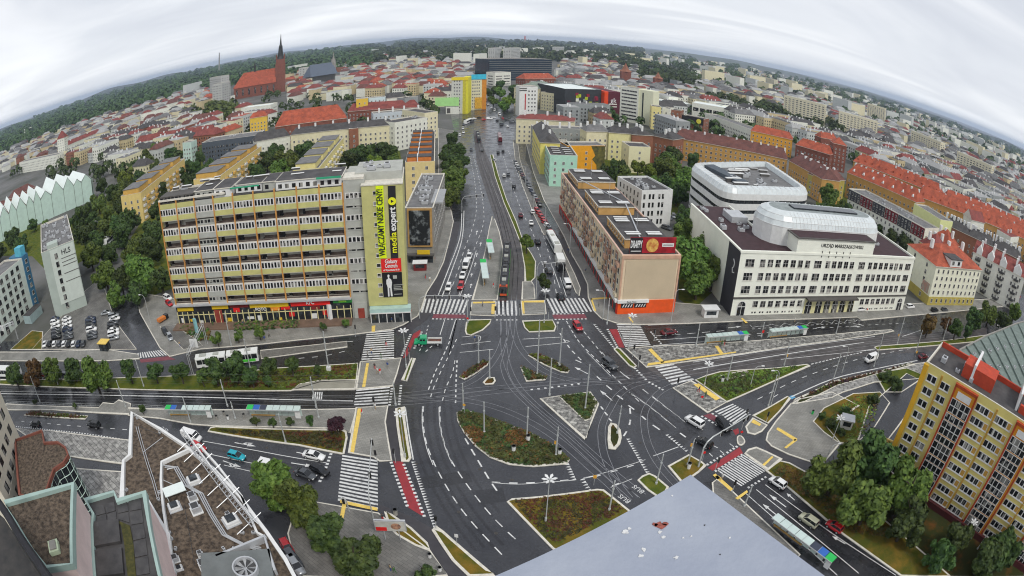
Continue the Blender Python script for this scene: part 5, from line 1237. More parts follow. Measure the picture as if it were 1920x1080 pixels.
mid('red_roof_long','long low building under a plain red roof',(652,209),(784,201),12,15,M_BRK,M_TILE_R,kind='half',rh=6,sp=3,chim=3)
mid('red_roof_big','big brick building under a steep orange-red roof with rows of dormers',(516,238),(650,221),14,26,M_BRK,M_TILE_O,kind='half',rh=10,sp=3.2,chim=4)
mid('red_dormer_row','pale row with red roof and white dormers',(254,268),(398,246),11,12,M_W1,M_TILE_R,kind='half',rh=5.5,sp=3,chim=4)
mid('yellow_house','bright yellow house above the red roofs',(668,186),(690,184),22,10,M_YE,M_ROOFG,sp=3)
mid('pale_blue_house','pale blue house beside the yellow house',(692,184),(724,181),21,10,mh('pale_blue','c7d9dc',var=.05),M_ROOFD,sp=3)
mid('white_grey_house','white house with grey roof beside the pale blue house',(726,184),(760,181),20,10,M_W1,M_ROOFD,kind='half',rh=4,sp=3)
mid('grey_corner_house','dark grey corner house by the side street',(760,184),(784,181),20,12,M_GRY,M_ROOFD,sp=3)
mid('yellow_gable_house','white and yellow gabled house with ornate front',(468,222),(500,217),17,12,M_YE,M_TILE_O,kind='half',rh=4,sp=2.6)
mid('white_terrace_building','white building with flat terrace roof below the cathedral',(452,203),(508,196),16,18,M_W1,M_PHR,sp=3)
mid('avenue_corner_office','grey roofed corner office at the avenue above the orange terraces',(796,212),(821,209),19,30,M_CR,M_ROOFD,sp=3)
mid('white_public_building','long white public building far beyond the concert hall',(36,305),(106,290),15,14,M_W1,M_ROOFG,sp=4)
mid('brown_roof_houses','brown tiled house behind the concert hall',(22,372),(66,350),11,12,M_BRN,M_TILE_B,kind='hip',rh=5,sp=3)
mid('brown_tiled_house','brown tiled house at the left edge behind the concert hall',(-10,398),(22,382),11,14,M_BRN,M_TILE_B,kind='hip',rh=5,sp=3)
mid('castle_wing','white castle wing with red dormered roof',(128,272),(190,246),14,12,M_W1,M_TILE_R,kind='half',rh=5,sp=3.5,chim=4)
ct = mid('castle_tower','white castle tower with pale green spire',(107,262),(120,258),30,10,M_W1,M_TILE_R,kind='hip',rh=9,sp=3)
mid('riverside_block','long pale riverside apartment block',(225,232),(262,218),16,16,M_CR,M_ROOFG,sp=4); mid('riverside_terrace','curved pale riverside terrace with rows of balconies',(265,215),(345,194),17,16,M_W1,M_ROOFG,sp=4)

# ---- roofscape right below the camera
M_GRAV = mat('brown_gravel',(0.045,0.033,0.024),0.95,col2=(0.16,0.12,0.085),scale=1.6,detail=10,bump=.8,bscale=7,thr=(.38,.62)); M_PINK = mh('pink_stone','dcc6c0',var=.08,scale=.6,); M_MINTC = mh('mint_coping','9db3ab',var=.06)
HR = 26.0
def roofpoly(name,label,px,H_,z0,mat_roof,mat_wall,cop,cw_=.45,cat='building',par=.5,smo=None):
    P = GP(px,H_); P = [p.xy for p in P]; c = sum(P,Vector((0,0)))/len(P); t = thing(name,label,cat,(c.x,c.y,z0)); og = (c.x,c.y,z0)
    q = MB(); q.prism([tuple(p) for p in P],z0,H_-par,0,1); q.build('wall',[mat_roof,mat_wall],t,og)
    k = MB(); k.wallstrip([tuple(p) for p in P],cw_,H_-par-.3,H_,closed=True); k.build('parapet',cop,t,og)
    return t, og
rt_px = [(247,772),(300,803),(345,833),(400,878),(450,930),(500,997),(535,1048),(560,1095),(420,1150),(330,1110),(315,1000),(270,925),(228,935),(231,862),(243,852)]
FR, fo = roofpoly('gravel_roof_building','brown gravel roof with white parapets and rooftop plant below the camera',rt_px,HR,0,M_GRAV,M_PINK,M_WHITEP)
def on_roof(name,me,px,rz=0.0,z=HR-.5,scale=None): p = G(*px,z); return inst(name,me,FR,(p.x-fo[0],p.y-fo[1],z-fo[2]),rz,scale)
def frw(px_list,wd_,h0,h1,name,mt_,z=HR-.5):
    q = MB(); q.wallstrip([tuple(G(*p,z))[:2] for p in px_list],wd_,z+h0,z+h1); return q.build(name,mt_,FR,fo)
frw([(375,838),(305,871),(304,905),(309,960),(318,1015),(330,1079)],.35,0,.55,'inner_parapet',M_WHITEP); frw([(375,838),(412,880),(455,935),(484,1003),(500,1012)],.3,0,.5,'inner_parapet',M_WHITEP)
def tubes(pl,r_,name,mt_,z=HR-.3,dz=0.0):
    q = MB()
    q.tube([tuple(G(p[0],p[1],z)) for p in pl],r_,5); return q.build(name,mt_,FR,fo)
for dxx in (0,4,8): tubes([(305+dxx,872+dxx),(325+dxx,875),(345+dxx,910),(372+dxx,925),(393+dxx,965),(417+dxx,1003),(450+dxx,1020),(490,1035-dxx)],.09,'roof_pipe',M_METAL)
for dxx in (0,4): tubes([(255+dxx,800),(275+dxx,870),(285+dxx,900),(295+dxx,935)],.06,'roof_pipe',M_METAL)
tubes([(262,800),(300,815)],.04,'roof_cable',M_FRAMED); tubes([(268,848),(305,820)],.05,'roof_pipe',M_METAL); tubes([(306,900),(350,920)],.06,'roof_pipe',M_METAL); tubes([(345,945),(357,1010),(365,1060)],.03,'roof_cable',M_FRAMED)
q = MB(); q.box(-.9,.9,-.8,.8,0,.5,0); q.box(-.6,.6,-.5,.5,.5,.8,1); q.box(-1.1,1.1,-1.0,1.0,0,.08,2); ME_HATCH = q.mesh('roof_hatch',[M_WHITEP,M_GLASSB,M_METAL])
q = MB(); q.box(-.7,.7,-.7,.7,0,1.1,0); q.box(-.55,.55,-.55,.55,1.1,1.12,1); q.box(-.9,.9,-.9,.9,0,.15,2); ME_COWL = q.mesh('vent_cowl',[M_METAL,M_FRAMED,M_WHITEP])
for px,me,sc_,rz_ in (((364,902),ME_HATCH,.95,.75),((328,952),ME_HATCH,.9,.75),((369,958),ME_COWL,.9,.75),((362,935),ME_COWL,.75,.75),((434,978),ME_HATCH,1.0,.8),((428,966),ME_COWL,.4,.8),((376,1040),ME_COWL,.45,.7),((384,1062),ME_COWL,.8,.7),((330,1050),ME_COWL,.6,.7),((336,1066),ME_HATCH,.5,.7)): on_roof('roof_hatch' if me is ME_HATCH else 'vent_cowl',me,px,rz_,scale=sc_)
q = MB(); q.box(-1.6,1.6,-.9,.9,.9,1.0); q.tube([(-1.4,-.7,0),(-1.4,-.7,.9)],.05,4); q.tube([(1.4,.7,0),(1.4,.7,.9)],.05,4); on_roof('shelter_panel',q.mesh('shelter_panel',M_PHR),(331,928),.75)
# lattice mast lying along the edge
q = MB(); pa, pb = G(345,812,HR+1.0), G(478,985,HR+1.0); d_ = (pb-pa)
sd = Vector((-d_.y,d_.x,0)).normalized()*.45
for o_ in (sd,-sd,Vector((0,0,.8))): q.tube([pa+o_,pb+o_],.07,4)
for k in range(28):
    t = k/28; p = pa.lerp(pb,t); p2 = pa.lerp(pb,(k+1)/28); q.tube([p+sd,p2-sd],.04,3,cap=False); q.tube([p-sd,p2+Vector((0,0,.8))],.04,3,cap=False); q.tube([p+Vector((0,0,.8)),p2+sd],.04,3,cap=False)
q.build('lattice_rail',M_METAL,FR,fo)
for k in range(8):
    p = pa.lerp(pb,(k+.5)/8); n_ = sd.normalized(); q = MB(); q.tube([p+n_*1.7,p-n_*2.3+Vector((0,0,-1.3))],.06,4); q.build('brace_rod',M_METAL,FR,fo)
# cooling fan housing
cpx = (462,1068); c = G(*cpx,HR+.6); q = MB(); q.obox((c.x-1.3,c.y-.2),(.93,.37),(-.37,.93),4.2,2.6,HR-.5,HR+.5,0); q.build('fan_housing',mh('plant_grey','6c706f',var=.12),FR,fo)
q = MB(); q.lathe([(1.45,HR+.5),(1.5,HR+1.2),(1.32,HR+1.2),(1.3,HR+.62)],20,0,(c.x,c.y)); fh = q.build('fan_ring',M_METAL,FR,fo)
for k in range(8):
    a_ = 2*math.pi*k/8; q = MB(); q.add([(c.x+math.cos(a_-.12)*.2,c.y+math.sin(a_-.12)*.2,HR+.8),(c.x+math.cos(a_-.2)*1.25,c.y+math.sin(a_-.2)*1.25,HR+.75),(c.x+math.cos(a_+.2)*1.25,c.y+math.sin(a_+.2)*1.25,HR+.95),(c.x+math.cos(a_+.12)*.2,c.y+math.sin(a_+.12)*.2,HR+.9)],[(0,1,2,3)]); q.build('fan_blade',M_FRAMED,fh,(fo[0],fo[1],fo[2])) if False else q.build('fan_blade',M_FRAMED,FR,fo)
frw([(410,1052),(500,1015),(520,1079)],.3,0,1.0,'plant_screen',M_METAL)
for k,(x_,y_) in enumerate(((252,780),(258,785),(306,805),(300,812),(313,808),(476,1000),(490,1010),(470,1022),(484,1018),(440,1030),(447,1040),(238,920),(300,925),(298,938),(318,1000),(322,1012),(330,1030),(420,1030),(455,1000))): on_roof('floodlight',ME_AC,(x_,y_),k*.7,scale=.28)
# pink terraces
H1, H2 = 37.4, 32.8
T1, to1 = roofpoly('upper_pink_block','pink stone block with brown gravel roof and mint coping in the lower corner',[(8,941),(136,906),(134,1056),(86,1062),(60,1030),(30,980)],H1,0,M_GRAV,M_PINK,M_MINTC,.4)
q = MB(); q.box(-.9,.9,-1.1,1.1,0,.7,0); q.box(-.6,.6,-.8,.8,.7,.9,1); p = G(104,1030,H1-.5); inst('roof_hatch',q.mesh('roof_hatch',[mh('pale_green_hatch','b9c6a8',var=.1),M_CONC]),T1,(p.x-to1[0],p.y-to1[1],p.z-to1[2]),.75,.75)
T2, to2 = roofpoly('pink_terrace_block','pink stone terrace with square dark slabs and a mossy strip',[(160,936),(213,921),(219,938),(270,922),(280,990),(300,1085),(180,1110),(172,985),(174,962)],H2,0,M_ROOFD,M_PINK,M_MINTC,.35)
pg = mat('wet_slab',(0.035,0.033,0.033),.45,col2=(.075,.07,.068),scale=.8,detail=6)
for r_,row_px in enumerate([[(178,950),(194,946),(198,962),(180,967)],[(197,945),(214,941),(217,957),(200,962)],[(220,945),(238,940),(241,958),(222,962)],[(241,940),(263,934),(266,954),(244,958)],[(180,969),(198,964),(200,978),(182,982)],[(201,964),(218,959),(219,972),(203,977)],[(222,964),(241,960),(243,980),(224,974)],[(244,960),(266,956),(269,980),(246,984)],[(248,986),(269,982),(273,1008),(250,1013)],[(250,1016),(273,1011),(277,1040),(253,1045)],[(253,1048),(277,1043),(281,1075),(256,1079)],[(172,982),(224,976),(228,1018),(173,1028)],[(174,1035),(230,1030),(234,1078),(176,1085)]]):
    P = GP(row_px,H2-.42); q = MB(); q.prism([tuple(p_)[:2] for p_ in P],H2-.6,H2-(.40 if r_ < 11 else .1)); q.build('paving_slab',pg,T2,to2)
q = MB(); P = GP([(218,975),(226,978),(243,985),(250,1020),(255,1080),(240,1085),(233,1020),(227,985)],H2-.35); q.prism([tuple(p_)[:2] for p_ in P],H2-.6,H2-.35); q.build('moss_strip',mat('moss',(.03,.035,.01),.95,col2=(.09,.08,.02),scale=2,detail=8),T2,to2)
# curved glass corner building
rc = [(28,824),(78,806),(82,829),(108,828),(122,838),(127,852),(118,866),(100,878),(92,900),(85,922),(50,930),(36,926)]
T4, to4 = roofpoly('curved_glass_corner','brown roofed corner building with curved gridded glass front',rc,15.0,0,M_GRAV,M_GLASSB,mh('rust_coping','7c4a3c',var=.15),.4)
P = [p.xy for p in GP(smooth(rc[3:10]),15)]; q = MB()
for z_ in range(0,8): q.tube([(p.x*1.0+.1,p.y,1.0+z_*1.85) for p in P],.09,4)
for p in resample([tuple(p) for p in P],1.6): q.tube([(p.x+.1,p.y,.2),(p.x+.1,p.y,14.3)],.08,4)
q.build('glazing_grid',M_PH,T4,to4)
# white tower at the left edge
zc = 12.0; C_ = G(43,832,zc); D_ = G(22,932,zc)
TW = Bld('white_window_tower','tall white tower with dark square windows cut by the left edge',(C_.x-4.0,C_.y-19.0),None,58,30,cat='tower',rz=0.0,L=4.0)
dv = Vector((C_.x-D_.x,C_.y-D_.y)).normalized(); TW2 = TW
TW.o.location = (D_.x-3*dv.x,D_.y-3*dv.y,0); TW.A = Vector(TW.o.location); TW.rz = math.atan2(-dv.x,dv.y); TW.o.rotation_euler = (0,0,TW.rz); TW.u = Vector((math.cos(TW.rz),math.sin(TW.rz),0)); TW.v = Vector((-math.sin(TW.rz),math.cos(TW.rz),0)); TW.L = 18; TW.D = (Vector((C_.x,C_.y))-Vector((TW.A.x,TW.A.y))).length
TW.o.location = TW.A-TW.u*18; TW.A = Vector(TW.o.location)
TW.body(mh('tower_cream','d6cfbc',var=.05),M_ROOFG)
TW.windows('R',5,15,1.7,2.0,2.0,3.7,nx=1,style='d',joined=False); TW.windows('B',5,15,1.7,2.0,2.0,3.7,nx=1,style='d',joined=False)
# dark curved roof edge of the tower in the lower left corner
q = MB(); q.tube([tuple(G(*p,44)) for p in smooth([(-30,905),(10,960),(40,1010),(75,1060),(110,1110)])],.45,6); ed = q.build('dark_roof_edge',mh('dark_metal','26262a',var=.2)); tag(ed,'dark curved metal roof edge in the lower left corner','roof edge')
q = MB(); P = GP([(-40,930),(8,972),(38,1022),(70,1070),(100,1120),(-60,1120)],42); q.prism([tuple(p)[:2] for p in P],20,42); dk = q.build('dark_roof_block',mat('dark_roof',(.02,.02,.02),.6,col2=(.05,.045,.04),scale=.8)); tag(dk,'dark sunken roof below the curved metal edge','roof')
HA, ho = roofpoly('sports_hall','low hall with grey-green ridged roof and orange striped wall behind the yellow tower',[(1800,655),(1850,628),(1905,606),(1960,590),(2060,660),(1960,760),(1885,742),(1835,700)],14.0,0,mh('grey_green_metal','6f7b74',var=.18,scale=.5),mh('striped_yellow','c99a2e',var=.25,scale=.35),M_CONC,.5,'hall',.3)
for k in range(9):
    a, b_ = G(1812+k*14,650-k*6,13.9), G(1850+k*16,706+k*4,13.9); q = MB(); q.wallstrip([tuple(a)[:2],tuple(b_)[:2]],.5,13.6,14.2); q.build('roof_ridge',MATS['grey_green_metal'],HA,ho)
    for t_ in (.3,.7): p = a.lerp(b_,t_); inst('roof_vent',ME_AC,HA,(p.x-ho[0]+1,p.y-ho[1],13.7),k,.7)
for k in range(7): p = G(1885+k*6,746-k*4,13.0); inst('wall_fin',box_mesh('wall_fin',(1.2,.8,12.5),M_OW),HA,(p.x-ho[0],p.y-ho[1],0),Yt.rz)
# ---- window ledge of the tower the camera hangs on
zl = 71.3; c0, c1, c2 = G(1295,890,zl), G(930,1079,zl), G(1540,1075,zl)
e1 = c0+(c1-c0)*2.6; e2 = c0+(c2-c0)*2.6
M_LEDGE = mat('ledge_paint',(0.27,0.30,0.37),0.55,col2=(0.35,0.38,0.44),scale=6,detail=12,bump=.06,bscale=60)
q = MB(); q.prism([tuple(c0)[:2],tuple(e1)[:2],tuple(e2)[:2]],zl-.12,zl); le = q.build('window_ledge',M_LEDGE,None,None); tag(le,'pale blue-grey painted ledge corner with bird droppings under the camera','ledge')
M_DROP = mat('bird_dropping',(.62,.62,.61),.8,var=.15,scale=200); M_DROPR = mat('reddish_dropping',(.28,.08,.06),.8,var=.3,scale=200)
rr = random.Random(2)
for (x_,y_,s_,mt_) in ((1237,985,14,M_DROPR),(1228,984,8,M_DROPR),(1247,983,7,M_DROPR),(1172,998,9,M_DROP),(1202,1043,7,M_DROP),(1207,1031,8,M_DROP),(1268,1046,7,M_DROP),(1243,1008,6,M_DROP),(1236,998,6,M_DROP),(1368,1009,4,M_DROP),(1180,992,5,M_DROP),(1296,1006,3,M_DROP),(1281,1009,3,M_DROP),(1321,985,2,M_FRAMED),(1260,930,3,M_DROP),(1350,1040,2,M_FRAMED)):
    c = G(x_,y_,zl); e_ = G(x_+s_,y_,zl); rad = (e_-c).length; P = [(c.x+math.cos(2*math.pi*k/9)*rad*rr.uniform(.35,1.0),c.y+math.sin(2*math.pi*k/9)*rad*rr.uniform(.3,.8)) for k in range(9)]
    q = MB(); q.prism(P,zl-.001,zl+.0015); q.build('dropping',mt_,le)
# ================================================================ EAST AND THE END OF THE AVENUE
Mi = bld3('mint_house','mint green house at the avenue behind the long apartment block',(1031,290),(1083,292),(1062,262),15.5); dress(Mi, M_MINT, M_ROOFD, sp=3.6, clut=0)
for k in range(8): Mi.put('vent_block', ME_VENT, Mi.L*(.3 if k % 2 else .72), 3+k*2.6, 14.9, 0, scale=.8)
Mi.windows('L',9,4,1.4,1.7,2,3.2)
Ye = bld3('yellow_tenement','yellow tenement with ornate gable facing the avenue',(1014,268),(1050,268),(1030,238),17); dress(Ye, mh('lemon_render','dccf73',var=.07), M_ROOFD, kind='half', rh=4, sp=3.2, chim=3)
mid('red_eaved_corner','corner building with flat roof and red tiled eaves at the avenue',(968,222),(1076,228),17,18,M_CR,M_TILE_R,kind='hip',rh=2.5,sp=3,chim=5)
mid('dark_court_house','grey court building behind the yellow tenement',(1000,240),(1100,243),15,14,M_GRY,M_ROOFG,sp=3.4,chim=5)
mural = mid('mural_house','house with a big orange mural wall and dark branch shapes',(1064,273),(1135,273),15.5,12,mh('mural_orange','e09a1c',var=.08),M_ROOFG,sp=40)
q = MB(); q.add([(mural.L*.62,-.06,15.2),(mural.L,-.06,15.2),(mural.L,-.06,1),(mural.L*.8,-.06,1),(mural.L*.78,-.06,5),(mural.L*.66,-.06,8),(mural.L*.74,-.06,10)],[(0,6,5,4,3,2,1)]); mural.part('mural_shape', q, mat('mural_dark',(.03,.035,.015),.8,col2=(.16,.14,.03),scale=.5))
for k,(a,b_,H_,D_,wl,rf_) in enumerate([((1100,246),(1142,247),17,12,M_CR,M_ROOFG),((1142,248),(1186,251),17,12,mh('pale_lemon','d9d29a',var=.07),M_ROOFD),((1186,252),(1225,254),17,14,M_BRN,M_ROOFD),((1225,254),(1262,262),17,14,M_BRN,M_ROOFD)]):
    mid('courtyard_tenement', 'courtyard tenement with grey roof, %s in the row right of the mural' % ordn(k), a, b_, H_, D_, wl, rf_, kind='half', rh=3.5, sp=3, chim=3, group='tenements right of the mural')
pl = mid('pale_rear_house','pale yellow narrow house with blank wall among trees',(1180,274),(1220,276),15,14,mh('pale_cream','dcd6ae',var=.05),M_ROOFD,sp=12)
rb = mid('brown_roofed_row','long ochre row with brown tiled roof and white chimneys',(1264,258),(1476,299),14,13,M_OCR,M_TILE_B,kind='half',rh=6,sp=3.2,chim=14,dz=3.0)
rb2 = mid('brown_roofed_end','end house of the brown roofed row with white dormers',(1480,301),(1541,335),14,14,M_OCR,M_TILE_B,kind='half',rh=6,sp=3.0,chim=6)
rb3 = mid('brown_roofed_return','short return wing of the brown roofed row',(1541,336),(1584,338),13,12,mh('olive_render','b0a050',var=.1),M_TILE_B,kind='half',rh=5,sp=3.4,chim=2)
mid('orange_yellow_school','orange-yellow building with red roof and white gable',(1408,245),(1486,262),15,14,mh('orange_yellow','d39a35',var=.08),M_TILE_O,kind='half',rh=5,sp=3.4)
mid('white_long_office','long white office front beyond the brown roofed row',(1322,212),(1412,244),14,14,M_W1,M_ROOFG,sp=2.6)
mid('white_shopping_hall','low white shopping hall with dark window band',(1298,192),(1400,210),15,30,M_W1,M_PHR,sp=7,wd=6,ht=4,dz=6,z0=6,style='d')
mid('grey_roof_hall','flat grey hall beside the white shopping hall',(1220,188),(1298,196),12,30,M_GRY,M_PHR,sp=8,wd=5)
hb = mid('hoarding_house','house with a black hoarding above its roofs',(1278,216),(1320,224),15,14,M_BRN,M_ROOFD,sp=3.2)
q = MB(); q.box(.5,hb.L-.5,-.3,0,9.5,15.5); hb.part('hoarding', q, M_BK); q = MB(); q.lathe([(2.2,0),(2.2,.06)],14); o = inst('hoarding_mark', q.mesh('hoarding_mark', mh('lemon_print','d9d04a',var=.2)), hb.o, (hb.L*.78,-.32,12.5)); o.rotation_euler = (math.pi/2,0,0)
# brick school with orange roofs and turret
mid('brick_school_wing','brick school wing with orange tiled roof',(1492,271),(1556,290),13,15,M_BRK,M_TILE_O,kind='half',rh=6,sp=3.2,chim=3)
bt = mid('brick_turret','slim red brick turret house by the school',(1563,268),(1588,274),22,12,M_BRK,M_TILE_O,kind='hip',rh=5,sp=3)
mid('brick_back_wing','rear brick wing with orange roof and white gable',(1540,258),(1572,264),17,12,M_BRK,M_TILE_O,kind='half',rh=5,sp=3,chim=2)
def dormers(b, n, y, z, mt_, side='F', sz=2.0):
    q = MB(); q.add([(-sz/2,0,0),(sz/2,0,0),(0,0,sz*.75),(-sz/2,sz*1.2,0),(sz/2,sz*1.2,0),(0,sz*1.2,sz*.75)],[(0,1,2),(0,2,5,3),(2,1,4,5)]); me = q.mesh('dormer',[mt_])
    for i in range(n): b.put('dormer', me, b.L*(i+.5)/n, y, z, 0, b.roof)
la = mid('long_orange_roof_row','long ochre row under a bright orange roof with white chimneys, front one',(1589,323),(1718,379),16,14,M_OCR,M_TILE_O,kind='half',rh=7,sp=3.2,chim=12,group='orange roofed rows'); dormers(la,7,1.5,17.5,M_WHITEP,sz=2.6)
lb = mid('long_orange_roof_row','very long ochre row under an orange roof with white chimneys, behind the first',(1600,302),(1760,366),17,15,M_OCR,M_TILE_O,kind='half',rh=7,sp=3.2,chim=14,group='orange roofed rows'); dormers(lb,12,2,19,M_TILE_O)
lc = mid('long_orange_roof_row','orange roofed row continuing to the right edge',(1722,368),(1930,452),16,14,M_OCR,M_TILE_O,kind='half',rh=7,sp=3.2,chim=16,group='orange roofed rows'); dormers(lc,14,1.5,17.5,M_TILE_O)
ld = mid('long_orange_roof_row','rear orange roofed row near the right edge',(1772,372),(1930,436),18,12,M_OCR,M_TILE_O,kind='half',rh=6,sp=3.2,chim=12,group='orange roofed rows')
mr = mid('maroon_attic_row','white row with dark maroon attic storeys and flat grey roof',(1592,353),(1735,428),16,15,M_W1,M_ROOFG,sp=3.2,clut=10)
for k in range(6):
    q = MB(); q.box(k*mr.L/6+.2,(k+1)*mr.L/6-.2,-.25,0,10.2,15.6,0); mr.part('attic_front', q, mh('attic_maroon_red','6b2027',var=.12) if k % 2 else mh('attic_slate','3b3b40',var=.1))
    for j in range(4):
        for z_ in (10.9,13.3): mr.put('window', win_mesh(.9,1.5,1,1), k*mr.L/6+1.5+j*mr.L/6*.24, -.26, z_)
mid('pale_green_house','pale yellow-green rear house with blank upper wall',(1714,381),(1764,412),17,12,mh('pale_lime','d5d89a',var=.05),M_ROOFG,sp=4,dz=6,z0=8)
for k,(a,b_) in enumerate((((1768,418),(1815,440)),((1815,440),(1862,462)),((1862,462),(1915,488)))):
    mid('slate_roofed_house','brown house with slate roof and many white chimneys, %s right of the pale green house' % ordn(k),a,b_,14,14,M_BRN,M_ROOFD,kind='half',rh=4,sp=3,chim=9,group='slate roofed houses')
mid('white_red_gable_house','small white house with red gable among slate roofs',(1822,412),(1846,418),17,10,M_W1,M_TILE_R,kind='gable',rh=5,sp=6)
for k,(a,b_) in enumerate((((1725,452),(1752,470)),((1745,442),(1778,462)))):
    mid('red_hip_house','small house with deep red hipped roof, %s behind the cream corner house' % ordn(k),a,b_,13,12,M_YL,M_TILE_R if k == 0 else M_TILE_O,kind='hip',rh=6,sp=4,chim=3,group='red hipped houses')
# ---- towers at the far end of the avenue
t1 = Bld('yellow_tower_block','tall tower block with yellow flank and rows of balconies at the avenue end',G(846,213),G(867,213),34,24,cat='tower block'); t1.body(mh('tower_grey','c3c3b8',var=.06),M_ROOFG); t1.windows('F',3,10,1.3,1.5,2,3.1)
q = MB(); q.box(t1.L,t1.L+5,0,20,-.3,34); t1.part('yellow_flank', q, mh('lemon_flank','d6cf3a',var=.08)); q = MB(); q.box(t1.L+.5,t1.L+3,-.3,0,1,33); t1.part('balcony_column', q, mh('lemon_balcony','c2b83c',var=.2))
q = MB(); q.box(0,t1.L+5,-.4,0,31.5,34.4); t1.part('yellow_cap', q, mh('yellow_cap','e2c92c'))
t2 = Bld('orange_tower_block','tall tower block with orange flank and blue roof sign at the avenue end',G(881,206),G(903,205),30,24,cat='tower block'); t2.body(mh('tower_cream2','d5cfae',var=.06),M_ROOFG); t2.windows('F',4,9,1.3,1.5,2,3.1)
q = MB(); q.box(t2.L,t2.L+4.5,0,22,-.3,30); t2.part('orange_flank', q, mh('orange_flank','c8842e',var=.1)); q = MB(); q.box(1,t2.L+4,-.5,0,30,35); t2.part('roof_sign', q, mh('sky_blue_sign','3fb3cf',var=.12)); q = MB(); q.box(t2.L-7,t2.L,-.6,0,1,12); t2.part('lower_balconies', q, mh('amber_balcony','d3a33a',var=.25))
gb = thing('green_hoarding','pale green hoarding raised on a white block at the avenue end','billboard',G(838,214)); zt = height_over((838,214),(838,183)); zb = height_over((838,214),(838,199)); wv = (G(860,214)-G(816,214)).length
q = MB(); q.box(-wv/2,wv/2,-.5,.5,zb,zt); q.build('board', mh('pale_green_print','a6d98a',var=.08,scale=.2), gb)
q = MB(); q.box(-1,wv/2,0,8,-.2,zb); q.build('block', M_W1, gb); q = MB(); q.box(0,3,-.3,0,1,zb-2); q.build('dark_recess', M_CONCD, gb)
wt = Bld('white_tower_block','white tower block with four columns of small windows at the crossroads',G(973,219),G(1007,219),27.5,16,cat='tower block'); wt.body(mh('tower_white','dcdcd6',var=.05),M_ROOFG); wt.windows('F',0,6,1.4,1.6,5,3.5,ts=[wt.L*.52,wt.L*.7,wt.L*.56+wt.L*.3],joined=True); q = MB(); q.box(wt.L*.3,wt.L*.36,-.2,0,3,21); wt.part('red_lettering_strip', q, mh('strip_red','b0383a',var=.2)); q = MB(); q.box(0,wt.L*.4,-.2,0,23.5,24.5); q.box(0,wt.L*.4,-.2,0,25.5,26.3); wt.part('louvre', q, M_CONCD)
gk = Bld('shopping_centre','dark shopping centre with coloured panels and orange fin',G(1058,216),G(1126,216),25,60,cat='shopping centre'); gk.body(mh('anthracite_glass','35383b',var=.12),M_PHR,coping=M_GRY)
rr = random.Random(5)
for k in range(22): q = MB(); q.box(0,3.2,-.3,0,0,3.2); gk.put('coloured_panel', box_mesh('coloured_panel',(3.0,.4,3.0),rr.choice([mh('lime_panel','a9b52c'),mh('crimson_panel','8a2338'),M_W1,M_GRY,mh('plum_panel','5a2a3a')])), rr.uniform(3,gk.L-3), -.2, rr.uniform(4,19))
q = MB(); q.box(gk.L,gk.L+4,-6,30,-.3,24); gk.part('orange_fin', q, mh('signal_orange','e04a1c',var=.05)); q = MB(); q.box(gk.L+4,gk.L+20,-4,40,-.3,23.5); gk.part('maroon_block', q, mh('maroon_cladding','5b2530',var=.08))
me = text_mesh('gk',7,M_WT,.1); o = inst('lettering',me,gk.o,(gk.L+11,-4.2,15)); o.rotation_euler = (math.pi/2,0,0)
for z_ in (8.5,11): q = MB(); q.box(gk.L+6,gk.L+15,-4.2,-4,z_,z_+1); gk.part('text_line', q, M_W1)
fw = Bld('white_hotel_slab','tall white slab with window rows and a blank end wall',G(1161,226),G(1195,232),32,13,cat='tower block'); fw.body(mh('hotel_white','d9dacd',var=.05),M_ROOFG); fw.windows('F',9,9,1.9,1.5,2.5,3.2)
q = MB(); q.box(fw.L,fw.L+.3,0,13,-.3,32); q.box(fw.L-.2,fw.L+14,1,13,-.3,31.5); fw.part('end_wall', q, mh('hotel_cream','d8d8bc',var=.04)); q = MB(); q.box(fw.L+3.4,fw.L+4.6,.8,1,3,29); fw.part('window_slot', q, M_GLASSB)
bo = Bld('blue_glass_office','wide dark blue glass office block at the head of the avenue',G(917,152),G(1034,150),36,50,cat='office building'); bo.body(mh('blue_black_glass','22323f',var=.25,scale=.06,rough=.2),M_ROOFD)
for k in range(9): q = MB(); q.box(0,bo.L,-.4,0,0,.5); bo.put('floor_line', q.mesh('floor_line', M_CONC) if k == 0 else bpy.data.meshes['floor_line'], 0, 0, 3.5+3.6*k)
mid('office_foyer','white striped office wing in front of the blue glass block',(928,136),(958,135),20,20,M_W1,M_ROOFG,sp=12,wd=11,dz=4)
mid('brick_station','long brick building with orange roof before the blue glass block',(985,148),(1042,147),16,20,M_BRK,M_TILE_O,kind='half',rh=7,sp=4,chim=2)
mid('tenement_head','ornate grey tenement with green hipped roof',(1000,167),(1052,164),20,25,M_CR,mh('patina_roof','7d887c',var=.15),kind='hip',rh=6,sp=3.4)
mid('side_street_row','pale tenements along the side street by the shopping centre',(1014,172),(1056,178),18,60,M_CR,M_ROOFG,sp=3.4,chim=5)
for k,(a,b_,H_) in enumerate((((1222,199),(1240,201),20),((1243,202),(1256,204),19),((1257,205),(1276,208),18))): mid('narrow_tenement','narrow tenement, %s right of the tall white slab' % ordn(k),a,b_,H_,14,[M_YL,M_W1,M_BRN][k],M_ROOFD,sp=3,group='narrow tenements')
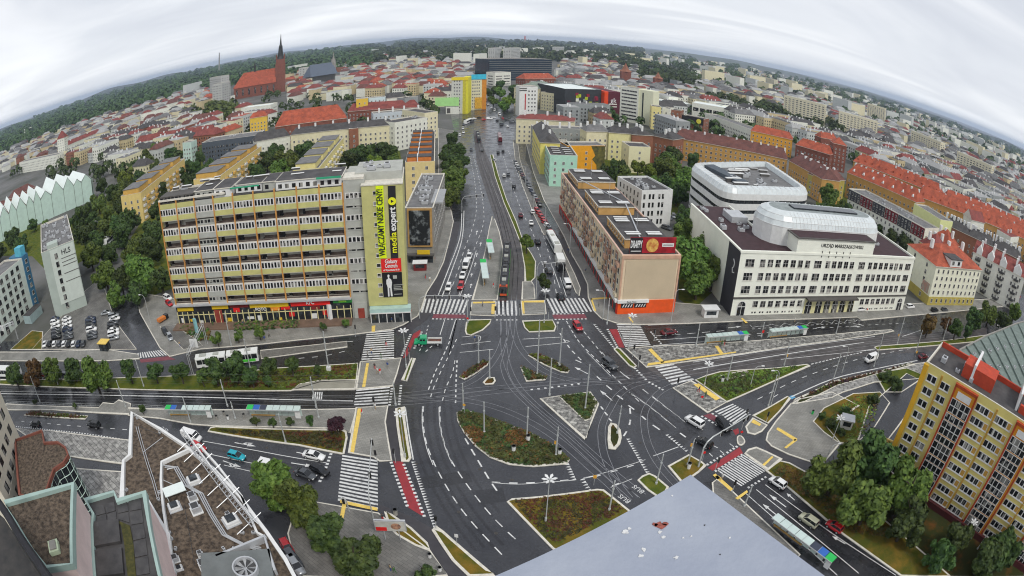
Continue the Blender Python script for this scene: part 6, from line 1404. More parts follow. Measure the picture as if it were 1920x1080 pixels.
# panel slabs far to the right
for k,(a,b_,H_,rf_) in enumerate((((1470,178),(1548,197),33,M_PHR),((1574,208),(1646,228),30,M_PHR),((1709,244),(1764,266),28,M_PHR),((1795,283),(1860,311),28,M_PHR),((1418,141),(1452,149),30,M_PHR),((1627,193),(1660,203),40,M_PHR),((1515,168),(1550,176),26,M_PHR))):
    s_ = mid('panel_slab_block','long cream panel slab, %s among the housing slabs to the right' % ordn(k),a,b_,H_,14,mh('panel_cream','d3ccb0',var=.05),rf_,sp=5.5,wd=3.2,ht=1.4,dz=3.0,cat='tower block',group='cream panel slabs')
for k,(a,b_,H_) in enumerate((((393,146),(414,143),44),((416,156),(432,152),38),((928,90),(942,89),40),((958,90),(976,89),44),((1045,88),(1058,88),40),((560,128),(585,125),30))):
    mid('distant_tower_block','distant pale tower block, %s seen from the left' % ordn(k),a,b_,H_,20,mh('distant_grey','b3b3ae',var=.08),M_ROOFG,sp=6,wd=3,dz=4,cat='tower block',group='distant tower blocks')
# ---- cathedral
ca = thing('brick_cathedral','brick cathedral with steep orange roof and tall dark spire','church',G(480,183))
og = tuple(ca.location); pt = G(526,172); pn = G(440,186)
ax = (pt-pn); ax.z = 0; LN = ax.length; ax.normalize(); ay = Vector((-ax.y,ax.x,0))
def cw(x,y,z): p = pn+ax*x+ay*y; return (p.x,p.y,z)
q = MB(); W_ = 26
q.add([cw(0,-W_/2,0),cw(LN-8,-W_/2,0),cw(LN-8,W_/2,0),cw(0,W_/2,0),cw(0,-W_/2,20),cw(LN-8,-W_/2,20),cw(LN-8,W_/2,20),cw(0,W_/2,20)],[(0,1,5,4),(1,2,6,5),(2,3,7,6),(3,0,4,7)]); q.build('nave_wall',M_BRK,ca,og)
q = MB(); q.add([cw(-2,-W_/2-1,19.5),cw(LN-8,-W_/2-1,19.5),cw(LN-8,W_/2+1,19.5),cw(-2,W_/2+1,19.5),cw(18,0,45),cw(LN-8,0,45)],[(0,1,5,4),(2,3,4,5),(3,0,4),(1,2,5)]); q.build('roof',M_TILE_O,ca,og)
q = MB(); 
for (r_,z0,z1) in ((9,0,52),(8,52,60)): q.obox((pt.x,pt.y),ax,ay,r_,r_,z0,z1)
q.build('tower',M_BRK,ca,og)
q = MB(); q.lathe([(7.5,60),(5.2,66),(3.6,84),(2.2,86),(1.2,95),(.2,107)],8,0,(pt.x,pt.y)); sp_ = q.build('spire',mat('dark_copper',(.022,.022,.02),.6,var=.3),ca,og)
for dx_,dy_ in ((1,1),(1,-1),(-1,1),(-1,-1)): q = MB(); c_ = pt+ax*dx_*7+ay*dy_*7; q.lathe([(1.6,60),(1.4,64),(.1,70)],6,0,(c_.x,c_.y)); q.build('pinnacle',M_BRK,ca,og)
c_ = pn+ax*(LN*.45); q = MB(); q.lathe([(1.8,44),(1.6,52),(2.2,53),(.2,62)],8,0,(c_.x,c_.y)); q.build('ridge_turret',MATS['dark_copper'],ca,og)
for k in range(7): q = MB(); q.obox(tuple(cw(6+k*(LN-18)/6,-W_/2-.3,0))[:2],ax,ay,1.4,.5,5,16); q.build('lancet_window',M_GLASS,ca,og)
# grey church with pale openwork spire
p0, p1 = G(612,152), G(625,150); z1 = height_over((625,150),(624,97)); gc = thing('grey_church','grey-roofed church with pale slender openwork spire','church',p0); og = tuple(p0)
d_ = (p1-p0).normalized(); e_ = Vector((-d_.y,d_.x,0)); q = MB(); q.obox((p0.x-15,p0.y),d_,e_,32,14,0,14); q.build('wall',M_CONC,gc,og)
q = MB(); a_ = [p0-d_*48-e_*15,p0+d_*18-e_*15,p0+d_*18+e_*15,p0-d_*48+e_*15]; q.add([(p.x,p.y,14) for p in a_]+[tuple((p0-d_*40).to_2d())+(38,),tuple((p0+d_*14).to_2d())+(38,)],[(0,1,5,4),(2,3,4,5),(3,0,4),(1,2,5)]); q.build('roof',mh('blue_grey_slate','5d6673',var=.1),gc,og)
q = MB(); q.lathe([(6,0),(5.5,35),(4,45),(2,z1*.75),(.3,z1)],8,0,(p1.x,p1.y)); q.build('spire',M_CONC,gc,og)
# tall thin chimney on the horizon at left and the striped chimney at the far end
for nm,lab,bpx,tpx,r_ in (('tall_chimney','slim grey chimney rising over the left horizon',(411,138),(410,99),4.5),('striped_chimney','red and white striped chimney on the far horizon',(984,86),(984,68),6.0)):
    p = G(*bpx); z_ = height_over(bpx,tpx); ch = thing(nm,lab,'chimney',p); q = MB(); q.lathe([(r_*1.3,0),(r_*.8,z_)],10); q.build('shaft',M_CONC,ch)
    if nm[0] == 's': q = MB(); q.lathe([(r_*1.05,z_*.7),(r_*.98,z_*.82)],10); q.build('red_band',M_SR,ch); q = MB(); q.lathe([(r_*.95,z_*.9),(r_*.85,z_)],10); q.build('red_band',M_SR,ch)
for k,(bpx,tpx,w_) in enumerate((((1172,160),(1172,118),16),((1233,165),(1230,135),14))):
    p = G(*bpx); z_ = height_over(bpx,tpx); ch = thing('brick_church_tower','dark brick church tower, %s left of the green park' % ordn(k),'church',p,0,'brick church towers'); q = MB(); q.box(-w_/2,w_/2,-w_/2,w_/2,0,z_*.62); q.build('tower',M_BRK,ch); q = MB(); q.lathe([(w_*.7,z_*.62),(w_*.35,z_*.72),(.3,z_)],4); q.build('spire',M_BRN,ch); q = MB(); q.box(w_/2,w_*2.2,-w_/2,w_/2,0,z_*.35); q.build('nave',M_BRK,ch)

# ================================================================ CITY TO THE HORIZON
M_H = [M_W1, M_CR, M_GRY, M_BRN, mh('house_sand','c4b48e',var=.1), mh('house_pale','bfc2bd',var=.08)]
M_RF = [M_TILE_R, M_TILE_O, M_TILE_B, M_ROOFG, M_ROOFD, mh('roof_light','9a9a98',var=.12)]
def in_poly(x,y,P):
    c = False; n = len(P)
    for i in range(n):
        (x1,y1),(x2,y2) = P[i],P[i-1]
        if (y1 > y) != (y2 > y) and x < (x2-x1)*(y-y1)/(y2-y1)+x1: c = not c
    return c
def to_px(x,y,z):
    d = Vector((x,y,z-CAM_H)); a, b_, c_ = d.dot(_rt), d.dot(_up), d.dot(_fw); th = math.atan2(math.hypot(a,b_),c_); r_ = th
    for _ in range(12): r_ -= (r_+LENS_K*r_**3-th)/(1+3*LENS_K*r_*r_)
    h_ = math.hypot(a,b_) or 1; return 960+LENS_F*r_*a/h_, 540-LENS_F*r_*b_/h_
# photo areas already built or open: avenue corridor, crossroads, near side, parks, river
KEEP = [[(840,420),(820,200),(838,180),(900,150),(930,140),(990,150),(1060,215),(1240,340),(1290,420)],
        [(-50,1000),(-50,330),(60,300),(190,300),(230,330),(360,300),(500,262),(600,238),(760,222),(850,215),(850,1000)],
        [(970,1000),(970,205),(1080,232),(1262,250),(1480,290),(1600,330),(1740,420),(1860,470),(1980,530),(1980,1000)],
        [(1320,168),(1480,205),(1600,235),(1590,262),(1500,236),(1330,190)],
        [(420,205),(420,150),(540,140),(545,205)],[(590,160),(590,130),(635,130),(635,160)],
        [(500,242),(500,185),(800,170),(800,232)],[(905,160),(905,105),(1045,105),(1045,160)],[(1300,205),(1500,255),(1590,300),(1480,295),(1300,255)]]
PARK = [[(1290,165),(1480,205),(1600,235),(1590,262),(1500,236),(1330,190)],[(1200,120),(1300,120),(1310,165),(1200,150)],[(340,205),(440,190),(440,215),(370,235)],[(900,215),(905,150),(975,150),(978,205)]]
FEET = []
for o in list(COL.objects):
    if o.parent is None and o.type == 'EMPTY' and o.get('category') in ('building','house','apartment block','office building','tower block','church','hall','shopping centre'): FEET.append(o)
class Merge(MB): pass
far_h, far_r = MB(), MB()
def house_geo(q, x, y, rz, L, D, H, rh, wi, ri, win=True):
    ca_, sa_ = math.cos(rz), math.sin(rz)
    def t(u,v,z): return (x+u*ca_-v*sa_, y+u*sa_+v*ca_, z)
    a, b_ = L/2, D/2
    q.add([t(-a,-b_,-.3),t(a,-b_,-.3),t(a,b_,-.3),t(-a,b_,-.3),t(-a,-b_,H),t(a,-b_,H),t(a,b_,H),t(-a,b_,H)],[(0,1,5,4),(1,2,6,5),(2,3,7,6),(3,0,4,7)],wi)
    if rh > 0: q.add([t(-a-.4,-b_-.4,H),t(a+.4,-b_-.4,H),t(a+.4,b_+.4,H),t(-a-.4,b_+.4,H),t(-a+b_*.5,0,H+rh),t(a-b_*.5,0,H+rh)],[(0,1,5,4),(2,3,4,5),(3,0,4),(1,2,5)],ri)
    else: q.add([t(-a,-b_,H),t(a,-b_,H),t(a,b_,H),t(-a,b_,H)],[(0,1,2,3)],ri)
_HM = {}
def house_mesh(vi, wi, ri):
    k = (vi,wi,ri)
    if k in _HM: return _HM[k]
    L,D,H,rh = [(16,11,11,4.5),(22,12,13,4),(28,12,14,5),(20,14,15,0),(34,13,16,0),(14,10,8,4.5)][vi]
    w_ = MB(); house_geo(w_,0,0,0,L,D,H,-1,0,0); w_.f = w_.f[:4]; w_.m = w_.m[:4]; w_.v = w_.v[:8]
    r_ = MB(); house_geo(r_,0,0,0,L,D,H,rh,0,0); r_.f = [tuple(i-8 for i in f) for f in r_.f[4:]]; r_.m = r_.m[4:]; r_.v = r_.v[8:]
    g_ = MB(); n = int(L/3)
    for j in range(int((H-1.5)/3.1)):
        for s_ in (-1,1):
            for i in range(n):
                x = -L/2+L*(i+.5)/n; y = s_*(D/2+.04); g_.quad((x-.6,y,1.4+3.1*j),(x+.6,y,1.4+3.1*j),(x+.6,y,3.0+3.1*j),(x-.6,y,3.0+3.1*j))
            for i in range(3):
                y = -D/2+D*(i+.5)/3; x = s_*(L/2+.04); g_.quad((x,y-.55,1.4+3.1*j),(x,y+.55,1.4+3.1*j),(x,y+.55,3.0+3.1*j),(x,y-.55,3.0+3.1*j))
    c_ = MB(); c_.box(-L/4-.5,-L/4+.5,-.6,.6,H,H+max(rh,1)+1.2)
    _HM[k] = (w_.mesh('wall',M_H[wi]), r_.mesh('roof',M_RF[ri]), g_.mesh('window_row',M_GLASS), c_.mesh('chimney',M_WHITEP)); return _HM[k]
rr = random.Random(21); NH = 0; far = MB(); wn_ = ['white','cream','grey','brown','sandy','pale']; rn_ = ['red','orange','brown','grey','dark','pale']
d = 330.0
while d < 5200:
    step = max(22.0, d*.032); tan_ = max(26.0, d*.026); n = int(2*R(60)*d/tan_)
    for i in range(n):
        az = -R(60)+2*R(60)*(i+rr.random()*.7)/n; dd = d+rr.uniform(-.3,.3)*step; x, y = dd*math.sin(az), dd*math.cos(az)
        px, py = to_px(x,y,6)
        if px < -40 or px > 1960: continue
        if any(in_poly(px,py,P) for P in KEEP) or any(in_poly(px,py,P) for P in PARK): continue
        if px < 700 and dd > 1500+max(0,(px-300))*2.2 and rr.random() < .95: continue
        if dd > 3200 and (px < 850 or rr.random() < .35): continue
        if any((o.location.x+8-x)**2+(o.location.y+8-y)**2 < 1500 for o in FEET): continue
        grid = .28 if x > 0 else -.18; rz = grid+rr.choice((0,math.pi/2))+rr.uniform(-.06,.06)
        left = px < 860
        ri = rr.choice(([0,0,1,2,3,4,5] if 380 < px < 830 else [0,2,3,4,5,3,5,4]) if left else [3,4,5,3,5,4,0]) if dd < 1500 else rr.choice([0,3,5,5,3,4,2,5])
        wi = rr.choice([0,1,0,1,4,5,3]) if left else rr.choice([0,1,2,4,5,0])
        vi = rr.choice([0,1,2,1,0,3] if left else [1,2,3,4,2,0])
        if ri in (5,3) and rr.random() < .7: vi = rr.choice((3,4))
        if NH < 300 and dd < 1150:
            NH += 1; wm_, rm_, gm_, cm_ = house_mesh(vi,wi,ri)
            area = 'left of the avenue' if left else ('beyond the shopping centre' if px < 1330 else 'among the roofs to the right')
            h_ = thing('town_house','%s town house with %s roof in the city %s' % (wn_[wi],rn_[ri],area),'house',(x,y,0),rz,'%s houses with %s roofs %s' % (wn_[wi],rn_[ri],area))
            inst('wall',wm_,h_); ro_ = inst('roof',rm_,h_)
            if dd < 800: stuff(inst('window_row',gm_,h_)); inst('chimney',cm_,ro_); inst('chimney',cm_,ro_,(6,0,0))
        else:
            tall = rr.random() < (.10 if px > 860 else .02) and dd > 1300
            L_,D_,H_,rh_ = (rr.uniform(30,70),13,rr.uniform(20,34),0) if tall else (rr.uniform(14,30),rr.uniform(10,14),rr.uniform(8,15),rr.choice((0,4,5)))
            house_geo(far,x,y,rz,L_,D_,H_,rh_,rr.choice((0,0,1,5)) if tall else wi,6+(5 if tall else ri))
            if not tall and rr.random() < .7: house_geo(far,x+rr.uniform(-1,1)*tan_*.5,y+step*.45,rz+1.57,rr.uniform(12,22),10,rr.uniform(7,12),rr.choice((0,4)),rr.choice((0,1,5,4)),6+rr.choice((0,3,5,3)))
    d += step
fh_ = far.build('distant_houses',M_H+M_RF); tag(fh_,'mass of distant houses and slabs reaching to the horizon','houses',None,'stuff')
# ---- hills along the horizon
def hill(name, az0, az1, dist, hmax, seed, mt_):
    rr_ = random.Random(seed); n = 90; q = MB(); ph = [rr_.uniform(0,6.28) for _ in range(5)]
    for i in range(n+1):
        a = az0+(az1-az0)*i/n; e = math.sin(math.pi*i/n)**.35
        h_ = hmax*e*(.62+.2*math.sin(3*a*6+ph[0])+.12*math.sin(11*a*5+ph[1])+.06*math.sin(43*a+ph[2]))
        s_, c_ = math.sin(a), math.cos(a)
        q.v += [(s_*dist,c_*dist,-1),(s_*dist*1.06,c_*dist*1.06,h_*.55),(s_*dist*1.2,c_*dist*1.2,h_),(s_*dist*1.5,c_*dist*1.5,h_*.7),(s_*dist*1.7,c_*dist*1.7,-1)]
    q.f = [(5*i+k,5*i+5+k,5*i+6+k,5*i+1+k) for i in range(n) for k in range(4)]; q.m = [0]*len(q.f)
    return struct(q.build(name,mt_))
M_HILL = mat('forest_hill',(.022,.034,.030),.95,col2=(.05,.064,.05),scale=.006,detail=9); M_PLAIN = mat('valley_plain',(.05,.065,.035),.95,col2=(.11,.12,.09),scale=.004,detail=9)
hill('hills',-R(75),-R(18),6500,95,3,M_HILL); hill('hills',-R(30),R(8),9500,120,5,M_HILL); hill('hills',R(2),R(40),7500,70,8,M_PLAIN); hill('hills',R(32),R(75),5200,58,9,M_HILL)
# ================================================================ TREES
def leaf_mat(name, c1, c2, c3):
    mt = bpy.data.materials.new(name); mt.use_nodes = True; t = mt.node_tree; b = t.nodes['Principled BSDF']; b.inputs['Roughness'].default_value = .65; b.inputs['Specular IOR Level'].default_value = .25
    g_ = nd(t,'ShaderNodeNewGeometry'); n_ = nd(t,'ShaderNodeTexNoise'); n_.inputs['Scale'].default_value = .9; n_.inputs['Detail'].default_value = 5
    t.links.new(g_.outputs['Position'],n_.inputs['Vector']); r_ = nd(t,'ShaderNodeValToRGB'); r_.color_ramp.elements[0].position = .3; r_.color_ramp.elements[1].position = .72
    r_.color_ramp.elements[0].color = (*c1,1); r_.color_ramp.elements[1].color = (*c3,1); e_ = r_.color_ramp.elements.new(.5); e_.color = (*c2,1)
    oi = nd(t,'ShaderNodeObjectInfo'); hs = nd(t,'ShaderNodeHueSaturation'); mr_ = nd(t,'ShaderNodeMapRange'); mr_.inputs['To Min'].default_value = .47; mr_.inputs['To Max'].default_value = .52; mv = nd(t,'ShaderNodeMapRange'); mv.inputs['To Min'].default_value = .75; mv.inputs['To Max'].default_value = 1.35
    t.links.new(oi.outputs['Random'],mr_.inputs[0]); t.links.new(mr_.outputs[0],hs.inputs['Hue']); t.links.new(oi.outputs['Random'],mv.inputs[0]); t.links.new(mv.outputs[0],hs.inputs['Value'])
    t.links.new(n_.outputs['Fac'],r_.inputs[0]); t.links.new(r_.outputs[0],hs.inputs['Color']); t.links.new(hs.outputs[0],b.inputs['Base Color']); return mt
M_LEAF = leaf_mat('leaves_green',(.030,.058,.012),(.075,.125,.022),(.15,.215,.04)); M_LEAFD = leaf_mat('leaves_dark',(.018,.036,.012),(.042,.075,.018),(.085,.13,.03)); M_LEAFB = leaf_mat('leaves_brown',(.05,.03,.012),(.10,.055,.018),(.13,.085,.025)); M_LEAFP = leaf_mat('leaves_purple',(.02,.008,.012),(.05,.018,.025),(.08,.03,.03)); M_LEAFY = leaf_mat('leaves_lime',(.06,.09,.012),(.11,.16,.02),(.17,.22,.03))
M_BARK = mat('bark',(.05,.04,.03),.95,var=.3,scale=3)
def crown_mesh(seed, n, leaf, mt, tall=1.0, lobes=20):
    r_ = np.random.default_rng(seed); L_ = []
    for i in range(lobes):
        v = r_.normal(size=3); v /= np.linalg.norm(v); c = v*r_.uniform(.30,.86)*np.array([1,1,.9]); L_.append((c, r_.uniform(.16,.40)))
    L_.append((np.zeros(3),.42))
    wts = np.array([l[1]**2 for l in L_]); wts /= wts.sum(); idx = r_.choice(len(L_),n,p=wts)
    C = np.array([L_[i][0] for i in idx]); S_ = np.array([L_[i][1] for i in idx]); v = r_.normal(size=(n,3)); v /= np.linalg.norm(v,axis=1)[:,None]
    P = C+v*(S_*r_.uniform(.72,1.05,n))[:,None]
    nr = v+r_.normal(size=(n,3))*.55+np.array([0,0,.35]); nr /= np.linalg.norm(nr,axis=1)[:,None]
    a = np.cross(nr,r_.normal(size=(n,3))); a /= np.linalg.norm(a,axis=1)[:,None]; b = np.cross(nr,a)
    s = leaf*r_.uniform(.6,1.25,n)[:,None]; P[:,2] *= tall
    V = np.stack([P-a*s,P-b*s*.6,P+a*s,P+b*s*.6],1).reshape(-1,3)
    me = bpy.data.meshes.new('crown'); me.from_pydata(V.tolist(),[],[(4*i,4*i+1,4*i+2,4*i+3) for i in range(n)]); me.materials.append(mt); me.update(); return me
CR = {k: [crown_mesh(10*j+i,4200,.115,m_) for i in range(4 if k in 'gd' else 2)] for j,(k,m_) in enumerate((('g',M_LEAF),('d',M_LEAFD),('b',M_LEAFB),('p',M_LEAFP),('y',M_LEAFY)))}
CRF = {k: [crown_mesh(77+10*j+i,1100,.19,m_,1.0,9) for i in range(3)] for j,(k,m_) in enumerate((('g',M_LEAF),('d',M_LEAFD),('y',M_LEAFY)))}
POP = [crown_mesh(300+i,2600,.13,M_LEAFD,1.0,10) for i in range(2)]
def trunk_mesh(seed):
    r_ = random.Random(seed); b = MB(); b.tube([(0,0,0),(.02,.01,.3),(.0,.03,.62),(.04,0,1.0)],[.045,.034,.026,.010],7)
    for k in range(6):
        a = k*1.05+r_.uniform(-.3,.3); z = .38+.07*k; e = .28+.05*r_.random(); b.tube([(0,0,z),(math.cos(a)*e*.5,math.sin(a)*e*.5,z+.14),(math.cos(a)*e,math.sin(a)*e,z+.24)],[.018,.012,.004],5)
    return b.mesh('trunk',M_BARK)
TK = [trunk_mesh(i) for i in range(3)]
TCNT = [0]
def tree(px, py, Rm, Hm, kind='g', label='', group=None, far_=False, base=False, name='tree', zoff=0.0):
    if Rm > 3: Rm *= 1.18; Hm *= 1.06
    zc = 0 if base else Hm-Rm*.85
    p = G(px,py,zc); i = TCNT[0]; TCNT[0] += 1
    t = thing(name, label, 'tree', (p.x,p.y,zoff), (i*2.39) % 6.28, group); rr_ = random.Random(i)
    ms = POP if kind == 'P' else (CRF if far_ else CR)[kind if (not far_ or kind in CRF) else 'g']
    hz = Rm*(1.0 if kind != 'P' else 2.4)
    inst('trunk',TK[i % 3],t,(0,0,0),0,(Hm*.9,Hm*.9,Hm*.86))
    inst('crown',ms[i % len(ms)],t,(0,0,max(Hm-hz*.95,hz*.9)),i*1.7,(Rm*rr_.uniform(.9,1.12),Rm*rr_.uniform(.9,1.12),hz*rr_.uniform(.9,1.05)))
    return t
def rowtrees(lst, where, group, kind='g', name='tree', far_=False):
    for i,e_ in enumerate(lst):
        k = e_[4] if len(e_) > 4 else kind
        ad = {'g':'green','d':'dark green','b':'brownish','p':'purple leaved','y':'lime green','P':'tall dark'}[k]
        tree(e_[0],e_[1],e_[2],e_[3],k,'%s tree, %s %s' % (ad, ordn(i), where), group, far_, name=name)
rowtrees([(513,908,3.9,8.5),(560,945,3.7,8),(612,1000,3.2,7.5,'d'),(665,1047,3.9,8,'d'),(797,1072,1.8,4.5,'d')],'in the row beside the curved gravel roof','trees below the curved gravel roof')
rowtrees([(1572,882,5.2,11),(1640,868,5.4,12,'d'),(1703,918,5.8,12.5),(1635,938,5.2,11),(1705,975,4.8,10,'d'),(1790,1015,3.6,7,'d'),(1880,1040,4.5,8,'d'),(1915,1000,3.8,7.5,'d'),(1760,1045,3.5,6,'d'),(1840,1060,4,6.5,'d')],'of the clump in front of the yellow tower','trees in front of the yellow tower')
rowtrees([(1300,482,6.6,16),(1330,455,5.6,15),(1287,438,4.6,13),(1338,500,4.5,12)],'between the beige gable and the white office building','trees by the white office building')
rowtrees([(1150,304,3.0,15,'P'),(1166,302,3.0,15,'P'),(1120,252,5,13),(1212,388,4.8,11,'d'),(1185,345,4.5,11),(1240,312,6.5,13),(1262,290,6,13,'d'),(1280,328,5.5,12),(1252,340,5,11,'d'),(1215,318,4.5,10,'y'),(1196,312,3.5,9,'y'),(1232,345,4.5,10),(1270,360,5,11,'d'),(1100,256,5,13)],'in the courtyards behind the long apartment block','courtyard trees east of the avenue')
rowtrees([(1555,368,5.6,13),(1578,388,4,9),(1385,262,5.5,13,'d'),(1360,270,4,11,'d'),(1530,290,5,12,'d'),(1515,286,4,11,'d'),(1700,452,5,10,'d'),(1675,440,4,9,'d'),(1725,462,4,9,'d'),(1330,262,4,11),(1420,282,4,11,'d')],'among the buildings behind the white offices','trees behind the white offices')
rowtrees([(1742,608,3.2,7.5,'b'),(1795,612,3.4,8,'d'),(1828,598,3.8,8,'d'),(1855,590,4.6,9),(1885,600,4.2,9,'d'),(1903,585,4,9),(1815,622,2.6,6,'d'),(1775,605,2.8,7,'b')],'along the tram line at the right edge','trees along the eastern tram line')
rowtrees([(846,368,3.8,9),(850,345,5,12),(852,322,5.4,13),(851,300,5.2,13,'d'),(853,278,5,12,'d'),(846,330,4.6,12),(848,262,4.5,11,'d'),(842,288,4.5,12,'d'),(838,345,4,10,'d')],'of the dense row on the west side of the avenue','trees on the west side of the avenue')
rowtrees([(988,452,2.3,6.5),(1018,526,2.2,5,'d')],'in the narrow grass strip of the avenue','young trees in the avenue strip')
rowtrees([(268,512,6.6,13),(250,470,6,13),(180,452,5.2,12,'d'),(196,512,5.6,12),(214,552,4.2,9),(285,430,5,14,'d'),(293,392,5,14,'d'),(278,468,5,12,'d'),(300,520,4,10,'d'),(205,470,4.5,10,'d'),(272,372,4.5,13,'d'),(300,355,4.5,13,'d')],'along the side street left of the slab block','trees by the side street')
rowtrees([(185,378,6,13),(215,356,6.5,14,'d'),(238,330,6.2,13,'y'),(160,402,5.4,11,'d'),(255,308,6,12),(295,282,7,15),(275,295,6,13),(312,272,6,14),(20,442,6,12,'d'),(-5,470,6,12,'d'),(62,420,4.2,9,'d'),(148,408,5,10,'d'),(225,385,5,11,'d'),(375,292,4.5,15,'d'),(392,312,5,13,'d'),(365,318,5,12,'d'),(360,340,5,10,'d'),(205,300,5,11,'d'),(180,285,5,11,'d'),(160,290,5,10,'d')],'of the park belt around the concert hall','park trees around the concert hall')
rowtrees([(540,302,7,14),(522,318,6,12),(500,300,6,13,'d'),(570,288,6.5,13,'d'),(590,275,5.5,12,'d'),(515,282,6,13,'d'),(690,292,6.5,13,'d'),(715,285,6,13,'d'),(668,288,6,13,'d'),(735,302,4,9),(705,305,4.5,9,'y'),(655,300,5,11,'d'),(728,280,5,12,'d'),(480,318,5,12,'d')],'in the courtyards behind the slab block','courtyard trees behind the slab block')
rowtrees([(176,702,4.6,9.5),(100,692,3.6,7.5),(62,694,3.4,7.5,'b'),(25,698,3.4,7.5,'d'),(135,690,3.6,7.5,'d'),(240,690,2.7,7,'d'),(288,692,2.6,6.5,'d'),(336,692,2.6,6.5,'d'),(402,692,3.2,7.5,'d'),(440,688,3.2,7.5,'d'),(470,700,2.4,6,'d'),(502,684,2.3,6,'d'),(545,680,2.0,5.5,'d'),(378,706,1.8,4.5),(500,712,1.4,3.4,'d'),(595,690,1.2,3.5,'d')],'from the left in the lawn between road and tram line','young trees in the western lawn')
rowtrees([(407,634,1.7,4.2),(445,628,1.7,4),(486,622,1.8,4.2),(605,610,1.2,3,'d'),(648,605,1.2,2.6)],'from the left on the pavement in front of the shops','young trees before the shops')
rowtrees([(266,766,1.1,2.8,'d'),(478,788,1.05,2.6,'d'),(510,790,1.05,2.6,'d'),(543,788,1.05,2.6,'d'),(581,787,1.1,2.7,'d'),(631,795,1.9,4.2,'p'),(65,752,.9,2.2,'d'),(140,760,.9,2.2,'d')],'from the left behind the western tram shelters','little trees by the western shelters')
rowtrees([(938,172,7,15),(952,188,7,15,'y'),(926,168,7,15,'d'),(945,198,5.5,12),(966,182,6,14,'d'),(960,165,7,16,'d'),(925,188,5,11),(915,172,5,12,'d'),(935,158,7,14,'d')],'in the small park at the far end of the avenue','trees at the avenue end',far_=True)
rowtrees([(1190,205,6,14,'d'),(1150,215,5,12,'d'),(1250,222,4,10),(1265,224,4,10),(1308,240,4,12,'d')],'near the tall white slab','trees near the tall white slab',far_=True)
# hedges and bushes on the forecourt lawn
def bush(px,py,rx,ry,rz_,label,ang=0.0):
    p = G(px,py,.1); t = thing('clipped_bush',label,'bush',(p.x,p.y,0),ang,'bushes on the forecourt'); inst('foliage',CR['d'][TCNT[0] % 4],t,(0,0,rz_*.75),TCNT[0]*1.3,(rx,ry,rz_)); inst('stem',TK[0],t,(0,0,0),0,(.8,.8,.8)); TCNT[0] += 1
for e_ in ((1635,755,2.0,2.0,1.8,'round dark bush on the forecourt lawn'),(1658,712,2.2,3.4,1.7,'near end of the long clipped hedge beside the drive',.5),(1680,728,2.2,3.4,1.7,'far end of the long clipped hedge beside the drive',.5),(1556,800,2.0,1.5,1.2,'low bush left of the small white kiosk'),(1572,812,2.0,1.5,1.2,'low bush below the small white kiosk'),(1585,775,2.2,1.6,1.2,'low bush above the small white kiosk'),(1540,785,1.3,1.3,1.0,'small bush by the green bin')): bush(*e_)
# planting in the beds: leafy ground cover
def planting(px, n, mts, seed, hz=.35, sz=.28, name='bed_planting', label='low mixed planting filling the bed', kindlab=None):
    P = [(p.x,p.y) for p in GP(px)]; xs = [p[0] for p in P]; ys = [p[1] for p in P]; r_ = random.Random(seed); q = MB(); c = 0
    tries = 0
    while c < n and tries < n*6:
        tries += 1; x, y = r_.uniform(min(xs),max(xs)), r_.uniform(min(ys),max(ys))
        if not in_poly(x,y,P): continue
        c += 1; h_ = hz*r_.uniform(.3,1.2); mi = min(len(mts)-1,int(abs(math.sin(x*.35+seed)*math.cos(y*.28))*len(mts)*1.1)) if r_.random() < .75 else r_.randrange(len(mts))
        for k in range(4):
            a = r_.uniform(0,6.28); s_ = sz*r_.uniform(.6,1.5); d1 = Vector((math.cos(a),math.sin(a),r_.uniform(-.2,.5)))*s_; d2 = Vector((-math.sin(a),math.cos(a),r_.uniform(0,.9)))*s_*.6; o_ = Vector((x+r_.uniform(-.3,.3),y+r_.uniform(-.3,.3),.16+h_*r_.random())); q.add([o_-d1,o_-d2,o_+d1,o_+d2],[(0,1,2,3)],mi)
    o = q.build(name,mts); return tag(o,label,'plants',None,'stuff')
M_OLV = leaf_mat('leaves_olive',(.022,.026,.008),(.05,.055,.014),(.09,.095,.025)); M_RUST = leaf_mat('leaves_rust',(.05,.026,.010),(.11,.05,.014),(.16,.08,.02))
planting(BED_BIG,4200,[M_OLV,M_OLV,M_LEAFD,M_RUST],1,.3,.2,label='mixed green and rusty planting of the big lens-shaped bed'); planting(BED_TRI,800,[M_OLV,M_LEAFD,M_OLV],2,.3,.2,label='green planting of the triangular bed'); planting(BED_W,300,[M_OLV,M_RUST,M_LEAFY],3,.3,.18,label='yellowish planting of the slim western bed'); planting(BED_C,300,[M_OLV,M_RUST,M_LEAFD],4,.3,.18,label='dark planting of the middle wedge bed'); planting(BED_E,400,[M_OLV,M_LEAFY,M_RUST],5,.3,.18,label='yellow flowering planting of the slim eastern bed')
planting([(1310,714),(1345,704),(1450,693),(1500,687),(1460,705),(1365,748)],1500,[M_OLV,M_LEAF,M_OLV,M_LEAFY],6,.3,.2,label='low shrubs of the eastern wedge lawn'); planting([(400,806),(640,811),(640,845),(560,830),(460,816)],900,[M_OLV,M_RUST,M_OLV],7,.2,.2,label='rough grass of the triangular western lawn'); planting([(960,940),(1120,922),(1140,932),(1170,955),(1037,1020)],1100,[M_RUST,M_OLV,M_OLV,M_LEAFB],8,.12,.16,label='rough dry grass of the southern island'); planting([(1445,882),(1470,870),(1560,915),(1690,1010),(1600,1000),(1480,912)],1300,[M_RUST,M_OLV,M_LEAFB,M_OLV],9,.12,.18,label='dry brownish grass of the south eastern verge')
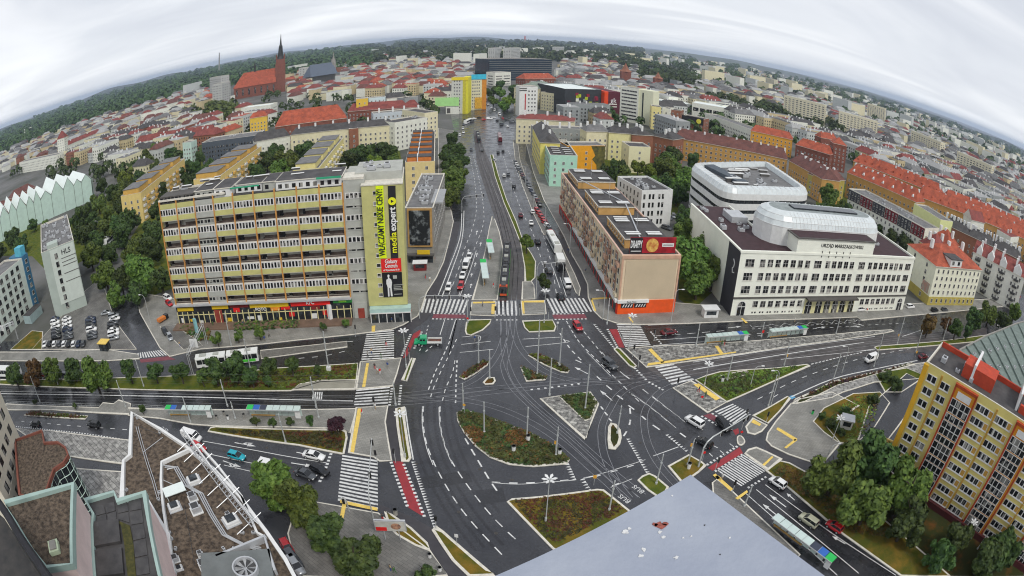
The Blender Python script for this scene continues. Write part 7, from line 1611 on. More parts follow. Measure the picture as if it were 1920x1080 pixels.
planting([(560,692),(668,684),(666,710),(600,714),(545,728),(420,728),(420,706)],900,[M_OLV,M_LEAF,M_RUST],12,.15,.2,label='rough grass of the western lawn'); planting([(340,618),(372,640),(400,640),(392,618),(345,612)],260,[M_LEAFB,M_LEAF,M_LEAFD],13,.5,.3,label='rusty bushes at the corner of the shops'); planting([(440,606),(560,600),(562,616),(440,622)],420,[M_LEAFD,M_LEAF,M_LEAFY],14,.6,.3,label='hedge of the raised bed before the shops'); planting([(60,773),(162,780),(160,785),(45,779)],160,[M_LEAFB,M_LEAF],15,.5,.3,label='low shrubs along the western kerb'); planting([(1500,748),(1560,716),(1640,698),(1705,683),(1640,702),(1570,722)],260,[M_LEAFB,M_LEAFP,M_LEAF],16,.4,.3,label='rusty ground cover along the eastern cycle track'); planting([(1540,790),(1600,745),(1650,740),(1640,790),(1600,830)],500,[M_LEAFY,M_LEAFB,M_LEAF],17,.12,.2,label='grass of the forecourt lawn')
# tree masses of the parks and woods further off
def woods(name, label, gen, n, seed, mt_):
    r_ = random.Random(seed); q = MB(); c = 0; tr_ = 0
    while c < n and tr_ < n*20:
        tr_ += 1; g_ = gen(r_)
        if g_ is None: continue
        x, y, R_, H_ = g_; c += 1; nq = 34
        for k in range(nq):
            a, e_ = r_.uniform(0,6.28), r_.uniform(-.5,1.3); d_ = Vector((math.cos(a)*math.cos(e_),math.sin(a)*math.cos(e_),math.sin(e_))); o_ = Vector((x,y,H_-R_))+Vector((d_.x*R_,d_.y*R_,d_.z*R_*.95))*r_.uniform(.8,1.08)
            u_ = d_.cross(Vector((r_.gauss(0,1),r_.gauss(0,1),r_.gauss(0,1)))).normalized(); v_ = (d_+Vector((r_.gauss(0,.5),r_.gauss(0,.5),r_.gauss(0,.5)))).cross(u_).normalized(); s_ = R_*.42*r_.uniform(.6,1.2)
            q.add([o_-u_*s_,o_-v_*s_*.7,o_+u_*s_,o_+v_*s_*.7],[(0,1,2,3)])
    return tag(q.build(name,mt_),label,'trees',None,'stuff')
def gen_poly(P, R0=5, R1=8):
    xs = [p[0] for p in P]; ys = [p[1] for p in P]
    def f(r_):
        x, y = r_.uniform(min(xs),max(xs)), r_.uniform(min(ys),max(ys))
        if not in_poly(x,y,P): return None
        p = G(x,y,6); R_ = r_.uniform(R0,R1); return p.x, p.y, R_, R_*1.9
    return f
woods('park_woods','dark green park belt in front of the cream panel slabs',gen_poly(PARK[0]),150,1,M_LEAFD)
woods('park_woods','dark park beyond the tall white slab',gen_poly(PARK[1],7,11),130,2,M_LEAFD); woods('park_woods','green trees left below the cathedral',gen_poly(PARK[2],6,9),50,3,M_LEAF)
woods('city_trees','scattered trees between the roofs left of the avenue',gen_poly([(0,330),(0,250),(380,170),(820,130),(830,215),(500,250),(230,330)],4,7),190,4,M_LEAFD)
woods('city_trees','scattered trees between the roofs right of the avenue',gen_poly([(980,200),(980,120),(1300,130),(1900,330),(1900,430),(1500,270),(1250,240)],4,7),260,5,M_LEAFD)
def gen_far(a0,a1,d0,d1,R0,R1):
    def f(r_):
        a = r_.uniform(a0,a1); d_ = d0*math.exp(r_.random()*math.log(d1/d0)); R_ = r_.uniform(R0,R1)*(.6+d_/3000); return d_*math.sin(a), d_*math.cos(a), R_, R_*1.7
    return f
woods('distant_forest','blue-green forest of the river valley below the left horizon',gen_far(-R(62),-R(14),1500,6200,8,15),1900,6,M_LEAFD)
woods('distant_forest','dark woods scattered below the middle horizon',gen_far(-R(16),R(12),1700,6500,8,15),900,7,M_LEAFD); woods('distant_forest','dark woods scattered below the right horizon',gen_far(R(10),R(60),1300,5000,7,12),700,8,M_LEAFD)
# more greenery west and east: yards under the trees
def yard(px, mt_=None): 
    b = MB(); b.sheet(GP(px),-.02); return struct(b.build('lawn',mt_ or M_GRASSG))
for P in ([(0,440),(60,425),(150,405),(230,345),(300,280),(350,285),(300,330),(235,420),(190,470),(100,520),(60,480),(0,480)],[(262,420),(300,350),(330,345),(298,380),(325,540),(270,560),(225,480)],[(480,320),(510,275),(600,262),(560,318)],[(650,310),(655,265),(745,262),(755,310)],[(360,345),(350,300),(400,280),(380,330)],[(1090,320),(1140,285),(1260,285),(1290,330),(1270,400),(1210,420)],[(1275,440),(1365,440),(1365,520),(1300,580),(1272,560)],[(1530,345),(1590,345),(1600,420),(1530,400)],[(200,300),(120,310),(150,280),(260,262),(300,268)]): yard(P)
rowtrees([(40,455,5.5,11,'d'),(90,425,4.5,9,'g'),(120,420,5,10,'d'),(175,415,5,10,'d'),(205,400,5.5,12,'g'),(190,345,5.5,12,'d'),(228,360,5.5,12,'g'),(262,335,5.5,12,'d'),(150,435,5,10,'d'),(200,430,5.5,11,'g'),(215,425,5.5,11,'d'),(165,440,5,11,'d'),(240,410,5.5,13,'d'),(255,385,5.5,13,'g'),(285,312,6,13,'g'),(320,290,6,13,'d'),(335,262,5,12,'d'),(245,290,6,13,'d'),(170,480,5,11,'g'),(230,440,5,11,'d'),(240,505,5,11,'g'),(255,545,4,9,'d'),(225,520,4.5,10,'d'),(340,330,5,11,'d'),(350,310,5,12,'d'),(130,270,5,10,'d')],'filling the belt between concert hall and slab block','belt trees west of the slab')
rowtrees([(1310,520,4.5,11,'g'),(1345,470,4.5,12,'d'),(1290,400,4.5,11,'d'),(1275,345,5,12,'g'),(1225,360,4.5,11,'d'),(1300,300,4,10,'d'),(1140,320,4,10,'d'),(1175,325,4,11,'g'),(1255,310,6,13,'g'),(1590,395,4,10,'d'),(1545,390,4,9,'d'),(1650,425,4,8,'d')],'filling the yards around the white offices','yard trees east of the avenue')
# manhole covers and asphalt repairs
rr = random.Random(3); q = MB(); q.lathe([(.34,0),(.34,.012)],10); me_c = q.mesh('manhole_cover',mat('cast_iron',(.05,.045,.04),.5,var=.3,scale=5))
for x,y in ((830,820),(900,880),(790,700),(1000,760),(1090,700),(1200,830),(860,960),(780,870),(960,900),(1060,640),(820,640),(1150,690),(500,840),(420,845),(600,700),(1300,660),(1500,720),(1420,960),(1500,1000),(900,450),(1020,480),(870,420),(960,350),(1250,780),(930,1000)): p = G(x,y); inst('manhole_cover',me_c,road,(p.x,p.y,.012))
M_REP = asphalt('asphalt_repair',(.018,.018,.02),(.034,.034,.037))
for x,y,w_,h_,a in ((830,900,5,1.6,.3),(770,820,3,1.2,1.2),(1050,760,4,1.5,.6),(1180,760,6,1.3,-.7),(900,640,4,1.4,1.4),(1110,650,6,1.2,-1.0),(470,850,5,1.3,-.25),(1280,820,3,1.6,.8),(880,500,8,1.2,1.3),(1010,440,7,1.3,1.3),(920,930,2.4,1.8,.2),(1470,960,6,1.2,-.8)):
    p = G(x,y); q = MB(); u_ = (math.cos(a),math.sin(a)); q.obox((p.x,p.y),u_,(-u_[1],u_[0]),w_,h_,.006,.016); q.build('asphalt_repair',M_REP,road)
# ================================================================ VEHICLES
M_TYRE = mat('tyre',(.012,.012,.012),.9,var=0); M_CARG = mat('car_glass',(.012,.014,.017),.08,var=0,spec=.6); M_LAMP = mat('headlight',(.75,.75,.72),.2,var=0); M_TAIL = mat('taillight',(.35,.02,.02),.3,var=0)
def paint(name,h,metal=0.0): return mh('car_'+name,h,rough=.22,var=0,metal=metal,spec=.6)
PAINT = {'white':paint('white','e4e4e2'),'black':paint('black','17181a'),'grey':paint('grey','55585c',.3),'silver':paint('silver','a5a8aa',.4),'red':paint('red','b31f26'),'turquoise':paint('turquoise','1b9fb0'),'dark blue':paint('dark_blue','1d2a44'),'beige':paint('beige','b9b8a0',.2),'green':paint('green','1f9d6a'),'dark red':paint('dark_red','611922'),'brown':paint('brown','4a3429')}
def loft(b, secs, mi=0, cap=True):
    n = len(secs[0]); o = len(b.v)
    for s_ in secs: b.v += [tuple(p) for p in s_]
    for i in range(len(secs)-1):
        for k in range(n): b.f.append((o+i*n+k,o+i*n+(k+1)%n,o+(i+1)*n+(k+1)%n,o+(i+1)*n+k)); b.m.append(mi)
    if cap: b.f += [tuple(o+k for k in range(n))[::-1],tuple(o+(len(secs)-1)*n+k for k in range(n))]; b.m += [mi,mi]
def car_meshes(kind):
    L,W,Hb,Hr = {'hatchback':(4.1,1.76,.92,1.48),'saloon':(4.6,1.8,.92,1.46),'suv':(4.6,1.88,1.08,1.70),'van':(5.2,1.98,1.25,2.15)}[kind]
    b = MB(); w_ = W/2; zb = .25
    prof = {'hatchback':[(-.5,.62,.82),(-.46,.5,1.0),(-.3,.42,1.0),(.2,.42,1.0),(.36,.46,.9),(.47,.5,.76),(.5,.55,.6)],'saloon':[(-.5,.6,.78),(-.47,.5,.98),(-.28,.42,1.0),(.18,.42,1.0),(.36,.46,.9),(.47,.5,.74),(.5,.55,.58)],'suv':[(-.5,.62,.9),(-.47,.5,1.0),(-.3,.42,1.0),(.2,.42,1.0),(.4,.46,.94),(.48,.5,.82),(.5,.55,.66)],'van':[(-.5,.5,1.0),(-.48,.45,1.0),(-.3,.42,1.0),(.25,.42,1.0),(.42,.46,.84),(.49,.5,.66),(.5,.55,.55)]}[kind]
    secs = []
    for t,lo,hi in prof:
        x = t*L; e = 1-.16*(abs(t)/.5)**4; ww = w_*e; z0 = zb*(lo/.42)**.5; z1 = Hb*hi
        secs.append([(x,-ww*.92,z0),(x,-ww,z0+.15),(x,-ww,z1-.18),(x,-ww*.86,z1),(x,ww*.86,z1),(x,ww,z1-.18),(x,ww,z0+.15),(x,ww*.92,z0)])
    loft(b,secs); body = b.mesh('body',PAINT['white'],None,True)
    g_ = MB(); x0,x1,x2,x3 = {'hatchback':(-.485,-.40,.05,.27),'saloon':(-.36,-.20,.06,.26),'suv':(-.485,-.43,.08,.27),'van':(-.497,-.487,.22,.38)}[kind]
    x0,x1,x2,x3 = x0*L,x1*L,x2*L,x3*L; wb, wt_ = w_*.88, w_*(.68 if kind != 'van' else .82); zb_ = Hb*.96
    q = [(x0,-wb,zb_),(x3,-wb,zb_),(x3,wb,zb_),(x0,wb,zb_),(x1,-wt_,Hr-.06),(x2,-wt_,Hr-.06),(x2,wt_,Hr-.06),(x1,wt_,Hr-.06)]
    g_.add(q,[(4,5,6,7),(0,1,5,4),(1,2,6,5),(2,3,7,6),(3,0,4,7)]); gl = g_.mesh('windows',M_CARG)
    r_ = MB(); t_ = .04; rx0, rx1 = x1-.05, x2+.05
    r_.add([(rx0,-wt_-t_,Hr-.09),(rx1,-wt_-t_,Hr-.09),(rx1,wt_+t_,Hr-.09),(rx0,wt_+t_,Hr-.09),(rx0+.15,-wt_+.08,Hr),(rx1-.15,-wt_+.08,Hr),(rx1-.15,wt_-.08,Hr),(rx0+.15,wt_-.08,Hr)],[(4,5,6,7),(0,1,5,4),(1,2,6,5),(2,3,7,6),(3,0,4,7),(3,2,1,0)])
    for sx in (-1,1):
        for (xa,xb) in ((x0,x1),(x3,x2),((x0+x3)/2-.1,(x1+x2)/2-.05)): r_.tube([(xa,sx*(wb+.01),zb_),(xb,sx*(wt_+.02),Hr-.06)],.045,4)
    if kind == 'van': r_.add([(x0,-wb-.02,zb_),(L*.0,-wb-.02,zb_),(L*.0,-wt_-.02,Hr-.08),(x1,-wt_-.02,Hr-.08),(x0,wb+.02,zb_),(L*.0,wb+.02,zb_),(L*.0,wt_+.02,Hr-.08),(x1,wt_+.02,Hr-.08)],[(0,1,2,3),(7,6,5,4),(0,3,7,4)])
    roof = r_.mesh('roof',PAINT['white'])
    wh = MB(); 
    vs = [(.33*math.cos(2*math.pi*k/12),s_*.11,.33*math.sin(2*math.pi*k/12)) for s_ in (-1,1) for k in range(12)]; wh.add(vs,[(k,(k+1)%12,12+(k+1)%12,12+k) for k in range(12)]+[tuple(range(12))[::-1],tuple(range(12,24))],0); vs = [(.2*math.cos(2*math.pi*k/8),s_*.118,.2*math.sin(2*math.pi*k/8)) for s_ in (-1,1) for k in range(8)]; wh.add(vs,[tuple(range(8))[::-1],tuple(range(8,16))],1)
    wheel = wh.mesh('wheel',[M_TYRE,M_METAL])
    hl = MB(); hl.box(-.06,.04,-.18,.18,-.08,.08); return dict(L=L,W=W,Hb=Hb,body=body,glass=gl,roof=roof,wheel=wheel,lamp=hl.mesh('headlight',M_LAMP),tail=hl.mesh('taillight',M_TAIL))
CM = {k: car_meshes(k) for k in ('hatchback','saloon','suv','van')}
def setm(o,mt_): o.material_slots[0].link = 'OBJECT'; o.material_slots[0].material = mt_; return o
def car(px, to, kind, col, label, group=None, small=False, world=None, head=None):
    m_ = CM[kind]; a = world or G(*px)
    if head is None: b = G(*to); d_ = b-a; c = (a+b)/2 if (b-a).length > 2.0 else a; rz = math.atan2(d_.y,d_.x)
    else: c, rz = a, head
    t = thing('parked_car' if group and 'parked' in group else ('van' if kind == 'van' else 'car'),label,'van' if kind == 'van' else 'car',(c.x,c.y,.015 if 'lot' not in (group or '') else .14),rz,group)
    setm(inst('body',m_['body'],t),PAINT[col]); inst('windows',m_['glass'],t); setm(inst('roof',m_['roof'],t),PAINT[col])
    if not small:
        L,W = m_['L'],m_['W']
        for x in (-.31*L,.31*L):
            for y in (-W/2+.08,W/2-.08): inst('wheel',m_['wheel'],t,(x,y,.33))
        for y in (-.6,.6): inst('headlight',m_['lamp'],t,(L/2-.06,y,m_['Hb']*.66)); inst('taillight',m_['tail'],t,(-L/2+.07,y,m_['Hb']*.72))
    return t
for a,b_,k,c,l in [((344,817),(379,829),'van','white','white van entering the square beside the white lattice rail'),((366,838),(382,846),'hatchback','red','red car half hidden behind the lattice rail of the gravel roof'),((430,854),(460,863),'hatchback','turquoise','bright turquoise car in the middle lane of the western road'),((568,853),(611,863),'saloon','white','white saloon waiting at the stop line by the lawn'),((492,876),(530,886),'van','white','white van mostly hidden by a tree'),((553,884),(595,901),'saloon','grey','dark grey estate car waiting at the stop line beside the tree'),((80,800),(55,797),'hatchback','black','black car on the western road, farthest left'),((190,803),(165,797),'suv','black','black car on the western road before the gravel roof'),
    ((1076,606),(1090,624),'hatchback','red','red hatchback just past the northern crossing'),((1132,678),(1154,695),'suv','grey','dark grey car turning past the slim eastern bed'),((1320,806),(1283,783),'suv','white','white car leaving the square by the south eastern crossing'),((1345,790),(1366,812),'suv','black','black car on the red cycle crossing'),((1332,842),(1306,826),'hatchback','black','black car under the signal arm'),((1474,920),(1440,897),'hatchback','white','white hatchback waiting at the south eastern stop line'),((1531,992),(1497,968),'suv','beige','pale green-beige car in the south eastern middle lane'),((1577,1001),(1548,981),'hatchback','red','red car in the outer south eastern lane'),((1645,672),(1619,681),'van','white','white delivery van on the eastern road'),((1240,628),(1268,624),'saloon','dark red','dark red car on the wet eastern street'),((1720,673),(1740,670),'saloon','dark red','dark red car beside the yellow tower'),
    ((881,478),(878,490),'hatchback','white','white car, fourth of the queue before the crossing'),((876,493),(871,508),'van','white','white van in the queue before the crossing'),((870,512),(865,526),'saloon','white','white car behind the red car in the queue'),((866,533),(862,545),'hatchback','red','red car second in the queue before the crossing'),((843,534),(839,549),'hatchback','white','white car in the outer lane before the crossing'),((1068,548),(1058,524),'van','white','white van beside the lay-by island on the avenue'),((1054,566),(1048,552),'saloon','black','black car rolling over the northern crossing'),((1032,515),(1026,505),'hatchback','grey','grey car in the inner lane north of the crossing'),((1010,460),(1006,450),'saloon','black','black car on the avenue near the small tree')]:
    car(a,b_,k,c,l)
fl = [((946,336),(944,326),'white'),((954,333),(952,324),'grey'),((965,356),(962,346),'black'),((977,410),(975,401),'dark red'),((1000,404),(997,394),'white'),((997,425),(994,414),'white'),((905,286),(903,281),'grey'),((935,290),(933,285),'black'),((944,287),(942,282),'black'),((883,280),(884,284),'grey'),((928,304),(926,299),'silver')]
for i,(a,b_,c) in enumerate(fl): car(a,b_,'saloon' if i % 2 else 'hatchback',c,'small %s car driving along the far avenue, %s counted towards the city' % (c,ordn(i)),'cars on the far avenue',True)
rr = random.Random(8)
for i in range(15):
    x = 964+i*2.4+(i*i)*.06; y = 304+i*4.6+ (i*i)*.08; c = rr.choice(['black','grey','white','silver','dark blue','dark red']); car((x+1,y),(x+4.0,y+3.5),'hatchback',c,'%s parked car, %s in the bay along the avenue' % (c,ordn(i)),'cars parked along the avenue',True)
for i in range(9):
    x = 1005+i*4.2; y = 395+i*6.3; c = rr.choice(['black','grey','white','red','white']); car((x,y),(x+4,y+3),'hatchback',c,'%s parked car, %s beside the planted lay-by of the avenue' % (c,ordn(i)),'cars parked beside the lay-by',True)
for i,(x,y,dx_,dy_) in enumerate([(870,226,6,-1),(878,225,6,-1),(886,224,6,-1),(895,222,7,-1),(869,232,0,5),(868,239,0,5),(869,247,0,5),(862,252,0,5),(882,230,6,-2),(904,226,6,-1),(915,224,6,0),(922,221,6,0),(914,199,3,-4),(920,205,3,-4),(926,210,3,-4),(934,214,5,3),(940,221,5,3),(948,226,5,0),(930,228,5,-2),(938,236,5,-2),(950,240,4,-3),(910,190,2,-4),(958,230,5,0)]):
    c = rr.choice(['white','white','silver','grey','black','white','red']); car((x,y),(x+dx_,y+dy_),rr.choice(['hatchback','saloon','van']),c,'%s car in the traffic of the far crossroads, %s from the left lane' % (c,ordn(i)),'traffic at the far crossroads',True)
n_ = 0
lot = [(x+(y-600)*.10,y,x+9+(y-600)*.1,y-2) for x in (99,121,166,211) for y in (602,609,616,623,630,637)]+[(84+i*9,652,87+i*9,643) for i in range(9)]+[(214,596,222,594),(200,590,208,588),(40,600,46,594),(48,594,54,588),(62,590,68,580),(64,600,69,592)]
for (x,y,x2,y2) in lot:
    c = rr.choice(['black','grey','white','silver','dark blue','white','black']); car((x,y),(x2,y2),rr.choice(['hatchback','saloon','suv']),c,'%s car parked in the lot below the lettered office, %s in order' % (c,ordn(n_) if n_ < 60 else 'last'),'cars parked in the western lot',True); n_ += 1
for i,(x,y,x2,y2) in enumerate([(150,705,160,706),(85,706,95,707),(120,707,130,708),(60,702,70,703),(318,632,321,638),(308,622,312,628),(312,560,318,563),(315,570,320,574),(1610,583,1618,582),(1700,578,1712,577),(1745,585,1758,583),(1765,583,1776,582),(1905,560,1915,556),(540,1030,546,1040),(552,1052,558,1060),(556,1064,562,1072),(600,885,610,890),(1256,408,1258,414),(1262,405,1264,411),(1250,430,1256,432),(1268,425,1273,430)]):
    c = rr.choice(['black','grey','white','silver','red']) if i not in (4,) else 'silver'; car((x,y),(x2,y2),rr.choice(['hatchback','suv']),c,'%s car standing at the roadside, %s of the scattered ones' % (c,ordn(i)),'cars standing about',True)
# ---- buses
M_BUSG = mh('bus_green','4fc23a',var=0); M_BUSW = mh('bus_white','dfe0dc',var=.03,rough=.35)
def bus_section(L, front=True, green=True):
    W,Hh = 1.27,3.05; b = MB(); loft(b,[[(x,-W*e,.35),(x,-W,.6),(x,-W,Hh-.35),(x,-W*.86,Hh),(x,W*.86,Hh),(x,W,Hh-.35),(x,W,.6),(x,W*e,.35)] for x,e in ((0,.96),(.15,1),(L-.15,1),(L,.96))]); body = b.mesh('body',M_BUSW)
    g_ = MB(); n = int(L/1.6)
    for s_ in (-1,1):
        for i in range(n): x = .4+i*(L-.6)/n; g_.box(x,x+(L-.6)/n-.12,s_*W-.02,s_*W+.02,1.25,2.5)
    if front: g_.box(L-.03,L+.03,-W*.85,W*.85,1.2,2.6)
    gl = g_.mesh('windows',M_CARG); r_ = MB(); r_.box(1.2,3.2,-.7,.7,Hh,Hh+.22); r_.box(L*.6,L*.6+1.6,-.6,.6,Hh,Hh+.18); return body, gl, r_.mesh('roof_unit',M_GREYP)
def bus(a, b_, label, sections=1, name='city_bus', col=None, group=None):
    pa, pb = G(*a), G(*b_); d_ = pb-pa; L_ = d_.length; rz = math.atan2(d_.y,d_.x); t = thing(name,label,'bus',(pa.x,pa.y,.02),rz,group); ls = L_/sections
    for k in range(sections):
        bo_,gl,ru = bus_section(ls-.35*(sections > 1),k == sections-1); ob = inst('body' if sections == 1 else ('front_section' if k else 'rear_section'),bo_,t,(k*ls,0,0)); inst('windows',gl,t,(k*ls,0,0)); inst('roof_unit',ru,t,(k*ls,0,0))
        if col: setm(ob,col)
        for x in (1.9,ls-2.2):
            for y in (-1.05,1.05): inst('wheel',CM['hatchback']['wheel'],t,(k*ls+x,y,.45),0,(1.35,1.6,1.35))
    if sections > 1: q = MB(); q.box(ls-.4,ls+.05,-1.15,1.15,.5,2.9); q.build('bellows',M_FRAMED,t)
    q = MB(); q.box(L_-5,L_-1.2,-1.30,-1.26,.5,1.2); q.build('green_panel',M_BUSG,t)
    return t
bus((371,688),(489,674),'long white articulated bus with green panel at the western bus lane',2); bus((1046,476),(1030,446),'white bus with black roof boxes stopped at the lay-by',1); bus((198,462),(222,440),'white bus on the side street among the trees',1,group='distant buses'); bus((40,705),(-20,703),'white and green bus at the left edge behind young trees',1); bus((938,266),(936,256),'dark red bus at the far crossroads',1,col=PAINT['dark red']); bus((872,233),(882,228),'white bus turning at the far crossroads',1)
# box lorry and green pick-up
pa = G(1050,500); t = thing('box_lorry','box lorry with white roof beside the lay-by island','lorry',pa,math.atan2(*(G(1058,525)-G(1050,500)).yx)); 
q = MB(); q.box(-3.2,2.6,-1.2,1.2,.9,3.5); q.build('box',M_BUSW,t); q = MB(); q.box(2.7,4.4,-1.1,1.1,.5,2.6); q.build('cab',PAINT['black'],t); q = MB(); q.box(-3.22,-3.2,-1.15,1.15,1.0,3.4); q.build('rear_doors',mh('rear_door_grey','4c4d50'),t)
for x in (-2,3.4):
    for y in (-1,1): inst('wheel',CM['hatchback']['wheel'],t,(x,y,.42),0,1.25)
pa, pb = G(829,645), G(777,645); d_ = pb-pa; L_ = d_.length; t = thing('pick_up_truck','green crew-cab pick-up truck with open white dropside bed','truck',pa,math.atan2(d_.y,d_.x))
q = MB(); q.box(0,L_*.52,-1.05,1.05,.75,.85,0)
for y in (-1.05,1.0): q.box(0,L_*.52,y,y+.05,.85,1.3,0)
q.box(0,.05,-1.05,1.05,.85,1.3,0); q.box(.2,L_*.5,-.95,.95,.85,.92,1); q.build('dropside_bed',[M_BUSW,mat('rubble_load',(.2,.08,.05),.9,col2=(.05,.03,.03),scale=2)],t)
W = 1.0; b = MB(); x0 = L_*.54
prof = [(x0,.5,2.05),(x0+.3,.45,2.15),(x0+L_*.24,.45,2.15),(x0+L_*.30,.45,1.5),(x0+L_*.34,.45,1.25),(L_-.2,.45,1.1),(L_,.5,.9)]
loft(b,[[(x,-W,z0),(x,-W,z1*.75),(x,-W*.86,z1),(x,W*.86,z1),(x,W,z1*.75),(x,W,z0)] for x,z0,z1 in prof]); b.build('cab',PAINT['green'],t); q = MB(); 
for y in (-1.02,1.0): q.box(x0+.3,x0+L_*.13,y,y+.02,1.35,1.85); q.box(x0+L_*.15,x0+L_*.24,y,y+.02,1.35,1.85)
q.add([(x0+L_*.245,-.8,2.1),(x0+L_*.31,-.85,1.5),(x0+L_*.31,.85,1.5),(x0+L_*.245,.8,2.1)],[(0,1,2,3)]); q.build('windows',M_CARG,t)
for x in (L_*.15,L_*.82):
    for y in (-.95,.95): inst('wheel',CM['hatchback']['wheel'],t,(x,y,.38),0,1.15)
# ---- trams
def tram(a, b_, label, front, stripe):
    pa, pb = G(*a), G(*b_); d_ = pb-pa; L_ = d_.length; t = thing('tram',label,'tram',(pa.x,pa.y,.05),math.atan2(d_.y,d_.x),'trams'); W,Hh = 1.2,3.2
    b = MB(); loft(b,[[(x,-W*e,.3),(x,-W*e,Hh-.4),(x,-W*.8*e,Hh),(x,W*.8*e,Hh),(x,W*e,Hh-.4),(x,W*e,.3)] for x,e in ((0,.75),(.8,1),(L_-.8,1),(L_,.75))]); b.build('body',front,t)
    q = MB()
    for s_ in (-1,1):
        for i in range(7): x = 1.0+i*(L_-2)/7; q.box(x,x+(L_-2)/7-.15,s_*W-.02,s_*W+.02,1.3,2.5)
    q.box(L_-.25,L_+.03,-.72,.72,1.2,2.5); q.box(-.03,.25,-.72,.72,1.2,2.5); q.build('windows',M_CARG,t)
    q = MB(); q.box(.6,L_-.6,-W-.03,W+.03,.35,.95); q.build('lower_band',stripe,t)
    if 'front' in label: q = MB(); q.box(L_-1.4,L_+.04,-.92,.92,.5,1.15); q.box(L_-1.6,L_-.3,-1.1,1.1,2.7,3.3); q.build('orange_front',mh('tram_orange','c4532a',var=.1),t)
    for i in range(5): q = MB(); q.box(-.9,.9,-.6,.6,0,.35); inst('roof_box',q.mesh('roof_box',M_GREYP if i % 2 else M_FRAMED),t,(1.5+i*(L_-3)/4,0,Hh))
    q = MB(); q.tube([(-1,0,Hh+.3),(.4,0,Hh+1.1),(-.2,0,Hh+1.7)],.04,4); q.tube([(-.2,-.8,Hh+1.7),(-.2,.8,Hh+1.7)],.04,4); inst('pantograph',q.mesh('pantograph',M_FRAMED),t,(L_*.5,0,0))
tram((947.5,514),(943.5,558),'front car of the tram at the stop, with orange and green front',mh('tram_dark','3a3b3f',var=.15),M_BUSG); tram((951,470),(948,511),'rear car of the tram at the stop, dark roofed',mh('tram_dark','3a3b3f',var=.15),M_BUSG)
tram((895,254),(898,268),'distant tram near the far crossroads',mh('tram_dark','3a3b3f'),PAINT['red'])
# ================================================================ STREET FURNITURE
M_POLE = mh('grey_pole','b7bab8',rough=.45,var=.06,metal=.2)
POLES = {}
def pole(i, b_, t_, label, r0=.16, r1=.11, box=False):
    p = G(*b_); z_ = min(max(height_over(b_,t_),4),16); t = thing('catenary_pole',label,'pole',(p.x,p.y,.02),0,'catenary poles'); q = MB(); q.lathe([(r0*1.5,0),(r0*1.5,.5),(r0,.55),(r1,z_)],8); q.build('shaft',M_POLE,t)
    q = MB(); q.lathe([(r1*1.4,z_),(r1*.5,z_+.25)],8); q.build('cap',M_POLE,t); q = MB(); q.lathe([(r0*1.25,z_*.72),(r0*1.25,z_*.72+.25)],8); q.build('clamp',M_POLE,t)
    if box: q = MB(); q.box(-.5,.5,-.4,.4,0,1.1); q.build('control_box',M_WHITEP,t)
    POLES[i] = Vector((p.x,p.y,z_)); return t
PL = [((1007,703),(1012,601)),((897.5,682),(897,633)),((918,710),(919,658)),((869,769),(867,720)),((908,812),(907,755)),((1049,687),(1053,617)),((1030,742),(1034,673)),((1097,767),(1108,685)),((987.5,825),(988,765)),((1042,855),(1044,802)),((1157,813),(1164,762)),((1142,957),(1151,902)),((1230,908),(1243,853)),((1289,872),(1299,827)),
      ((617,695),(607,622)),((470,693),(456,637)),((434,648),(421,588)),((427,762),(413,713)),((593,764),(583,708)),((358,792),(344,745)),((442,786),(431,755)),((536,830),(522,777)),((598,784),(590,740)),((75,753),(57,707)),((236,764),(219,714)),((270,725),(254,676)),((109,722),(100,702)),
      ((1305,648),(1313,608)),((1427,632),(1434,606)),((1567,627),(1577,598)),((1363,715),(1373,668)),((1470,685),(1481,640)),((1440,762),(1458,705)),((1562,712),(1575,665)),((1638,688),(1658,628)),((1682,645),(1697,593)),((1717,660),(1730,620)),((1768,637),(1779,600)),((1395,950),(1432,917)),((1832,1030),(1850,995)),((1138,608),(1140,560)),((1133,545),(1137,500)),((742,760),(738,718))]
for i,(b_,t_) in enumerate(PL):
    reg = 'on the square' if i < 14 else ('in the western street' if i < 27 else 'in the eastern street'); j = i if i < 14 else (i-14 if i < 27 else i-27)
    pole(i,b_,t_,'slim grey catenary pole %s, %s counted outwards from the middle' % (reg,ordn(j)),box=(i == 14))
# lamp posts with star-shaped heads of white petals
def star_lamp(b_, t_, label, n=6):
    p = G(*b_); z_ = min(max(height_over(b_,t_),6),12); t = thing('star_lamp',label,'street lamp',(p.x,p.y,.02),b_[0]*.3,'lamps with star-shaped heads'); q = MB(); q.lathe([(.2,0),(.2,1.0),(.1,1.1),(.07,z_)],8); q.build('post',M_POLE,t)
    q = MB(); q.add([(.25,-.1,0),(.9,-.24,.12),(1.25,0,.16),(.9,.24,.12),(.25,.1,0),(.25,-.1,.1),(.9,-.24,.22),(1.25,0,.26),(.9,.24,.22),(.25,.1,.1)],[(5,6,7,8,9),(4,3,2,1,0),(0,1,6,5),(1,2,7,6),(2,3,8,7),(3,4,9,8),(4,0,5,9)]); me = q.mesh('lamp_head',M_WHITEP)
    for k in range(n): inst('lamp_head',me,t,(0,0,z_),2*math.pi*k/n)
    q = MB(); q.lathe([(.16,z_-.15),(.2,z_+.15)],8); q.build('hub',M_POLE,t)
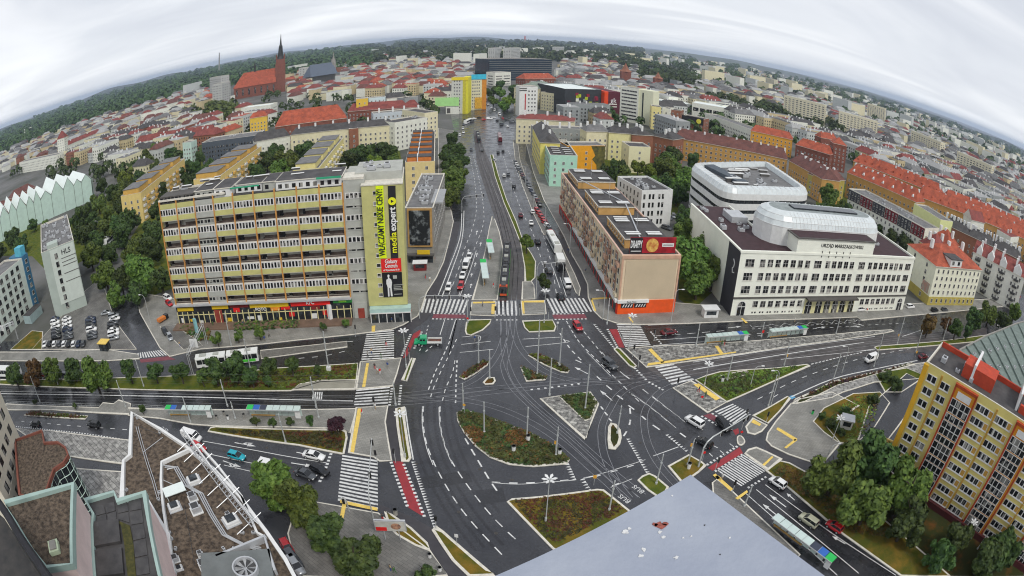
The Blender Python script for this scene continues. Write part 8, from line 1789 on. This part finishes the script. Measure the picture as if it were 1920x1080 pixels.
for b_,t_,l in [((1023,978),(1027,899),'standing in the southern grass island'),((762,690),(757,621),'at the zebra left of the green truck'),((760,858),(750,777),'at the narrow strip beside the cycle track'),((1020,606),(1022,546),'at the right refuge of the northern crossing'),((877,606),(877,556),'at the left refuge of the northern crossing'),((1178,655),(1172,591),'before the orange foot of the beige gable'),((1320,725),(1324,699),'at the tip of the eastern wedge lawn'),((1560,826),(1567,792),'beside the low bushes of the forecourt'),((1800,1020),(1809,975),'before the entrance of the yellow tower')]: star_lamp(b_,t_,'lamp post with white star-shaped head '+l)
# curved-arm lamps
def arm_lamp(b_, t_, label, side=1, reach=1.8, name='street_lamp'):
    p = G(*b_); z_ = min(max(height_over(b_,t_),5),11); t = thing(name,label,'street lamp',(p.x,p.y,.02),0 if side > 0 else math.pi,'curved-arm street lamps'); q = MB(); q.tube([(0,0,0),(0,0,z_*.8),(reach*.12,0,z_*.92),(reach*.45,0,z_),(reach,0,z_)],[.12,.08,.07,.06,.05],7); q.build('post',M_POLE,t); q = MB(); q.box(reach-.1,reach+.7,-.16,.16,z_-.06,z_+.1); q.build('lamp_head',M_WHITEP,t)
for i,(b_,t_,s_,l) in enumerate([((283,608),(262,556),-1,'beside the side street left of the slab'),((200,478),(190,445),1,'by the parked bus on the side street'),((190,455),(182,410),-1,'at the bend of the side street'),((1258,604),(1262,542),1,'before the blank beige gable'),((1005,560),(1012,487),1,'in the avenue strip beside the crossing'),((1407,723),(1420,688),1,'in the eastern wedge lawn, left one'),((1445,760),(1455,692),-1,'at the eastern road opposite the wedge lawn'),((1790,637),(1783,608),-1,'beside the brown trees of the tram line'),((1868,632),(1868,612),-1,'before the grey ridged hall'),((1578,700),(1572,642),-1,'at the eastern road by the cycle track'),((1000,400),(1004,352),-1,'on the east side of the far avenue'),((1022,430),(1030,385),-1,'by the planted lay-by of the avenue'),((985,350),(988,312),-1,'at the parking bay of the far avenue'),((1068,475),(1074,420),-1,'on the lay-by island of the avenue'),((1130,600),(1140,545),-1,'at the corner of the beige gable'),((958,380),(961,340),-1,'in the green strip of the far avenue'),((937,330),(939,300),-1,'in the green strip further up the avenue'),((1545,870),(1556,835),1,'at the cycle track below the forecourt')]): arm_lamp(b_,t_,'curved-arm street lamp '+l,s_)
# signal gantries: arched arms over the lanes
M_SIG = mat('signal_black',(.015,.015,.015),.6,var=0)
def gantry(b_, e_, z_, label, heads=3, w_=.1):
    p, r_ = G(*b_), G(*e_); d_ = r_-p; L_ = d_.length; t = thing('signal_gantry',label,'traffic light',(p.x,p.y,.02),math.atan2(d_.y,d_.x),'signal arms over the lanes'); q = MB(); q.tube([(0,0,0),(0,0,z_*.75),(L_*.05,0,z_*.92),(L_*.15,0,z_),(L_,0,z_)],[w_*1.3,w_,w_,w_*.9,w_*.7],7); q.build('arm',M_POLE,t); m_ = MB(); m_.box(-.2,.2,-.25,.25,-1.0,.1,0); m_.box(-.32,.32,.0,.04,-1.1,.2,1); me = m_.mesh('signal_head',[M_SIG,M_WHITEP])
    for k in range(heads): inst('signal_head',me,t,(L_*(.35+.6*k/max(1,heads-1)),0,z_),0)
gantry((787,597),(874,597),6.5,'signal arm over the western lanes of the northern crossing',3); gantry((866,398),(908,392),6.5,'signal arm over the avenue lanes near the tree row',3); gantry((1309,876),(1392,825),6.5,'big curved signal arm over the south eastern exit',2,.16); gantry((700,972),(705,868),6,'signal arm beside the long western zebra',2); gantry((655,960),(640,958),3.2,'short signal post at the foot of the western zebra',1); gantry((1055,526),(1018,530),6,'signal arm over the avenue lanes by the lay-by',2)
def signal(b_, label):
    p = G(*b_); t = thing('traffic_light',label,'traffic light',(p.x,p.y,.1),b_[0]*.7,'small signal posts'); q = MB(); q.lathe([(.07,0),(.06,3.2)],6); q.build('post',M_POLE,t); q = MB(); q.box(-.16,.16,-.3,.05,2.2,3.3); q.build('signal_head',M_SIG,t)
for i,(x,y,l) in enumerate([(1390,806,'at the red cycle crossing'),(1396,792,'on the little paved refuge'),(1340,884,'beside the south eastern zebra'),(1372,925,'at the lower end of the south eastern zebra'),(1196,690,'at the tram crossing of the eastern platform'),(1186,670,'on the path beside the slim eastern island'),(1267,733,'at the corner of the eastern refuge'),(708,870,'at the upper corner of the western zebra'),(742,868,'beside the narrow strip at the cycle crossing'),(680,686,'at the left corner of the western refuge'),(667,632,'at the zebra before the shops'),(882,598,'beside the left grass island'),(1028,600,'beside the right grass island'),(974,592,'between tram tracks and the right refuge'),(928,597,'between tram tracks and the left refuge'),(1226,640,'at the stop line of the eastern street'),(1435,796,'beside the small verge wedge'),(768,676,'at the tip of the hatched splitter'),(702,770,'at the southern tram crossing'),(818,992,'at the tip of the lower narrow verge')]): signal((x,y),'small traffic light '+l)
# tram and bus shelters
M_SHG = mat('shelter_glass',(.52,.62,.58),.15,var=.05,spec=.6)
SHC = [mh('shelter_green','2fb357',var=.05),mh('shelter_blue','3465b0',var=.05),mh('shelter_slate','3d4250',var=.05)]
def shelter(a, b_, label, cols=3, n=8, h=.14, flip=False, depth=1.9):
    pa, pb = G(*a,h), G(*b_,h); d_ = pb-pa; L_ = d_.length; t = thing('tram_shelter',label,'shelter',pa,math.atan2(d_.y,d_.x),'glass tram shelters'); w_ = L_/n; Z = 2.6; s_ = -1 if flip else 1
    for k in range(n):
        kk = n-1-k if flip else k
        q = MB(); q.box(.06,w_-.06,0,depth,Z,Z+.06); inst('roof_pane',q.mesh('roof_pane',SHC[kk] if kk < cols else M_SHG),t,(k*w_,0,0))
        q = MB(); q.box(.06,w_-.06,depth-.25,depth-.22,.2,Z-.2); inst('back_pane',q.mesh('back_pane',M_SHG) if k == 0 else me_,t,(k*w_,0,0)); me_ = bpy.data.meshes['back_pane'] if k == 0 else me_
        if k % 2 == 0: q = MB(); q.box(-.04,.04,depth-.3,depth-.2,0,Z); q.box(-.04,.04,0,depth,Z-.12,Z); inst('post',q.mesh('post',M_POLE),t,(k*w_,0,0))
    q = MB(); q.box(0,L_,-.05,.05,Z-.1,Z+.12); q.build('fascia',M_POLE,t); q = MB(); q.box(.5,L_*.5,depth-.8,depth-.4,.42,.5); q.box(.7,.8,depth-.7,depth-.5,0,.42); q.build('bench',mh('bench_wood','a5824a',var=.1),t); q = MB(); q.box(L_-1.3,L_-.1,depth-1.6,depth-1.5,.5,2.3); q.build('poster_case',M_WHITEP,t)
shelter((314,786),(399,788),'western tram shelter nearest the gravel roof, with green and blue roof panes'); shelter((466,787),(566,790),'western tram shelter nearest the zebra, with green and blue roof panes')
shelter((1325,650),(1402,643),'eastern platform shelter with green end, left one',flip=True,cols=2); shelter((1444,639),(1512,631),'eastern platform shelter with green end, right one',flip=True,cols=2); shelter((1438,990),(1548,1074),'roadside shelter with pale glass roof partly hidden by the ledge',flip=True)
shelter((917,537),(911,500),'avenue platform shelter nearest the crossing',cols=1,n=5,flip=True); shelter((927,488),(922,462),'avenue platform shelter farther from the crossing',cols=1,n=4,flip=True)
# litter bins, benches, boxes, kiosks
def bin_(b_, label, mt_=None, sz=(.6,.6,1.0)):
    p = G(*b_,.12); t = thing('litter_bin',label,'bin',p,0,'bins and boxes'); q = MB(); q.lathe([(sz[0]*.45,0),(sz[0]*.5,sz[2]*.9),(sz[0]*.42,sz[2])],8); q.build('body',mt_ or M_CONC,t); q = MB(); q.lathe([(sz[0]*.53,sz[2]*.9),(sz[0]*.53,sz[2])],8); q.build('rim',M_FRAMED,t)
for x,y,l in ((407,786,'dark bin beside the western shelter'),(428,786,'white bin between the western shelters'),(421,778,'slim bin at the catenary pole between the shelters'),(458,783,'bin at the bench before the second western shelter'),(1523,776,'green bin at the edge of the forecourt lawn'),(963,846,'white cabinet in the big bed'),(990,826,'small white box in the big bed'),(1049,852,'sign-like white box at the tip of the big bed'),(742,965,'small box at the billboard'),(806,1045,'pale bin on the lower pavement'),(825,1070,'second pale bin on the lower pavement'),(1354,716,'white cabinet on the eastern wedge lawn'),(1291,878,'white box on the small eastern grass island')): bin_((x,y),l,M_WHITEP if 'white' in l or 'pale' in l else (SHC[0] if 'green' in l else None),(.8,.8,1.4) if 'cabinet' in l or 'box' in l else (.6,.6,1.0))
def kiosk(b_, label, sz, wall, roof, rz=0.0):
    p = G(*b_,.12); t = thing('kiosk',label,'kiosk',p,rz); q = MB(); q.box(-sz[0]/2,sz[0]/2,-sz[1]/2,sz[1]/2,0,sz[2]); q.build('wall',wall,t); q = MB(); q.box(-sz[0]/2-.3,sz[0]/2+.3,-sz[1]/2-.4,sz[1]/2+.3,sz[2],sz[2]+.2); q.build('roof',roof,t); q = MB(); q.box(-sz[0]*.35,sz[0]*.35,-sz[1]/2-.05,-sz[1]/2,.9,2.0); q.build('hatch',M_GLASSB,t)
kiosk((1330,592),'white food stall beside the big tree at the eastern street',(4.4,2.6,2.5),M_WHITEP,M_WHITEP,.05); kiosk((1585,800),'small white service kiosk on the forecourt lawn',(3.0,2.4,2.4),M_WHITEP,M_METAL,-.5); kiosk((788,505),'market stall with pale canopy beside the poster building',(4,2.4,2.4),M_SDR,M_WHITEP,.1); kiosk((198,655),'attendant booth with striped yellow roof at the car park',(3.4,2.4,2.5),M_GLASSB,M_YEL,.1)
q = thing('parked_scooter_kiosk','small lorry with orange load parked by the shops','truck',G(305,603),R(70)); b = MB(); b.box(-1.8,1.2,-.8,.8,.6,1.5); b.build('load',M_ORG,q); b = MB(); b.box(1.3,2.4,-.8,.8,.4,1.7); b.build('cab',PAINT['black'],q)
# free-standing billboard at the lower left pavement
p = G(737,1012); bbd = thing('roadside_billboard','billboard with portrait and red and white print on the lower pavement','billboard',p,R(6)); zb_, zt_ = 2.4, 5.0
q = MB(); q.box(-2.5,2.5,-.15,.15,zb_,zt_); q.build('frame',M_METAL,bbd); q = MB(); q.box(-2.35,2.35,-.2,-.15,zb_+.12,zt_-.3); q.build('poster',mh('pale_poster','b9b7ad',var=.15,scale=.8),bbd); q = MB(); q.box(-2.35,-.6,-.23,-.2,zb_+.12,zb_+1.0); q.build('red_field',M_SR,bbd); q = MB(); q.lathe([(.62,0),(.62,.03)],14); o = inst('portrait_print',q.mesh('portrait_print',mat('portrait_skin',(.55,.3,.18),.6,col2=(.10,.05,.04),scale=1.6)),bbd,(.9,-.2,zb_+1.25)); o.rotation_euler = (math.pi/2,0,0); o.scale = (1.3,1.2,1)
for x in (-1.2,1.2): q = MB(); q.tube([(x,0,0),(x,0,zb_)],.08,6); q.build('post',M_METAL,bbd)
# lattice sign gantry by the bus lane, sign frame at the left
def lattice(a, b_, z_, label, w_=.8):
    pa, pb = G(*a), G(*b_); t = thing('lattice_gantry',label,'sign gantry',pa); d_ = pb-pa; q = MB()
    for s_ in (-w_/2,w_/2):
        for zz_ in (z_,z_+w_): q.tube([(s_,0,zz_),(d_.x+s_,d_.y,zz_)],.07,4)
    n = 12
    for k in range(n): a_, c_ = d_*(k/n), d_*((k+1)/n); q.tube([(a_.x-w_/2,a_.y,z_),(c_.x+w_/2,c_.y,z_+w_)],.045,3); q.tube([(a_.x+w_/2,a_.y,z_),(c_.x-w_/2,c_.y,z_+w_)],.045,3)
    q.build('beam',M_METAL,t)
    for e_ in (Vector((0,0,0)),d_): q = MB(); q.tube([(e_.x-.3,e_.y,0),(e_.x-.3,e_.y,z_+w_)],.1,5); q.tube([(e_.x+.3,e_.y,0),(e_.x+.3,e_.y,z_+w_)],.1,5); q.build('leg',M_METAL,t)
    q = MB(); m_ = d_*.4; q.box(m_.x-1.3,m_.x+1.3,m_.y-.2,m_.y-.1,z_-1.0,z_+1.2); q.build('sign_face',M_WHITEP,t)
lattice((362,704),(388,645),5.5,'white lattice sign gantry spanning the bus lane'); lattice((0,650),(34,636),6.0,'lattice hoarding frame at the left edge by the car park')
for i,(x,y,l) in enumerate([(370,625,'tall turquoise and white folded column at the shops'),(620,600,'advertising column with posters by the shop terrace')]):
    p = G(x,y,.12); t = thing('advertising_column',l,'column',p); q = MB(); q.prism([(-.7,0),(0,.5),(.7,0),(0,-.5)],0,4.5); q.build('body',mh('turquoise_glass','7fb0b4',var=.2) if i == 0 else M_WHITEP,t)
# road signs
def sign(b_, label, kind='disc', col=None, z_=2.6):
    p = G(*b_,.1); t = thing('road_sign',label,'road sign',p,R(-10),'road signs'); q = MB(); q.lathe([(.04,0),(.04,z_)],5); q.build('post',M_POLE,t); q = MB()
    if kind == 'disc': q.lathe([(.3,0),(.3,.04)],12); o = inst('plate',q.mesh('plate',col or M_SR),t,(0,-.06,z_-.3)); o.rotation_euler = (math.pi/2,0,0)
    else: q.box(-.3,.3,-.08,-.04,z_-.8,z_); q.build('plate',col or M_WHITEP,t)
for x,y,k,c,l in [(1316,865,'disc',M_SR,'orange-red sign at the corner of the small eastern grass island'),(1313,760,'disc',M_SR,'red sign at the eastern refuge'),(1113,910,'box',mh('sign_amber','d8a13a'),'amber marker at the southern grass island'),(1041,846,'box',mh('sign_amber','d8a13a'),'amber marker at the tip of the big bed'),(871,776,'disc',mh('sign_amber','d8a13a'),'yellow marker at the head of the big bed'),(1472,680,'box',mh('sign_amber','d8a13a'),'yellow marker at the wedge lawn'),(1682,640,'box',mh('sign_amber','d8a13a'),'orange box on the tram pole at right'),(1715,672,'box',mh('sign_amber','d8a13a'),'orange box at the lower tram pole at right'),(857,1020,'box',M_WHITEP,'direction sign in the lower narrow verge'),(1428,635,'box',M_SR,'red panel between the eastern shelters'),(1293,850,'box',mh('sign_amber','d8a13a'),'yellow box on the pole by the ledge'),(1386,826,'disc',M_SR,'sign on the tiny oval refuge'),(1045,620,'disc',M_WHITEP,'round sign on the right grass island'),(877,612,'disc',M_SR,'no-entry sign on the left grass island')]: sign((x,y),l,k,c)
# railings and bollards on the pavements
def railing(px, label, h=1.0):
    P = GP(px,.12); t = thing('railing',label,'railing',P[0],0,'railings'); og = P[0]
    for k,(a,b_) in enumerate(zip(P,P[1:])):
        n = max(2,int((b_-a).length/1.8)); q = MB()
        for z_ in (.5,h): q.tube([a-og+Vector((0,0,z_)),b_-og+Vector((0,0,z_))],.03,4)
        for j in range(n+1): p = a.lerp(b_,j/n)-og; q.tube([p,p+Vector((0,0,h))],.03,4)
        q.build('rail',M_POLE,t)
railing([(1186,662),(1197,678)],'railing at the tram crossing of the eastern platform'); railing([(14,757),(190,764)],'long railing beside the western tram track'); railing([(250,764),(310,768)],'railing before the gravel roof tip'); railing([(822,510),(842,450)],'railing along the avenue cycle track'); railing([(888,590),(928,590)],'railing of the left refuge'); railing([(982,590),(1020,589)],'railing of the right refuge'); railing([(1275,730),(1300,752)],'railing of the eastern refuge')
# ================================================================ OVERHEAD WIRES
M_WIRE = mat('wire',(.10,.10,.10),.5,var=0); WN = [0]
def wire(a, b_, sag=.25, r_=.018, lab='between two poles'):
    q = MB(); pts = []
    for k in range(7): t = k/6; p = a.lerp(b_,t); pts.append((p.x,p.y,p.z-sag*4*t*(1-t)))
    q.tube([tuple(Vector(p)-a) for p in pts],r_,3,cap=False); o = q.build('overhead_wire',M_WIRE); o.location = a; WN[0] += 1
    return tag(o,'thin overhead wire '+lab,'wire','catenary wires')
def topz(i, dz=-.4): return POLES[i]+Vector((0,0,dz))
for a,b_ in [(0,1),(0,5),(1,2),(2,3),(3,4),(0,6),(5,7),(6,7),(2,6),(3,8),(4,8),(8,9),(7,10),(9,10),(6,8),(10,13),(9,11),(10,12),(12,13),(1,14),(3,18),(14,15),(14,18),(18,17),(15,17),(18,22),(17,20),(5,27),(7,30),(27,28),(28,29),(30,31),(31,32),(33,34),(29,35),(34,36),(28,31),(40,41),(0,40),(1,41),(24,25),(23,26),(17,24),(27,30),(16,15),(42,3),(42,18),(42,14),(11,12)]: wire(topz(a),topz(b_),lab='strung from the %s to the %s of all catenary poles' % (ordn(a),ordn(b_)))
for n_,px in (('western',AV1),('eastern',AV2)):
    P = [G(*p,6.0) for p in px]
    for k,(a,b_) in enumerate(zip(P,P[1:])): wire(a,b_,.1,.015,'above the %s avenue track, %s span towards the square' % (n_,ordn(k)))
for n_,px in zip(('near western track','long cross track','inner eastern curve','outer eastern curve','diagonal track','curve to the east'),([(0,728),(200,733),(400,740),(660,746),(800,738),(900,720)],[(0,746),(200,749),(400,754),(660,757),(800,752),(1000,728),(1220,712),(1460,671),(1640,645)],[(1161,740),(1130,795),(1133,853),(1180,935)],[(1229,743),(1208,800),(1235,870),(1300,940)],[(944,590),(946,660),(975,730),(1075,820),(1205,930)],[(962,590),(985,665),(1100,715),(1300,687),(1640,637)])):
    P = [G(p[0],p[1]-0,0)+Vector((0,0,5.8)) for p in px]
    for k,(a,b_) in enumerate(zip(P,P[1:])): wire(a,b_,.15,.015,'above the %s, %s span' % (n_,ordn(k)))
# ================================================================ PEOPLE
def person_mesh(pose):
    V = [(0,0,.95),(0,0,1.18),(0,.0,1.40),(0,0,1.50),(0,.02,1.60),(0,.02,1.70)]; Rr = [.15,.14,.16,.06,.10,.09]; E_ = [(0,1),(1,2),(2,3),(3,4),(4,5)]
    def chain(root,pts,rs):
        pr = root
        for p,r_ in zip(pts,rs): V.append(p); Rr.append(r_); E_.append((pr,len(V)-1)); pr = len(V)-1
    st_ = .16 if pose else .03
    chain(0,[(-.10,0,.88),(-.11,st_,.50),(-.11,st_*1.3-.06,.09),(-.11,st_*1.3+.10,.05)],[.10,.07,.05,.04]); chain(0,[(.10,0,.88),(.11,-st_,.50),(.11,-st_*1.5-.06,.09),(.11,-st_*1.5+.10,.05)],[.10,.07,.05,.04])
    chain(2,[(-.20,0,1.40),(-.26,-st_*.6,1.14),(-.25,st_*.2,.90),(-.25,st_*.5,.80)],[.07,.05,.04,.035]); chain(2,[(.20,0,1.40),(.26,st_*.6,1.14),(.25,st_*1.2,.92),(.25,st_*1.5,.83)],[.07,.05,.04,.035])
    me = bpy.data.meshes.new('body'); me.from_pydata(V,E_,[]); o = bpy.data.objects.new('body',me); COL.objects.link(o); md = o.modifiers.new('s','SKIN'); 
    for i,r_ in enumerate(Rr): me.skin_vertices[0].data[i].radius = (r_,r_*.8)
    me.skin_vertices[0].data[0].use_root = True
    o.modifiers.new('u','SUBSURF').levels = 1; o.modifiers['u'].render_levels = 1
    dg = bpy.context.evaluated_depsgraph_get(); m2 = bpy.data.meshes.new_from_object(o.evaluated_get(dg)); bpy.data.objects.remove(o); bpy.data.meshes.remove(me)
    for k in range(4): m2.materials.append(M_FRAMED)
    for p in m2.polygons:
        z_ = p.center.z; x_ = abs(p.center.x); p.material_index = 3 if z_ > 1.66 or (z_ > 1.56 and p.center.y < 0) else (2 if z_ > 1.49 or (x_ > .18 and z_ < .92 and z_ > .7) else (0 if z_ > .93 else 1)); p.use_smooth = True
    return m2
PMESH = [person_mesh(0),person_mesh(1)]; M_SKIN = mat('skin',(.45,.27,.2),.6,var=0); M_HAIR = mat('hair',(.03,.02,.015),.7,var=0); CL = {'black':M_FRAMED,'white':M_WHITEP,'red':M_SR,'blue':mh('cloth_blue','2c4a86',var=0),'grey':M_CONC,'beige':mh('cloth_beige','b59f7c',var=0),'green':mh('cloth_green','3f6a3a',var=0)}; CK = list(CL)
for i,(x,y,wh) in enumerate([(703,692,'on the western refuge'),(708,700,'on the western refuge, second of the group'),(713,702,'on the western refuge, third of the group'),(727,690,'on the western refuge near the kerb'),(690,670,'stepping onto the zebra before the shops'),(697,664,'walking on the zebra before the shops'),(715,672,'at the zebra\'s lower edge by the shops'),(724,648,'midway over the zebra before the shops'),(704,768,'at the southern tram crossing'),(679,778,'beside the yellow tactile strip'),(497,640,'on the pavement before the shops'),(505,632,'near the hedge of the shops'),(456,608,'at the red shop entrance'),(400,612,'on the shop terrace'),(798,522,'beside the bicycles at the avenue'),(806,528,'near the cycle track of the avenue'),(815,490,'before the poster building'),(1098,512,'on the pavement along the beige block'),(1122,575,'at the corner before the beige gable'),(1065,470,'on the lay-by island'),(1353,648,'at the left eastern shelter'),(1358,647,'second waiting at the left eastern shelter'),(1490,604,'before the white office building'),(1625,586,'beside the white office entrance'),(735,605,'at the glass pavilion of the shops'),(756,600,'before the glass pavilion with a bag'),(733,1070,'on the lower pavement'),(740,1074,'second on the lower pavement'),(718,975,'behind the roadside billboard'),(1352,900,'at the lower end of the south eastern zebra'),(770,590,'at the corner beside the northern crossing'),(890,640,'on the road edge by the green bed'),(905,575,'waiting on the left refuge'),(338,650,'on the corner pavement by the side street'),(1322,745,'waiting on the eastern refuge'),(1310,735,'second waiting on the eastern refuge'),(240,905,'on the paved court by the curved glass front'),(925,540,'on the avenue platform'),(916,520,'waiting under the avenue shelter')]):
    p = G(x,y,.13 if wh[:7] not in ('stepping','walking','midway ') else .03); a, b_ = CK[i % 7], CK[(i*3+2) % 7]; o = inst('person',PMESH[i % 2],None,(p.x,p.y,p.z),i*1.9,1.0); tag(o,'person in %s top and %s trousers %s' % (a,b_,wh),'person','people on foot')
    for k,mt_ in enumerate((CL[a],CL[b_],M_SKIN,M_HAIR)): o.material_slots[k].link = 'OBJECT'; o.material_slots[k].material = mt_
# ================================================================ HAZE
hz = MB(); hz.box(-26500,26500,-26500,26500,-1.0,175.0)
hm = bpy.data.materials.new('haze_air'); hm.use_nodes = True; t = hm.node_tree
for n in list(t.nodes): t.nodes.remove(n)
ho_ = nd(t,'ShaderNodeOutputMaterial'); pv = nd(t,'ShaderNodeVolumePrincipled'); pv.inputs['Color'].default_value = (.68,.81,1.0,1); pv.inputs['Density'].default_value = 7.5e-5; pv.inputs['Anisotropy'].default_value = 0.2
t.links.new(pv.outputs[0],ho_.inputs['Volume'])
hb_ = hz.build('haze',hm); tag(hb_,'thin bluish haze filling the air over the city','haze',None,'stuff')
